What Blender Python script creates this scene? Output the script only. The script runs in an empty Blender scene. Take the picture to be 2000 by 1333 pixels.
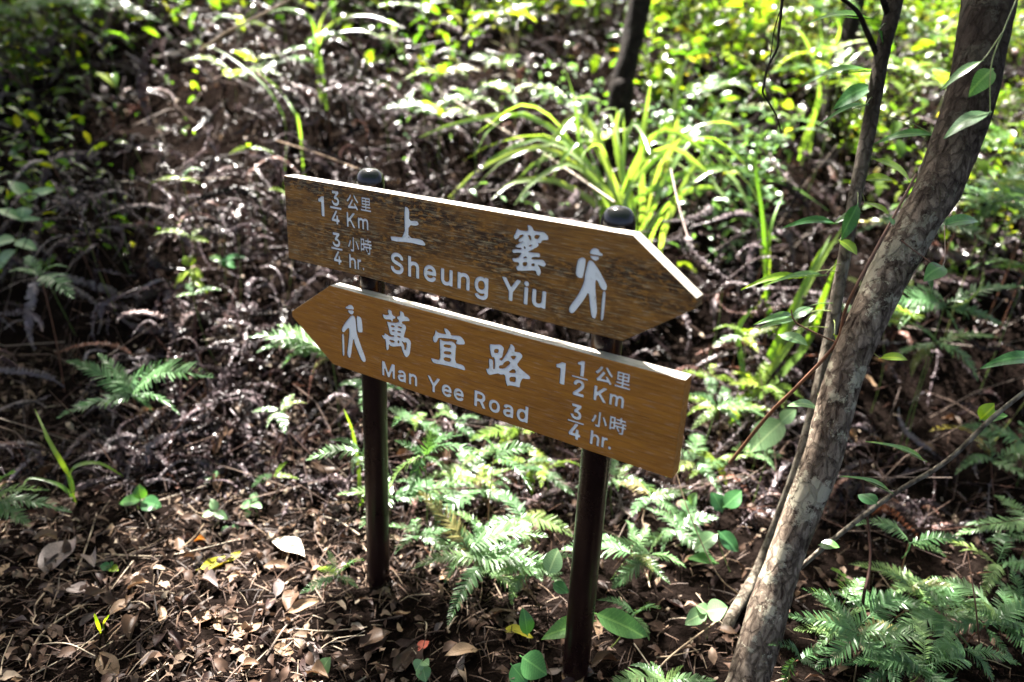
import bpy, bmesh, math, random
import numpy as np
from mathutils import Vector, Matrix, Quaternion

# ------------------------------------------------------------------ camera
rng = np.random.default_rng(7)
random.seed(7)
sc = bpy.context.scene
col = sc.collection
R = math.radians
CAMZ = 1.3173
F_PX = 1458.06                      # focal length in photo pixels (2000 wide)
CM = np.array([[0.9988436, -0.0480772, 0.0], [0.0168799, 0.3506935, -0.9363382], [0.0450165, 0.9352554, 0.3510995]])
cam_d = bpy.data.cameras.new('camera')
cam = bpy.data.objects.new('camera', cam_d)
col.objects.link(cam)
m = Matrix.Identity(4)
for i in range(3):
    for j in range(3):
        m[i][j] = CM[i, j]
m[2][3] = CAMZ
cam.matrix_world = m
cam_d.sensor_width = 36.0
cam_d.lens = 36.0 * F_PX / 2000.0
cam_d.clip_start = 0.05
cam_d.clip_end = 500
cam_d.dof.use_dof = True
cam_d.dof.focus_distance = 1.58
cam_d.dof.aperture_fstop = 1.55
sc.camera = cam

# ------------------------------------------------------------------ light
SUN_EL, SUN_AZ = 58.0, -20.0        # azimuth from +Y, negative = to the left of the view
S = np.array([math.sin(R(SUN_AZ)) * math.cos(R(SUN_EL)), math.cos(R(SUN_AZ)) * math.cos(R(SUN_EL)), math.sin(R(SUN_EL))])
w = bpy.data.worlds.new('World'); sc.world = w; w.use_nodes = True
nt = w.node_tree
bg = nt.nodes['Background']
sky = nt.nodes.new('ShaderNodeTexSky')
sky.sky_type = 'NISHITA'; sky.sun_disc = False
sky.air_density = 0.35; sky.dust_density = 5.0; sky.ozone_density = 0.0      # hazy subtropical air
sky.sun_elevation = R(SUN_EL); sky.sun_rotation = R(SUN_AZ)
nt.links.new(sky.outputs[0], bg.inputs[0])
bg.inputs[1].default_value = 0.05
sun_d = bpy.data.lights.new('sun', 'SUN'); sun_d.energy = 5.0; sun_d.angle = R(0.53); sun_d.color = (1, 0.955, 0.88)
sun = bpy.data.objects.new('sun', sun_d); col.objects.link(sun)
sun.rotation_euler = Vector(S).to_track_quat('Z', 'Y').to_euler()
sun.location = (S * 20).tolist()
vs = sc.view_settings
vs.view_transform = 'Standard'; vs.look = 'None'; vs.gamma = 1.0; vs.use_curve_mapping = False
vs.exposure = 3.7
sc.render.engine = 'CYCLES'
sc.cycles.use_denoising = True
sc.cycles.max_bounces = 8; sc.cycles.diffuse_bounces = 4; sc.cycles.glossy_bounces = 3
sc.cycles.transmission_bounces = 6; sc.cycles.transparent_max_bounces = 8
sc.cycles.sample_clamp_indirect = 6.0

# ------------------------------------------------------------------ helpers
def tag(o, label=None, cat=None, group=None, kind=None):
    if label: o['label'] = label
    if cat: o['category'] = cat
    if group: o['group'] = group
    if kind: o['kind'] = kind
    return o

def empty(name, loc=(0, 0, 0), rz=0.0):
    o = bpy.data.objects.new(name, None); col.objects.link(o)
    o.location = tuple(float(c) for c in loc); o.rotation_euler = (0, 0, rz)
    o.empty_display_size = 0.05
    return o

def link(name, me, parent=None, mat=None):
    o = bpy.data.objects.new(name, me); col.objects.link(o)
    if mat is not None and not me.materials: me.materials.append(mat)
    if parent is not None: o.parent = parent
    return o

class MB:
    """collects quads/tris (numpy) with one random value per vertex"""
    def __init__(s): s.v = []; s.f = []; s.r = []; s.n = 0
    def add(s, v, f, r=None):
        v = np.asarray(v, float).reshape(-1, 3); f = np.asarray(f, int)
        s.v.append(v); s.f.append(f + s.n); s.n += len(v)
        s.r.append(np.full(len(v), rng.random() if r is None else r) if np.ndim(r) == 0 else np.asarray(r))
    def arrays(s):
        return np.concatenate(s.v), np.concatenate(s.f), np.concatenate(s.r)
    def mesh(s, name, mat=None, smooth=True):
        v, f, r = s.arrays()
        return np_mesh(name, v, f, r, mat, smooth)
    def obj(s, name, mat, parent=None, smooth=True):
        return link(name, s.mesh(name, mat, smooth), parent)

def np_mesh(name, v, f, r=None, mat=None, smooth=True):
    me = bpy.data.meshes.new(name)
    k = f.shape[1]
    me.vertices.add(len(v)); me.vertices.foreach_set('co', np.ascontiguousarray(v, np.float32).ravel())
    me.loops.add(f.size); me.loops.foreach_set('vertex_index', f.astype(np.int32).ravel())
    me.polygons.add(len(f)); me.polygons.foreach_set('loop_start', np.arange(0, f.size, k, dtype=np.int32))
    if smooth: me.polygons.foreach_set('use_smooth', np.ones(len(f), bool))
    me.update(calc_edges=True)
    if r is not None:
        a = me.attributes.new('rnd', 'FLOAT', 'POINT'); a.data.foreach_set('value', r.astype(np.float32))
    if mat is not None: me.materials.append(mat)
    return me

def scatter(tpls, mats4, which, rnd):
    """templates (v,f) placed by 4x4 matrices -> one set of arrays"""
    V = []; Fs = []; Rr = []; n = 0
    for ti, (tv, tf) in enumerate(tpls):
        idx = np.nonzero(which == ti)[0]
        if len(idx) == 0: continue
        M = mats4[idx]
        v = np.einsum('nij,kj->nki', M[:, :3, :3], tv) + M[:, None, :3, 3]
        f = tf[None] + (np.arange(len(idx)) * len(tv))[:, None, None] + n
        V.append(v.reshape(-1, 3)); Fs.append(f.reshape(-1, tf.shape[1])); Rr.append(np.repeat(rnd[idx], len(tv)))
        n += len(idx) * len(tv)
    return np.concatenate(V), np.concatenate(Fs), np.concatenate(Rr)

def mats_from(pos, yaw, pitch, roll, scale):
    """frame: local +Y forward, +Z up; yaw about Z, pitch lifts +Y, roll about Y"""
    n = len(pos)
    cy, sy, cp, sp, cr, sr = np.cos(yaw), np.sin(yaw), np.cos(pitch), np.sin(pitch), np.cos(roll), np.sin(roll)
    Z = np.zeros(n); O = np.ones(n)
    A = np.array([[cy, -sy, Z], [sy, cy, Z], [Z, Z, O]]).transpose(2, 0, 1)
    B = np.array([[O, Z, Z], [Z, cp, -sp], [Z, sp, cp]]).transpose(2, 0, 1)
    C = np.array([[cr, Z, sr], [Z, O, Z], [-sr, Z, cr]]).transpose(2, 0, 1)
    M = np.zeros((n, 4, 4)); M[:, :3, :3] = (A @ B @ C) * np.asarray(scale)[:, None, None]
    M[:, :3, 3] = pos; M[:, 3, 3] = 1
    return M

def tube(pts, rad, sides=8, wob=0.0, cap=True):
    """lofted tube through points with radii -> v, f(quads)"""
    P = np.asarray(pts, float); n = len(P)
    rad = np.broadcast_to(np.asarray(rad, float), (n,))
    T = np.gradient(P, axis=0); T /= np.linalg.norm(T, axis=1)[:, None] + 1e-12
    up = np.array([0.31, 0.95, 0.05]) if abs(T[0][1]) < 0.8 else np.array([1.0, 0.1, 0.0])
    N = np.cross(T[0], up); N /= np.linalg.norm(N)
    V = []
    a = np.arange(sides) / sides * 2 * math.pi
    for i in range(n):
        N = N - T[i] * (N @ T[i]); N /= np.linalg.norm(N) + 1e-12
        Bn = np.cross(T[i], N)
        rr = rad[i] * (1 + (wob * rng.normal(size=sides) if wob else 0))
        V.append(P[i] + (np.cos(a)[:, None] * N + np.sin(a)[:, None] * Bn) * np.reshape(rr, (-1, 1)))
    V = np.concatenate(V); Fq = []
    for i in range(n - 1):
        for j in range(sides):
            k = (j + 1) % sides
            Fq.append((i * sides + j, i * sides + k, (i + 1) * sides + k, (i + 1) * sides + j))
    return V, np.array(Fq)

def smooth_path(pts, n=24):
    """Catmull-Rom through points"""
    P = np.asarray(pts, float); P = np.vstack([2 * P[0] - P[1], P, 2 * P[-1] - P[-2]])
    out = []; m_ = len(P) - 3
    for t in np.linspace(0, m_ - 1e-6, n):
        i = int(t); u = t - i; a, b, c, d = P[i:i + 4]
        out.append(0.5 * ((2 * b) + (c - a) * u + (2 * a - 5 * b + 4 * c - d) * u * u + (3 * b - a - 3 * c + d) * u ** 3))
    return np.array(out)

# terrain: nearly level trail edge, then a bank that climbs away from the path
def sp_(s, k=0.14): return k * np.logaddexp(0, s / k)
def gz(x, y):
    x = np.asarray(x, float); y = np.asarray(y, float)
    yb = 2.3 + 0.14 * np.sin(x * 1.9 + 0.6) + 0.05 * np.sin(x * 5.1)
    h = 0.52 * sp_(y - yb) - 0.24 * sp_(y - yb - 2.2, 0.4) - 0.2 * sp_(y - 22, 3)
    bump = 0.018 * np.sin(3.1 * x + 1.3 * y) * np.sin(2.3 * y - 1.1 * x + 1) + 0.009 * np.sin(9.3 * x + 2 * y) * np.sin(8.1 * y + 1.7) + 0.004 * np.sin(23 * x - 7 * y) * np.sin(19 * y + 9 * x)
    far = np.clip((y - 2.0) / 3, 0, 1)
    return h + bump * (1 + 2.5 * far)

def ray(u, v):
    d = CM @ np.array([(u - 1000) / F_PX, -(v - 666.5) / F_PX, -1.0]); return d      # depth-normalised
def at(u, v, depth): return np.array([0, 0, CAMZ]) + ray(u, v) * depth
T_MARCH = np.arange(0.6, 25.0, 0.005)
def gp(u, v, lift=0.0):
    """where the sight line through a photo pixel meets the ground"""
    d = ray(u, v); P = np.array([0, 0, CAMZ]) + d * T_MARCH[:, None]
    hit = np.nonzero(P[:, 2] <= gz(P[:, 0], P[:, 1]) + lift)[0]
    return P[hit[0]] if len(hit) else P[-1]
def gdepth(u, v, lift=0.0):
    p = gp(u, v, lift); return float((p - np.array([0, 0, CAMZ])) @ (-CM[:, 2]))
def ground(x, y, lift=0.0): return np.array([x, y, float(gz(x, y)) + lift])

# ------------------------------------------------------------------ materials
def new_mat(name):
    mt = bpy.data.materials.new(name); mt.use_nodes = True
    n = mt.node_tree.nodes; l = mt.node_tree.links
    return mt, n, l, n['Principled BSDF'], n['Material Output']

def ramp(n, stops):
    r = n.new('ShaderNodeValToRGB')
    e = r.color_ramp.elements
    while len(e) < len(stops): e.new(0.5)
    for k, (p, c) in enumerate(stops):
        e[k].position = p; e[k].color = (*c, 1)
    return r

def rnd_factor(n, l):
    at_ = n.new('ShaderNodeAttribute'); at_.attribute_name = 'rnd'
    oi = n.new('ShaderNodeObjectInfo')
    a = n.new('ShaderNodeMath'); a.operation = 'ADD'; l.new(at_.outputs['Fac'], a.inputs[0]); l.new(oi.outputs['Random'], a.inputs[1])
    f = n.new('ShaderNodeMath'); f.operation = 'FRACT'; l.new(a.outputs[0], f.inputs[0])
    return f.outputs[0]

def leaf_mat(name, stops, trans=0.4, rough=0.38, spec=0.5, tmul=(1.5, 1.6, 0.55), noise=0.25, nscale=60, bump=0.0, veins=0.0):
    mt, n, l, b, out = new_mat(name)
    f = rnd_factor(n, l); r = ramp(n, stops); l.new(f, r.inputs[0])
    tc = n.new('ShaderNodeTexCoord'); nz = n.new('ShaderNodeTexNoise'); nz.inputs['Scale'].default_value = nscale; nz.inputs['Detail'].default_value = 3
    l.new(tc.outputs['Object'], nz.inputs['Vector'])
    mr = n.new('ShaderNodeMapRange'); mr.inputs['From Min'].default_value = 0.3; mr.inputs['From Max'].default_value = 0.7
    mr.inputs['To Min'].default_value = 1 - noise; mr.inputs['To Max'].default_value = 1 + noise
    l.new(nz.outputs['Fac'], mr.inputs['Value'])
    mx = n.new('ShaderNodeMix'); mx.data_type = 'RGBA'; mx.blend_type = 'MULTIPLY'; mx.inputs[0].default_value = 1
    l.new(r.outputs[0], mx.inputs[6]); l.new(mr.outputs[0], mx.inputs[7])
    if veins:
        sx = n.new('ShaderNodeSeparateXYZ'); l.new(tc.outputs['Object'], sx.inputs[0])
        def mth(op, x, y=None, z=None):
            q = n.new('ShaderNodeMath'); q.operation = op
            for i, c in enumerate((x, y, z)):
                if c is None: continue
                if isinstance(c, (int, float)): q.inputs[i].default_value = c
                else: l.new(c, q.inputs[i])
            return q.outputs[0]
        ax = mth('ABSOLUTE', mth('SUBTRACT', sx.outputs['X'], 0.0))
        mid = mth('LESS_THAN', ax, 0.014)
        lat = mth('MULTIPLY', mth('LESS_THAN', mth('FRACT', mth('MULTIPLY', mth('SUBTRACT', sx.outputs['Y'], mth('MULTIPLY', ax, 0.9)), 11.0)), 0.12), 0.45)
        vf = mth('MULTIPLY', mth('MAXIMUM', mid, lat), abs(veins))
        mv = n.new('ShaderNodeMix'); mv.data_type = 'RGBA'; l.new(vf, mv.inputs[0]); l.new(mx.outputs[2], mv.inputs[6])
        sc2 = n.new('ShaderNodeMix'); sc2.data_type = 'RGBA'; sc2.blend_type = 'MULTIPLY'; sc2.inputs[0].default_value = 1; l.new(mx.outputs[2], sc2.inputs[6])
        sc2.inputs[7].default_value = (2.2, 1.7, 1.8, 1) if veins > 0 else (0.5, 0.45, 0.4, 1)
        l.new(sc2.outputs[2], mv.inputs[7]); mx = mv
    l.new(mx.outputs[2], b.inputs['Base Color'])
    b.inputs['Roughness'].default_value = rough; b.inputs['Specular IOR Level'].default_value = spec
    if bump:
        bp_ = n.new('ShaderNodeBump'); bp_.inputs['Strength'].default_value = bump; bp_.inputs['Distance'].default_value = 0.002
        l.new(nz.outputs['Fac'], bp_.inputs['Height']); l.new(bp_.outputs[0], b.inputs['Normal'])
    if trans:
        t = n.new('ShaderNodeBsdfTranslucent')
        m2 = n.new('ShaderNodeMix'); m2.data_type = 'RGBA'; m2.blend_type = 'MULTIPLY'; m2.inputs[0].default_value = 1
        l.new(mx.outputs[2], m2.inputs[6]); m2.inputs[7].default_value = (*tmul, 1)
        l.new(m2.outputs[2], t.inputs['Color'])
        ms = n.new('ShaderNodeMixShader'); ms.inputs[0].default_value = trans
        l.new(b.outputs[0], ms.inputs[1]); l.new(t.outputs[0], ms.inputs[2]); l.new(ms.outputs[0], out.inputs['Surface'])
    return mt

FERN = leaf_mat('fern_green', [(0, (0.05, 0.115, 0.042)), (0.4, (0.08, 0.16, 0.066)), (0.75, (0.115, 0.205, 0.085)), (0.93, (0.15, 0.225, 0.07)), (1, (0.17, 0.13, 0.05))], 0.38, 0.34, 0.4, (1.6, 1.6, 0.6))
FERNY = leaf_mat('fern_yellow_green', [(0, (0.11, 0.19, 0.03)), (0.6, (0.16, 0.24, 0.03)), (1, (0.2, 0.25, 0.035))], 0.5, 0.36, 0.4, (2.1, 2.1, 0.5))
DEADF = leaf_mat('dead_fern', [(0, (0.0058, 0.0032, 0.0032)), (0.35, (0.0151, 0.0094, 0.0094)), (0.58, (0.0360, 0.0245, 0.0259)), (0.76, (0.0936, 0.0720, 0.0778)), (0.92, (0.1800, 0.1512, 0.1584)), (1, (0.0936, 0.0324, 0.0158))], 0.08, 0.27, 0.13, (1.1, 0.9, 0.8), 0.35, 45)
STEMB = leaf_mat('dry_stem', [(0, (0.0160, 0.0072, 0.0056)), (0.5, (0.0400, 0.0192, 0.0136)), (0.8, (0.0880, 0.0600, 0.0480)), (1, (0.1760, 0.1440, 0.1200))], 0, 0.5, 0.12, noise=0.3)
STEMG = leaf_mat('green_stem', [(0, (0.07, 0.13, 0.03)), (1, (0.16, 0.19, 0.05))], 0.1, 0.45)
STEMR = leaf_mat('red_brown_stem', [(0, (0.09, 0.035, 0.02)), (1, (0.17, 0.08, 0.045))], 0, 0.5)
BROAD = leaf_mat('glossy_leaf', [(0, (0.03, 0.10, 0.035)), (0.5, (0.045, 0.14, 0.045)), (1, (0.085, 0.2, 0.05))], 0.38, 0.3, 0.38, (1.6, 1.7, 0.4), 0.18, 40, veins=0.8)
BROADP = leaf_mat('pale_leaf', [(0, (0.09, 0.19, 0.08)), (1, (0.15, 0.26, 0.12))], 0.3, 0.35, 0.5, (1.4, 1.5, 0.5), 0.15, 40, veins=0.8)
BROADY = leaf_mat('yellow_green_leaf', [(0, (0.13, 0.24, 0.025)), (1, (0.2, 0.3, 0.03))], 0.55, 0.36, 0.55, (1.8, 1.8, 0.35), 0.15, 40, veins=0.8)
GRASS = leaf_mat('grass_blade', [(0, (0.07, 0.16, 0.025)), (0.5, (0.11, 0.21, 0.03)), (1, (0.17, 0.25, 0.045))], 0.48, 0.3, 0.65, (2.0, 2.0, 0.5), 0.15, 30)
GRASSP = leaf_mat('pale_grass_blade', [(0, (0.10, 0.2, 0.04)), (0.5, (0.16, 0.26, 0.08)), (1, (0.24, 0.31, 0.13))], 0.42, 0.26, 0.8, (1.8, 1.8, 0.45), 0.15, 30)
STRAW = leaf_mat('straw', [(0, (0.1500, 0.0975, 0.0562)), (0.5, (0.2400, 0.1800, 0.1200)), (1, (0.3375, 0.2700, 0.1950))], 0.15, 0.5, 0.4, (1.1, 1, 0.8))
SHRUB = leaf_mat('shrub_leaf', [(0, (0.0273, 0.0741, 0.0156)), (0.45, (0.0546, 0.1170, 0.0195)), (0.8, (0.1014, 0.1560, 0.0195)), (1, (0.1716, 0.1872, 0.0234))], 0.5, 0.24, 0.4, (2.0, 1.9, 0.4))
CANOPY = leaf_mat('canopy_leaf', [(0, (0.03, 0.08, 0.02)), (1, (0.08, 0.15, 0.03))], 0.3, 0.4)
LITTER = leaf_mat('litter_bits', [(0, (0.0087, 0.0050, 0.0037)), (0.4, (0.0248, 0.0136, 0.0093)), (0.7, (0.0620, 0.0372, 0.0260)), (0.9, (0.1364, 0.0961, 0.0682)), (1, (0.2480, 0.1984, 0.1488))], 0.1, 0.55, 0.1, (1.1, 0.9, 0.7), 0.3, 80)
FALLEN_STOPS = {'brown': [(0, (0.0252, 0.0144, 0.0094)), (0.5, (0.0576, 0.0331, 0.0202)), (1, (0.1008, 0.0612, 0.0374))],
                'grey': [(0, (0.1008, 0.0792, 0.0756)), (1, (0.1944, 0.1584, 0.1440))],
                'tan': [(0, (0.1440, 0.0900, 0.0540)), (1, (0.2448, 0.1656, 0.1044))],
                'dark': [(0, (0.0130, 0.0072, 0.0065)), (1, (0.0360, 0.0202, 0.0180))],
                'orange': [(0, (0.42, 0.16, 0.02)), (1, (0.5, 0.2, 0.03))],
                'yellow': [(0, (0.3, 0.27, 0.02)), (1, (0.36, 0.33, 0.03))],
                'cream': [(0, (0.62, 0.55, 0.45)), (1, (0.7, 0.62, 0.5))],
                'red': [(0, (0.3, 0.05, 0.03)), (1, (0.36, 0.08, 0.05))]}
FALLEN = {k: leaf_mat('fallen_leaf_' + k, s, 0.15, 0.45, 0.16, (1.2, 0.95, 0.7), 0.35, 55, 0.25, -0.6) for k, s in FALLEN_STOPS.items()}

def soil_mat():
    mt, n, l, b, out = new_mat('soil')
    tc = n.new('ShaderNodeTexCoord')
    a = n.new('ShaderNodeTexNoise'); a.inputs['Scale'].default_value = 14; a.inputs['Detail'].default_value = 8; a.inputs['Roughness'].default_value = 0.7
    l.new(tc.outputs['Object'], a.inputs['Vector'])
    r = ramp(n, [(0.3, (0.002, 0.0015, 0.0012)), (0.55, (0.006, 0.0042, 0.0036)), (0.75, (0.015, 0.011, 0.009))]); l.new(a.outputs['Fac'], r.inputs[0])
    l.new(r.outputs[0], b.inputs['Base Color']); b.inputs['Roughness'].default_value = 0.95; b.inputs['Specular IOR Level'].default_value = 0.0
    a2 = n.new('ShaderNodeTexNoise'); a2.inputs['Scale'].default_value = 90; a2.inputs['Detail'].default_value = 6
    l.new(tc.outputs['Object'], a2.inputs['Vector'])
    bp_ = n.new('ShaderNodeBump'); bp_.inputs['Strength'].default_value = 0.9; bp_.inputs['Distance'].default_value = 0.02
    l.new(a2.outputs['Fac'], bp_.inputs['Height']); l.new(bp_.outputs[0], b.inputs['Normal'])
    return mt
SOIL = soil_mat()

def wood_mat(name, base, dark, pale, weather, seed):
    """oiled hardwood: long grain along X, dark open pores, grey bleached flecks"""
    mt, n, l, b, out = new_mat(name)
    tc = n.new('ShaderNodeTexCoord')
    def noise(sx, sy, sz, det, rough, off=0.0):
        mp = n.new('ShaderNodeMapping'); mp.inputs['Scale'].default_value = (sx, sy, sz); mp.inputs['Location'].default_value = (seed + off, off, seed)
        l.new(tc.outputs['Object'], mp.inputs['Vector'])
        t = n.new('ShaderNodeTexNoise'); t.inputs['Scale'].default_value = 1; t.inputs['Detail'].default_value = det; t.inputs['Roughness'].default_value = rough
        l.new(mp.outputs[0], t.inputs['Vector']); return t.outputs['Fac']
    def mrange(x, a, bb, c=0, d=1):
        q = n.new('ShaderNodeMapRange'); q.inputs[1].default_value = a; q.inputs[2].default_value = bb; q.inputs[3].default_value = c; q.inputs[4].default_value = d
        l.new(x, q.inputs[0]); return q.outputs[0]
    def mix(f, a, bb):
        q = n.new('ShaderNodeMix'); q.data_type = 'RGBA'
        if isinstance(f, float): q.inputs[0].default_value = f
        else: l.new(f, q.inputs[0])
        for i, c in ((6, a), (7, bb)):
            if isinstance(c, tuple): q.inputs[i].default_value = (*c, 1)
            else: l.new(c, q.inputs[i])
        return q.outputs[2]
    def mul(a, bb):
        q = n.new('ShaderNodeMath'); q.operation = 'MULTIPLY'
        l.new(a, q.inputs[0])
        if isinstance(bb, float): q.inputs[1].default_value = bb
        else: l.new(bb, q.inputs[1])
        return q.outputs[0]
    tone = noise(1.6, 8, 26, 6, 0.65)
    grain = noise(14, 100, 170, 6, 0.68, 3)
    fleck = noise(24, 120, 300, 4, 0.62, 7)
    patch = noise(3.2, 14, 10, 5, 0.65, 11)
    blotch = noise(55, 60, 120, 4, 0.7, 17)
    c = mix(mrange(tone, 0.3, 0.7), base, tuple(x * 0.66 for x in base))
    c = mix(mrange(grain, 0.42, 0.72, 0, 0.75), c, dark)
    pf = mrange(fleck, 0.55, 0.66)
    c = mix(mul(pf, 0.5 if weather > 0.3 else 0.34), c, pale)
    h = grain
    if weather > 0.3:
        # darker mould streaks and grey worn flecks, denser toward the upper edge of the board
        sx = n.new('ShaderNodeSeparateXYZ'); l.new(tc.outputs['Object'], sx.inputs[0])
        up = mrange(sx.outputs['Z'], 0.86, 1.0, 0.5, 1.0)
        wl = mul(mrange(patch, 0.42, 0.54), up)
        wd = mul(wl, mrange(blotch, 0.42, 0.5))
        c = mix(mul(wd, 0.95), c, tuple(x * 0.3 for x in dark))
        wp = mul(mrange(patch, 0.4, 0.6), mrange(fleck, 0.5, 0.62))
        c = mix(mul(wp, 0.6), c, (pale[0] * 0.82, pale[1] * 0.84, pale[2] * 0.76))
    lines = noise(1.3, 60, 150, 3, 0.55, 23)
    def band(x, mid, wd):
        q = n.new('ShaderNodeMath'); q.operation = 'COMPARE'; q.inputs[1].default_value = mid; q.inputs[2].default_value = wd; l.new(x, q.inputs[0]); return q.outputs[0]
    c = mix(mul(band(lines, 0.47, 0.012), 0.4), c, tuple(x * 0.6 for x in dark))
    c = mix(mul(band(lines, 0.585, 0.007), 0.65), c, tuple(x * 0.45 for x in dark))
    stain = noise(5, 20, 6, 4, 0.6, 31)
    c = mix(mul(mrange(stain, 0.55, 0.68), 0.35), c, tuple(x * 0.8 for x in dark))
    l.new(c, b.inputs['Base Color'])
    b.inputs['Roughness'].default_value = 0.5; b.inputs['Specular IOR Level'].default_value = 0.35
    rr = mrange(grain, 0.3, 0.7, 0.42, 0.68); l.new(rr, b.inputs['Roughness'])
    bp_ = n.new('ShaderNodeBump'); bp_.inputs['Strength'].default_value = 0.35; bp_.inputs['Distance'].default_value = 0.0015
    l.new(h, bp_.inputs['Height']); l.new(bp_.outputs[0], b.inputs['Normal'])
    return mt
WOOD_U = wood_mat('weathered_teak', (0.42, 0.18, 0.028), (0.085, 0.034, 0.011), (0.52, 0.39, 0.24), 1.0, 3.0)
WOOD_L = wood_mat('oiled_teak', (0.47, 0.185, 0.022), (0.2, 0.07, 0.012), (0.5, 0.35, 0.25), 0.15, 21.0)
WOOD_E = wood_mat('bleached_teak_edge', (0.32, 0.295, 0.25), (0.13, 0.11, 0.09), (0.46, 0.44, 0.41), 0.2, 9.0)
WOOD_G = wood_mat('routed_groove', (0.06, 0.03, 0.012), (0.03, 0.015, 0.008), (0.1, 0.07, 0.04), 0.1, 5.0)

def simple(name, colr, rough, spec=0.5, noise_scale=None, var=0.2, bump=0.0):
    mt, n, l, b, out = new_mat(name)
    b.inputs['Roughness'].default_value = rough; b.inputs['Specular IOR Level'].default_value = spec
    b.inputs['Base Color'].default_value = (*colr, 1)
    if noise_scale:
        tc = n.new('ShaderNodeTexCoord'); nz = n.new('ShaderNodeTexNoise'); nz.inputs['Scale'].default_value = noise_scale; nz.inputs['Detail'].default_value = 6
        l.new(tc.outputs['Object'], nz.inputs['Vector'])
        r = ramp(n, [(0.3, tuple(c * (1 - var) for c in colr)), (0.7, tuple(min(1, c * (1 + var)) for c in colr))])
        l.new(nz.outputs['Fac'], r.inputs[0]); l.new(r.outputs[0], b.inputs['Base Color'])
        if bump:
            bp_ = n.new('ShaderNodeBump'); bp_.inputs['Strength'].default_value = bump; bp_.inputs['Distance'].default_value = 0.001
            l.new(nz.outputs['Fac'], bp_.inputs['Height']); l.new(bp_.outputs[0], b.inputs['Normal'])
    return mt
def paint_mat():
    mt, n, l, b, out = new_mat('white_sign_paint')
    tc = n.new('ShaderNodeTexCoord'); nz = n.new('ShaderNodeTexNoise'); nz.inputs['Scale'].default_value = 45; nz.inputs['Detail'].default_value = 8; nz.inputs['Roughness'].default_value = 0.7
    l.new(tc.outputs['Object'], nz.inputs['Vector'])
    r = ramp(n, [(0.28, (0.3, 0.24, 0.18)), (0.36, (0.76, 0.73, 0.68)), (0.46, (0.9, 0.885, 0.855)), (0.75, (0.91, 0.9, 0.87))]); l.new(nz.outputs['Fac'], r.inputs[0])
    l.new(r.outputs[0], b.inputs['Base Color']); b.inputs['Roughness'].default_value = 0.6; b.inputs['Specular IOR Level'].default_value = 0.25
    bp_ = n.new('ShaderNodeBump'); bp_.inputs['Strength'].default_value = 0.3; bp_.inputs['Distance'].default_value = 0.001
    l.new(nz.outputs['Fac'], bp_.inputs['Height']); l.new(bp_.outputs[0], b.inputs['Normal'])
    return mt
PAINT = paint_mat()
def post_mat():
    mt, n, l, b, out = new_mat('brown_post_paint')
    tc = n.new('ShaderNodeTexCoord'); nz = n.new('ShaderNodeTexNoise'); nz.inputs['Scale'].default_value = 9; nz.inputs['Detail'].default_value = 8; nz.inputs['Roughness'].default_value = 0.7
    l.new(tc.outputs['Object'], nz.inputs['Vector'])
    r = ramp(n, [(0.3, (0.006, 0.002, 0.0018)), (0.7, (0.013, 0.0045, 0.0038))]); l.new(nz.outputs['Fac'], r.inputs[0])
    sp = n.new('ShaderNodeTexVoronoi'); sp.inputs['Scale'].default_value = 130; l.new(tc.outputs['Object'], sp.inputs['Vector'])
    q = n.new('ShaderNodeMath'); q.operation = 'LESS_THAN'; q.inputs[1].default_value = 0.055; l.new(sp.outputs['Distance'], q.inputs[0])
    mx = n.new('ShaderNodeMix'); mx.data_type = 'RGBA'; l.new(q.outputs[0], mx.inputs[0]); l.new(r.outputs[0], mx.inputs[6]); mx.inputs[7].default_value = (0.22, 0.17, 0.14, 1)
    l.new(mx.outputs[2], b.inputs['Base Color'])
    mr = n.new('ShaderNodeMapRange'); mr.inputs[3].default_value = 0.18; mr.inputs[4].default_value = 0.4; b.inputs['Specular IOR Level'].default_value = 0.4; l.new(nz.outputs['Fac'], mr.inputs[0]); l.new(mr.outputs[0], b.inputs['Roughness'])
    return mt
POST = post_mat()
CAP = simple('black_post_cap', (0.004, 0.004, 0.005), 0.14, 0.4, 60, 0.3, 0.5)

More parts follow.
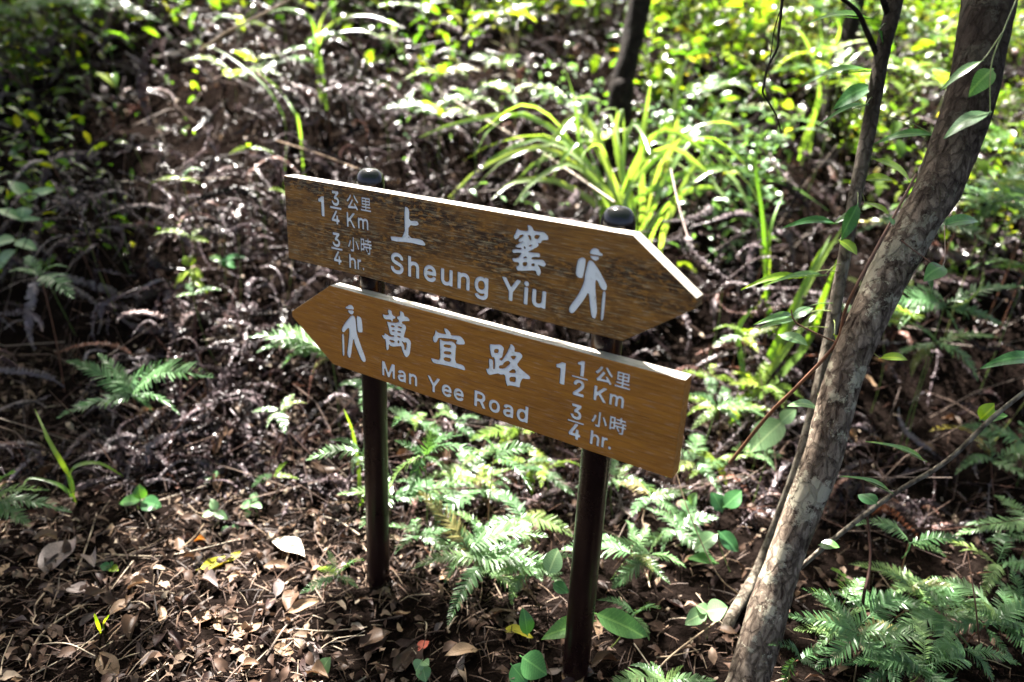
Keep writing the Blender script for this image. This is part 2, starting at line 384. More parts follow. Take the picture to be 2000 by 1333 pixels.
def bark_mat(name, c1, c2, lichen, amount, zshade=None):
    mt, n, l, b, out = new_mat(name)
    tc = n.new('ShaderNodeTexCoord')
    mp = n.new('ShaderNodeMapping'); mp.inputs['Scale'].default_value = (1, 1, 0.45); l.new(tc.outputs['Object'], mp.inputs['Vector'])
    a = n.new('ShaderNodeTexNoise'); a.inputs['Scale'].default_value = 55; a.inputs['Detail'].default_value = 9; a.inputs['Roughness'].default_value = 0.72; a.inputs['Distortion'].default_value = 0.7
    l.new(mp.outputs[0], a.inputs['Vector'])
    r = ramp(n, [(0.38, c1), (0.6, c2)]); l.new(a.outputs['Fac'], r.inputs[0])
    v = n.new('ShaderNodeTexNoise'); v.inputs['Scale'].default_value = 13; v.inputs['Detail'].default_value = 10; v.inputs['Roughness'].default_value = 0.78
    l.new(tc.outputs['Object'], v.inputs['Vector'])
    mr = n.new('ShaderNodeMapRange'); mr.inputs[1].default_value = 0.53; mr.inputs[2].default_value = 0.56; mr.inputs[4].default_value = amount; l.new(v.outputs['Fac'], mr.inputs[0])
    mp2 = n.new('ShaderNodeMapping'); mp2.inputs['Scale'].default_value = (1, 1, 0.5); mp2.inputs['Rotation'].default_value = (0.5, 0.6, 0); l.new(tc.outputs['Object'], mp2.inputs['Vector'])
    ds = n.new('ShaderNodeVectorMath'); ds.operation = 'MULTIPLY_ADD'; l.new(a.outputs['Color'], ds.inputs[0]); ds.inputs[1].default_value = (0.02, 0.02, 0.02); l.new(mp2.outputs[0], ds.inputs[2])
    vo = n.new('ShaderNodeTexVoronoi'); vo.feature = 'DISTANCE_TO_EDGE'; vo.inputs['Scale'].default_value = 42; l.new(ds.outputs[0], vo.inputs['Vector'])
    ck = n.new('ShaderNodeMapRange'); ck.inputs[1].default_value = 0.02; ck.inputs[2].default_value = 0.09; ck.inputs[3].default_value = 0.7; ck.inputs[4].default_value = 0.0; l.new(vo.outputs['Distance'], ck.inputs[0])
    cm = n.new('ShaderNodeMath'); cm.operation = 'MULTIPLY'; l.new(ck.outputs[0], cm.inputs[0]); l.new(a.outputs['Fac'], cm.inputs[1])
    mk = n.new('ShaderNodeMix'); mk.data_type = 'RGBA'; l.new(cm.outputs[0], mk.inputs[0]); l.new(r.outputs[0], mk.inputs[6]); mk.inputs[7].default_value = (*[x * 0.6 for x in c1], 1)
    mx = n.new('ShaderNodeMix'); mx.data_type = 'RGBA'; l.new(mr.outputs[0], mx.inputs[0]); l.new(mk.outputs[2], mx.inputs[6]); mx.inputs[7].default_value = (*lichen, 1)
    if zshade:  # shade of the upper stem painted into the bark colour by height
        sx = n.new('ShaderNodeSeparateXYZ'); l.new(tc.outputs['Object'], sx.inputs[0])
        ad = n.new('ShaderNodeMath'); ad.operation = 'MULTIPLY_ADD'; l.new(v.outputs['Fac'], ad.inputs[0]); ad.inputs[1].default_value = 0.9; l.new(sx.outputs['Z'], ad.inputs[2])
        zr = n.new('ShaderNodeMapRange'); zr.inputs[1].default_value = zshade[0] + 0.45; zr.inputs[2].default_value = zshade[1] + 0.45; zr.inputs[4].default_value = 0.85; l.new(ad.outputs[0], zr.inputs[0])
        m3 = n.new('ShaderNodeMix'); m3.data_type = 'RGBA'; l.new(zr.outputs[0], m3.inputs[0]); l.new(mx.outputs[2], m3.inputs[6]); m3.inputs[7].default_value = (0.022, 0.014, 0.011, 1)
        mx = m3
    l.new(mx.outputs[2], b.inputs['Base Color'])
    b.inputs['Roughness'].default_value = 0.85; b.inputs['Specular IOR Level'].default_value = 0.08
    bp_ = n.new('ShaderNodeBump'); bp_.inputs['Strength'].default_value = 0.9; bp_.inputs['Distance'].default_value = 0.006
    hh = n.new('ShaderNodeMath'); hh.operation = 'SUBTRACT'; l.new(a.outputs['Fac'], hh.inputs[0]); l.new(ck.outputs[0], hh.inputs[1]); l.new(hh.outputs[0], bp_.inputs['Height'])
    b2 = n.new('ShaderNodeBump'); b2.inputs['Strength'].default_value = 0.6; b2.inputs['Distance'].default_value = 0.004
    l.new(v.outputs['Fac'], b2.inputs['Height']); l.new(bp_.outputs[0], b2.inputs['Normal']); l.new(b2.outputs[0], b.inputs['Normal'])
    return mt
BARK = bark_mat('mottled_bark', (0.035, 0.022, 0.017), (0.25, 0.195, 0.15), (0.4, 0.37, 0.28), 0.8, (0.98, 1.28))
BARKD = bark_mat('dark_bark', (0.006, 0.004, 0.003), (0.022, 0.015, 0.012), (0.05, 0.045, 0.035), 0.25)
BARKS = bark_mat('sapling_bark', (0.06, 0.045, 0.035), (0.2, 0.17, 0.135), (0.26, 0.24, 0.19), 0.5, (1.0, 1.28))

# ------------------------------------------------------------------ the signpost
SIGN_O = (-0.536658, 1.713173, 0.0); SIGN_RZ = -0.5605166646
BT = 0.0328
GLYPHS = {"yiu":[[[653.6,1035],[660.6,1035.6],[666,1032.4],[669.3,1026.4],[680.9,1026.7],[690,1027.8],[695.9,1025.1],[700.1,1021.3],[701.4,1014.5],[687.6,1011.8],[686.8,1007.6],[682.3,1004.9],[679.4,1005.9],[681.4,1002.2],[680.4,999],[668.1,990.8],[657.9,985],[669.6,985.5],[682.4,987.1],[685.8,984.7],[685.5,979],[674.8,978.2],[667.3,975.8],[668.1,972.4],[679.7,973.9],[691.3,976],[696.1,973.2],[699.9,968.3],[695.6,962.9],[687.5,963.5],[681.5,964.5],[687.8,958.4],[690.1,950.6],[685.9,943.1],[679.9,945],[677.6,952.9],[662.4,949.6],[642.3,945.3],[636.2,945.2],[632.8,952.5],[639.9,955.3],[639.5,961.6],[626.9,960.3],[623.4,967.1],[637.3,969.2],[641.7,976],[644.4,980.6],[634.3,979.4],[626,976.9],[623.1,980.1],[624.4,983.9],[633.9,986.6],[642.9,986.5],[643.9,990.3],[631.3,988.9],[630,991.6],[635.7,996.1],[648.4,1003.9],[640.3,1000],[636,1001.8],[637,1005.6],[643.3,1010.2],[647.7,1015.9],[639.5,1014.1],[636.9,1008.1],[629.3,1003.3],[624.3,1008.1],[628.6,1016],[632.8,1026.8],[637.8,1023],[648.4,1023.1],[657.2,1024.5]],[[656.5,1016.3],[661.8,1016.7],[664.4,1008.5],[661.7,1008.1],[659.1,1012.7]],[[671.5,1019.5],[682.7,1020.5],[678.9,1012.4],[671.1,1012.8]],[[659.6,995],[662.3,999],[667.3,1000.2],[665.3,997.3]],[[649.9,995.4],[653.4,990.2],[649.8,989.5]],[[647.4,971.3],[654.8,976.4],[657.2,972.5]],[[649,963.8],[658.1,965.4],[657,957.1],[649.4,956.6]],[[668,964.3],[674.2,965.4],[674.5,960.3],[668.3,959.8]]],
 "man":[[[307.3,793.7],[312.7,797],[320,795.4],[321.8,785.8],[331.1,784.6],[330.4,779.7],[323,777.5],[323.6,770.7],[317.6,770.4],[315.6,774.3],[300.1,770.8],[294.8,773.9],[292.2,779.2],[295,783],[300.3,781.5],[311.1,783.9]],[[303.4,767.8],[316.2,767.4],[337.5,771.8],[340.2,778.2],[333.7,779.9],[333.7,785.2],[343,788.3],[342.4,799.8],[347,801.3],[354.8,798.3],[356.7,790.4],[363.8,791.4],[370.3,788.1],[370.9,782.5],[350.7,778.5],[348.7,774.3],[359.8,770],[361.7,765.1],[357.1,752.3],[353.7,741.3],[366.2,743.2],[372.7,738.9],[375.3,734.2],[373.3,721.9],[371.2,706.2],[362.6,696.4],[356,696.9],[348.8,709.3],[346.9,715.3],[344.9,719.7],[323.4,711.7],[313.9,711.5],[310.6,715.1],[310.4,702.9],[305.6,699],[301.5,699.6],[299.9,724.6],[295.1,723.4],[289,729.1],[290.5,732.2],[296.6,732.5],[297.5,739.3],[306.2,737],[313,734],[325.1,736.1],[325.1,739.1],[317.1,738],[312.4,740.6],[309.3,754]],[[316.8,761.7],[325.9,761.9],[325.8,758],[318.7,757.8]],[[337.2,763.7],[347.7,764.2],[346.9,760.6],[337.7,760.6]],[[320,750.5],[326.9,751.4],[326.2,748.5],[320.8,747.7]],[[336.3,752.7],[345.6,752.5],[344.2,749.5],[336.2,749.7]],[[336.1,741.4],[345.4,740.1],[342.5,737.9],[336.1,738.5]],[[310.1,725.9],[325.9,726.7],[325.2,722.6],[318.2,721.6]],[[336,729.8],[340.1,729.7],[340.1,724.7],[336.7,723.9]],[[347.7,731.8],[353,729.3],[360.9,731.8],[361.5,725.4],[359.4,713.6],[355.5,713.7],[356.2,722]]],
 "yee":[[[463.6,788.8],[469.2,789.7],[475.3,787.3],[481.4,782.8],[482.5,777.1],[493.4,779.2],[505.3,781.6],[511.3,778.9],[516.3,775],[519.4,769.8],[518.1,764.8],[498.9,760.5],[494.3,763.3],[499.6,770.1],[485.7,769.3],[471.6,767.6],[449.7,763.6],[448.2,759.4],[444.7,752.4],[439.5,750.3],[435.3,751.9],[433.7,760.2],[438.8,767.5],[440.8,778.3],[442.8,779.7],[448.5,775],[461.3,775.4],[469.4,776.5],[464.2,783]],[[451.8,759.4],[455.4,762],[461.5,760],[471.7,760.8],[483.7,764.5],[491.8,763.1],[497.5,756.8],[496.1,749.6],[494.8,718.5],[512.9,719.3],[518.9,716.6],[522.1,711.3],[520.2,707.3],[507.2,707.4],[480.9,706.5],[454.1,704.3],[439.5,702.3],[432.1,705.2],[429.4,711.7],[432.6,713.4],[441.5,713],[454.5,714.1],[453.6,739]],[[464.7,752.6],[482.1,755.1],[482.3,748.3],[464.8,746.5]],[[465,737.4],[482.8,740.2],[483,733.7],[465.1,730.9]],[[464.7,723.4],[482.7,725.8],[482.4,716.7],[465.3,716.1]]],
 "road":[[[579.4,781.6],[593.3,783.6],[605.4,787.1],[611.5,785],[615.8,780.6],[614.1,773.9],[612.2,760.7],[606.3,757.3],[606.4,753.7],[611,753.5],[612.4,756.6],[620.4,769.1],[625.8,782.2],[629.2,793.8],[633.2,794.3],[638.3,791.6],[641,786.9],[639.9,779.9],[649.7,781.9],[656.7,780.1],[660,774.7],[653.7,765],[647.3,754.8],[655.6,748.4],[671.9,740.9],[679.4,737.6],[679.8,731.8],[670.6,729.2],[661.7,728.6],[658.3,719.9],[657.1,714],[657,706.6],[643.9,706.6],[630.8,704.8],[626.4,701.7],[622.4,709.9],[619.6,725.8],[608.4,721.9],[604.2,723.5],[592,718.4],[582.8,714],[577.5,715.4],[572.3,726.2],[581.2,727.6],[578.8,747.4],[582.3,751.1],[588.6,750],[590.8,746.8],[591.5,730.3],[593.6,730.4],[594.7,732.1],[593.5,755.4],[585.2,754.6],[581.5,768.4]],[[592.2,773.8],[601.8,775.8],[601.7,767.5],[592.5,765.7]],[[631.1,768.2],[637.5,770.3],[644.9,771.7],[638.9,761.6]],[[627.4,732.1],[639.9,744.2],[647.4,735.7]],[[631.4,723.5],[646.3,727.1],[645,715.3],[641.4,715.7],[632.4,714.1]],[[616.8,750.9],[625.6,757.7],[632.4,753.1],[617.9,737.9],[605.8,735.1],[605.5,741.5],[614.5,744.8]]],
 "sheung":[[[356.5,1027.7],[364.7,1028.8],[371.2,1023.4],[370.5,1000.6],[390.7,1004.1],[397.1,998.2],[390.7,993.4],[369.4,991.5],[368.3,965.6],[403.7,967.5],[415,959.1],[410.2,954.5],[370.9,955.7],[322,950.3],[317,958.7],[323.9,961.1],[357.7,963.9]]],
 "hike_u":[[[785.8,1003.5],[788.3,1011.6],[795.6,1016.1],[803.5,1014.8],[806.5,1009.4],[812.4,1008.1],[812.2,1004],[804.6,1003.2],[796.8,1003.4]],[[786.7,1000.9],[797,1001.3],[805.8,1001.4],[805.8,996.9],[799.1,992.4],[791.1,994.9]],[[764.6,989.6],[770.2,994],[776.7,995.1],[781,990.8],[778.2,963.1],[776.2,956.6],[767.6,955.6],[761.3,961.1],[762.3,978.3]],[[784.4,989.6],[788.7,992.5],[795.4,990.9],[806.8,979.3],[818.7,963.6],[826.9,952],[825.1,943.8],[818.2,942.4],[811.1,948.9],[808.5,955],[802.9,959.4],[803.4,947.4],[807.9,920.2],[811.6,902.4],[810.1,889.7],[806.5,885.7],[800.3,888.7],[795.7,908.9],[790.8,933.9],[784.7,920.3],[774.1,903.1],[763.9,887.6],[756.5,886],[752.4,893.3],[757.7,904],[769.1,922],[777.4,942.2],[780.9,955.1],[779.8,961],[781.8,974.7]],[[818.9,941.4],[824.7,941.9],[825.4,921.4],[825.4,901.8],[824.3,886.6],[819.1,886.1],[818.7,904],[818.1,923.5]]],
 "hike_l":[[[179.4,774.2],[186.6,777],[188.5,780.6],[200.3,783.8],[206,778.6],[206.6,772.9],[188,770.6],[179.3,770.9]],[[186.2,768.1],[206.5,771.3],[205.4,764.3],[199.3,759.8],[193.5,759.8],[187.7,763]],[[212.6,756.9],[216.9,761.7],[228.4,759.2],[231.3,748.2],[232.2,726.5],[229.6,723.5],[215.4,720.5],[213.5,736.4]],[[194.1,755.4],[202.7,759.2],[208.4,757.3],[210.7,750],[212.5,733.6],[212.9,720.6],[219,705],[228.3,684.9],[240.1,661.3],[238.1,653.4],[230.5,650.8],[224.7,654.6],[212.8,674.3],[204.2,692.1],[202.1,702.9],[196.9,679.7],[193.5,660.1],[189.6,651],[183.6,650.1],[178.7,657.7],[183.2,681.7],[189,715],[187.8,725.9],[180.7,719.6],[172.5,709.8],[164.8,710.6],[164.2,717.1],[174.4,732.7]],[[164.5,705.9],[172.4,707.7],[172.8,679.1],[171.6,653.1],[168.8,650],[164.5,650.6],[164.3,682.4]]],
 "dist_u":[[[116.5,973.6],[115.5,974.2],[115.1,975.5],[115,1004.1],[114.6,1004.7],[113.9,1005],[107.8,1005.1],[106.6,1005.4],[105.9,1006.7],[105.9,1010.6],[106.1,1011.3],[106.7,1011.9],[110.2,1013.2],[117.5,1018.4],[119.1,1018.7],[124.3,1018.6],[125.4,1018.1],[125.8,1016.6],[125.8,975.1],[125.3,974.1],[124.3,973.6]],[[158.4,1002.7],[156,1003.2],[154,1003.9],[152.3,1004.9],[150.6,1006.4],[149.5,1007.8],[148.7,1009.5],[148.3,1011.4],[148.5,1012.7],[149.1,1013.3],[149.9,1013.6],[154.1,1013.5],[155,1012.8],[155.8,1010.9],[156.8,1009.9],[158.6,1009.2],[160.9,1009],[162.9,1009.5],[164.4,1010.5],[164.9,1011.3],[165.1,1012.1],[165,1014],[164.2,1015.6],[162.6,1016.6],[160.6,1017.1],[156.5,1017.2],[155.8,1017.5],[155.3,1017.9],[155,1019.2],[155,1021.4],[155.2,1022.3],[160,1027.8],[160.3,1028.5],[159.5,1028.9],[152,1028.9],[150.7,1029.2],[150.1,1029.7],[149.8,1030.5],[149.9,1034],[150.6,1034.9],[151.9,1035.2],[168.4,1035.2],[169.8,1035.1],[170.5,1034.6],[170.9,1033.8],[171,1031.4],[170.8,1030.3],[164.8,1023.6],[164.4,1022.8],[164.7,1022.4],[166.7,1021.6],[168.4,1020.5],[170.1,1018.9],[171.1,1017.5],[171.8,1015.9],[172.2,1013.9],[172.2,1011.5],[171.7,1009.5],[171,1008],[169.8,1006.4],[168.2,1005],[166.7,1004.1],[164.9,1003.3],[162.8,1002.8]],[[142.4,995.8],[178.4,995.8],[178.4,1000.7],[142.4,1000.7]],[[162.1,961.9],[161.1,962.3],[160.5,963],[160.4,966.9],[159.9,967.6],[159,967.7],[147.5,967.7],[146.8,968],[146.2,968.3],[145.9,968.9],[145.8,969.6],[145.8,972],[146.3,973.2],[158.2,991.5],[159.1,992.3],[160.3,992.6],[163.3,992.6],[164.3,992.4],[165.2,991.6],[165.2,990.6],[155.2,975.1],[154.9,974.4],[154.9,974],[155.2,973.8],[155.9,973.7],[159.3,973.7],[160.1,974],[160.4,974.6],[160.4,980.3],[160.7,981.5],[161.3,981.9],[162.1,982.2],[165.6,982.2],[166.7,981.7],[167.3,980.8],[167.5,974.1],[168,973.8],[169.9,973.7],[170.7,973.4],[171.4,972.7],[171.6,971.8],[171.6,969.3],[171.2,968.3],[170.3,967.8],[168.1,967.7],[167.5,967.3],[167.3,963.5],[166.8,962.5],[166.3,962.1],[165.5,961.9]],[[223.9,1001.2],[222.9,1001.7],[221.1,1004.4],[220.4,1004.8],[203.6,1003.8],[198.8,1003.2],[198,1003.3],[197.5,1003.9],[196.4,1006.5],[196.5,1007.6],[198.6,1009.2],[201.6,1012.8],[205.2,1017.9],[208.5,1023.4],[209.2,1024.1],[210.5,1024.2],[213.1,1023.2],[213.9,1022.5],[214,1021.6],[211.2,1016.9],[206.1,1009.8],[206,1009.2],[206.8,1009],[216.6,1009.6],[216.8,1009.8],[216.8,1010.2],[214.3,1013.4],[214.1,1014.4],[214.6,1015.1],[215.5,1015.7],[217.3,1016.4],[218.4,1016.3],[219.6,1015.1],[223.6,1010.3],[226.3,1006.7],[227.7,1004.2],[227.8,1003.4],[227.2,1002.6],[225,1001.4]],[[196.7,1016.6],[193.7,1018.7],[193.4,1019.4],[193.6,1020.2],[196.6,1022.8],[199.1,1025.8],[201.5,1029.3],[203.7,1033.4],[204.2,1033.7],[205,1033.7],[208,1032.9],[208.7,1032.1],[208.6,1031.1],[206.7,1027.2],[204.7,1024.1],[202.7,1021.5],[199.5,1018.1],[197.7,1016.7]],[[225.5,1016.6],[224.3,1017.4],[221.8,1019.8],[217.1,1025.5],[213.4,1031.2],[213.3,1032.2],[213.9,1032.9],[216.8,1034],[217.5,1034],[218,1033.7],[220.7,1029.6],[223.4,1026.2],[226.1,1023.2],[229.2,1020.5],[229.4,1019.7],[229,1018.9],[226.7,1016.7],[226.1,1016.5]],[[235,1003.3],[234.5,1003.6],[234.3,1004.3],[234.3,1006.2],[234.8,1006.8],[247.3,1006.9],[247.8,1007.1],[248.1,1007.6],[248.1,1009.6],[247.9,1010],[247.6,1010.2],[237.6,1010.3],[237,1010.4],[236.7,1010.8],[236.6,1013.1],[236.8,1013.5],[237.1,1013.8],[247.4,1013.9],[247.9,1014.1],[248.1,1014.6],[248,1015.9],[247.6,1016.3],[238.7,1016.4],[238.2,1016.5],[237.9,1016.8],[237.7,1017.6],[237.7,1030.9],[238,1031.9],[238.4,1032.2],[239.2,1032.2],[261.5,1032.2],[262.5,1032],[262.7,1031.6],[262.7,1030.9],[262.7,1017.6],[262.6,1016.8],[262.3,1016.5],[261.7,1016.4],[252.6,1016.3],[252.2,1015.9],[252.1,1014.6],[252.3,1014.1],[252.8,1013.9],[263.4,1013.8],[263.7,1013.5],[263.9,1013.1],[263.8,1010.8],[263.5,1010.4],[262.9,1010.3],[252.6,1010.2],[252.3,1010],[252.1,1009.6],[252.1,1007.6],[252.4,1007.1],[252.9,1006.9],[265.1,1006.9],[265.5,1006.6],[265.7,1006.1],[265.7,1004.2],[265.5,1003.6],[265.1,1003.4],[264.4,1003.3]],[[242.1,1019.8],[247.8,1019.9],[248.2,1020.4],[248.1,1022.2],[247.8,1022.5],[247.4,1022.7],[242,1022.6],[241.6,1022.1],[241.6,1020.7],[241.7,1020.1]],[[252.5,1019.8],[258.4,1019.9],[258.8,1020.4],[258.7,1022.2],[258.5,1022.5],[258,1022.7],[252.4,1022.6],[252.1,1022.1],[252,1020.7],[252.1,1020.1]],[[242.1,1026],[247.8,1026.1],[248.2,1026.6],[248.1,1028.4],[247.8,1028.7],[247.4,1028.8],[242,1028.7],[241.6,1028.3],[241.6,1026.9],[241.7,1026.3]],[[252.5,1026],[258.4,1026.1],[258.8,1026.6],[258.7,1028.4],[258.5,1028.7],[258,1028.8],[252.4,1028.7],[252.1,1028.3],[252,1026.9],[252.1,1026.3]],[[193.6,961.7],[192.9,961.9],[192.5,962.3],[192.1,963.6],[192.1,992.4],[192.2,993.3],[192.4,993.9],[192.9,994.3],[193.6,994.6],[196.7,994.6],[197.8,994.4],[198.4,993.8],[198.6,992.6],[198.7,982.7],[198.8,982.2],[199,982],[199.9,982.7],[210.7,994.2],[211.4,994.5],[212.4,994.6],[216.1,994.6],[217.2,994.3],[217.7,993.3],[217.3,992.3],[206.8,981],[206.3,980],[206.8,979.1],[217.3,964.3],[217.7,963.3],[217.5,962.3],[216.8,961.9],[215.9,961.7],[212.3,961.7],[211.2,962.1],[202.3,974.5],[201.8,974.9],[201.4,975.1],[200.9,974.9],[200,974],[199,972.8],[198.7,972.2],[198.6,963.6],[198.4,962.4],[197.9,962],[197.2,961.7]],[[226.6,962.9],[226,963.1],[225.5,963.5],[225.2,964.8],[225.2,985.2],[225.4,986.2],[225.8,986.8],[226.8,987.1],[229.6,987.1],[230.3,987],[231.6,986.3],[234.5,987.4],[237,987.5],[239.4,986.8],[241.4,985.1],[241.9,985],[244.1,986.4],[245.6,987.1],[247.5,987.5],[249.4,987.5],[251.2,987.2],[252.8,986.5],[253.8,985.8],[255.2,984.4],[256.4,981.8],[256.8,979.1],[256.8,964.7],[256.6,963.8],[256.2,963.2],[255.2,962.9],[252.3,962.9],[251.4,963.2],[250.9,963.8],[250.8,964.9],[250.8,978],[250.6,979.6],[250.3,980.5],[249.7,981.2],[248.8,981.6],[247.6,981.8],[246.3,981.6],[245.3,981.1],[244.6,980.3],[244.2,979.2],[244,977.8],[244,964.8],[243.8,963.7],[243.3,963.1],[242.4,962.9],[239.5,962.9],[238.5,963.3],[238.1,963.9],[238,964.7],[237.9,979.6],[237.6,980.5],[237,981.2],[236.1,981.6],[234.9,981.8],[233.7,981.6],[232.7,981],[231.9,980.1],[231.5,979],[231.3,964.9],[231.2,963.8],[230.7,963.2],[230,962.9]]],
 "time_u":[[[156.4,910.4],[153.9,910.9],[151.8,911.6],[150,912.6],[148.3,914.1],[147.2,915.5],[146.3,917.2],[145.9,919.2],[146.2,920.5],[146.8,921.1],[147.6,921.4],[151.9,921.3],[152.8,920.6],[153.7,918.6],[154.7,917.6],[156.6,916.9],[158.9,916.7],[161,917.2],[162.6,918.2],[163.1,919],[163.4,919.9],[163.3,921.7],[162.4,923.4],[160.7,924.4],[158.6,924.9],[154.4,925],[153.7,925.2],[153.2,925.7],[152.8,927],[152.8,929.2],[153.1,930.1],[158,935.6],[158.4,936.4],[157.6,936.7],[149.7,936.8],[148.4,937],[147.8,937.6],[147.5,938.4],[147.6,941.9],[148.3,942.8],[149.6,943.1],[166.8,943.1],[168.2,943],[169,942.5],[169.4,941.7],[169.5,939.2],[169.2,938.2],[163,931.4],[162.6,930.6],[162.9,930.2],[165,929.4],[166.8,928.3],[168.5,926.7],[169.5,925.3],[170.3,923.7],[170.7,921.6],[170.7,919.3],[170.2,917.2],[169.4,915.7],[168.2,914.1],[166.6,912.7],[165,911.8],[163.1,911],[160.9,910.5]],[[141.1,904.1],[177.2,904.1],[177.2,908.9],[141.1,908.9]],[[163.9,870.9],[162.9,871.3],[162.3,872],[162.2,875.9],[161.8,876.6],[160.9,876.7],[149.5,876.8],[148.8,877],[148.3,877.4],[148,877.9],[147.9,878.6],[147.9,881],[148.4,882.2],[160.1,900.5],[161,901.4],[162.2,901.7],[165.1,901.7],[166.1,901.5],[166.9,900.7],[166.9,899.7],[157.1,884.1],[156.8,883.5],[156.8,883.1],[157.1,882.8],[157.8,882.8],[161.2,882.8],[161.9,883],[162.2,883.6],[162.2,889.4],[162.5,890.5],[163.1,891],[163.8,891.3],[167.4,891.3],[168.4,890.8],[168.9,889.9],[169.2,883.2],[169.7,882.8],[171.6,882.7],[172.4,882.5],[173,881.8],[173.2,880.9],[173.2,878.3],[172.8,877.4],[172,876.9],[169.8,876.7],[169.2,876.3],[169,872.5],[168.5,871.5],[168,871.1],[167.3,870.9]],[[204.3,908.3],[203.1,908.4],[202.4,908.9],[201.3,911.5],[201.2,912.4],[201.6,913],[202.3,913.3],[207,913.2],[207.5,913.3],[207.8,913.6],[207.9,940.3],[208.2,941],[208.8,941.4],[211.9,941.4],[212.7,940.9],[213,940],[212.9,911.5],[212.1,909.9],[211.5,909.3],[210.7,908.9],[207.9,908.4]],[[223.6,915.3],[223.1,915.6],[222.8,916.1],[221.8,919.4],[220.3,923.3],[216.2,931.2],[216.3,932],[216.7,932.6],[219.4,933.6],[220.1,933.6],[220.8,933.2],[223.1,929.4],[226,923.4],[227.8,918.1],[227.8,917.1],[227.2,916.4],[224.6,915.3]],[[196.1,915.9],[193.3,917.4],[193,918.1],[193.1,918.9],[195.1,922],[196.6,925],[197.5,927.6],[199,932.8],[199.5,933.2],[200.2,933.4],[203.2,932.9],[203.9,932.2],[203.9,931.1],[202.8,927],[201.4,923.1],[199.7,919.5],[198,916.8],[197,915.9]],[[252.8,909.4],[252.2,909.7],[252,910.2],[251.2,912.3],[251.4,913.3],[251.7,913.5],[256.1,913.4],[256.5,913.6],[256.7,914],[256.8,921.8],[256.6,922.3],[256.2,922.6],[250.2,922.7],[249.4,922.4],[249.6,921.8],[252.5,918],[253.5,916],[253.5,915.5],[253.3,915],[251.4,913.6],[250.5,913.6],[249.9,913.9],[247.8,917.2],[245.5,920.1],[245.3,920.6],[245.4,921.1],[246.4,922.3],[246.2,922.6],[245.4,922.7],[244.2,922.6],[243.7,922.2],[243.6,917.6],[243.5,917.1],[243.2,916.8],[242.5,916.6],[236.3,916.5],[235.8,916.1],[235.7,914.3],[235.3,913.7],[232.7,913.5],[232.2,913.7],[231.9,914],[231.7,915],[231.7,941.2],[231.8,942.1],[232.2,942.5],[233,942.7],[242.2,942.7],[243.3,942.4],[243.6,941.9],[243.8,939.6],[243.7,934.1],[243.9,933.6],[244.4,933.4],[251,933.4],[251.8,933.7],[252,935.7],[251.7,936.4],[251,936.6],[244.9,936.7],[244.5,937],[244.2,937.5],[244.2,939.4],[244.4,940.2],[245.1,940.6],[251,940.6],[251.7,940.8],[252,941.4],[252,944.3],[252.6,945],[255,945.1],[255.9,944.8],[256.1,944.1],[256.2,941.3],[256.6,940.7],[263.1,940.6],[263.6,940.5],[263.9,940.2],[264,937.7],[263.7,936.8],[263,936.6],[256.6,936.5],[256.2,936],[256.2,934.2],[256.3,933.7],[256.8,933.4],[264.4,933.4],[265.3,933],[265.5,932.4],[265.5,930.7],[265.2,929.7],[264.5,929.4],[261.4,929.3],[261.1,929],[260.9,928.2],[261,927.2],[261.3,926.7],[264.3,926.6],[264.9,926.3],[265.2,925.5],[265.1,923.2],[264.5,922.7],[261.6,922.6],[261,922.2],[260.9,912.6],[260.7,911.4],[260.2,910.6],[259.2,909.9],[257.9,909.5]],[[236.3,920.7],[238.9,920.7],[239.5,921.1],[239.6,926.9],[239.5,927.4],[239.1,927.7],[236.4,927.7],[235.8,927.3],[235.8,921.4],[235.9,921]],[[244.2,926.6],[256.1,926.6],[256.7,927.1],[256.7,928.7],[256.5,929.2],[255.9,929.4],[244.3,929.3],[243.9,929.1],[243.7,928.5],[243.7,927.1]],[[236.3,931.9],[238.8,931.8],[239.5,932.2],[239.6,937.5],[239.5,938],[239.2,938.4],[236.5,938.5],[235.9,938.1],[235.8,932.7],[235.9,932.1]],[[196.8,869.4],[196.1,869.6],[195.7,870],[195.3,871.2],[195.3,900.3],[195.7,901.2],[196.4,901.7],[200.4,901.8],[201.4,901.4],[201.9,900.6],[202,894.3],[202.3,893.5],[202.8,893.5],[205,894.2],[206.8,894.5],[208.8,894.5],[210.6,894.2],[212.3,893.6],[213.6,892.9],[215.1,891.5],[216.1,890.2],[216.9,888],[217.3,885.7],[217.3,870.9],[216.8,869.9],[215.8,869.4],[212.2,869.4],[211.5,869.6],[211,870.1],[210.7,871.3],[210.7,884.2],[210.5,886],[209.9,887.2],[209,888.1],[207.6,888.6],[206,888.7],[204.6,888.3],[203.5,887.7],[202.6,886.6],[202.2,885.4],[202,871.4],[201.8,870.3],[201.3,869.7],[200.6,869.4]],[[221.6,870.1],[220.7,870.6],[220.3,871.8],[220.3,892],[220.5,893.3],[221,893.9],[221.8,894.2],[224.6,894.2],[226.2,893.4],[229,894.4],[231.2,894.5],[232.1,894.3],[232.7,893.9],[233,893],[233,890.1],[232.7,889.1],[231.8,888.6],[229.3,888.6],[228,888.2],[226.9,887.3],[226.2,886.1],[226.1,884.7],[226.1,872],[225.9,871],[225.5,870.4],[224.8,870.1]],[[242.1,874.4],[241.1,876.7],[238.6,877.7],[236.2,876.7],[235.2,874.4],[236.2,872.1],[238.7,871.1],[241.1,872.1]]],
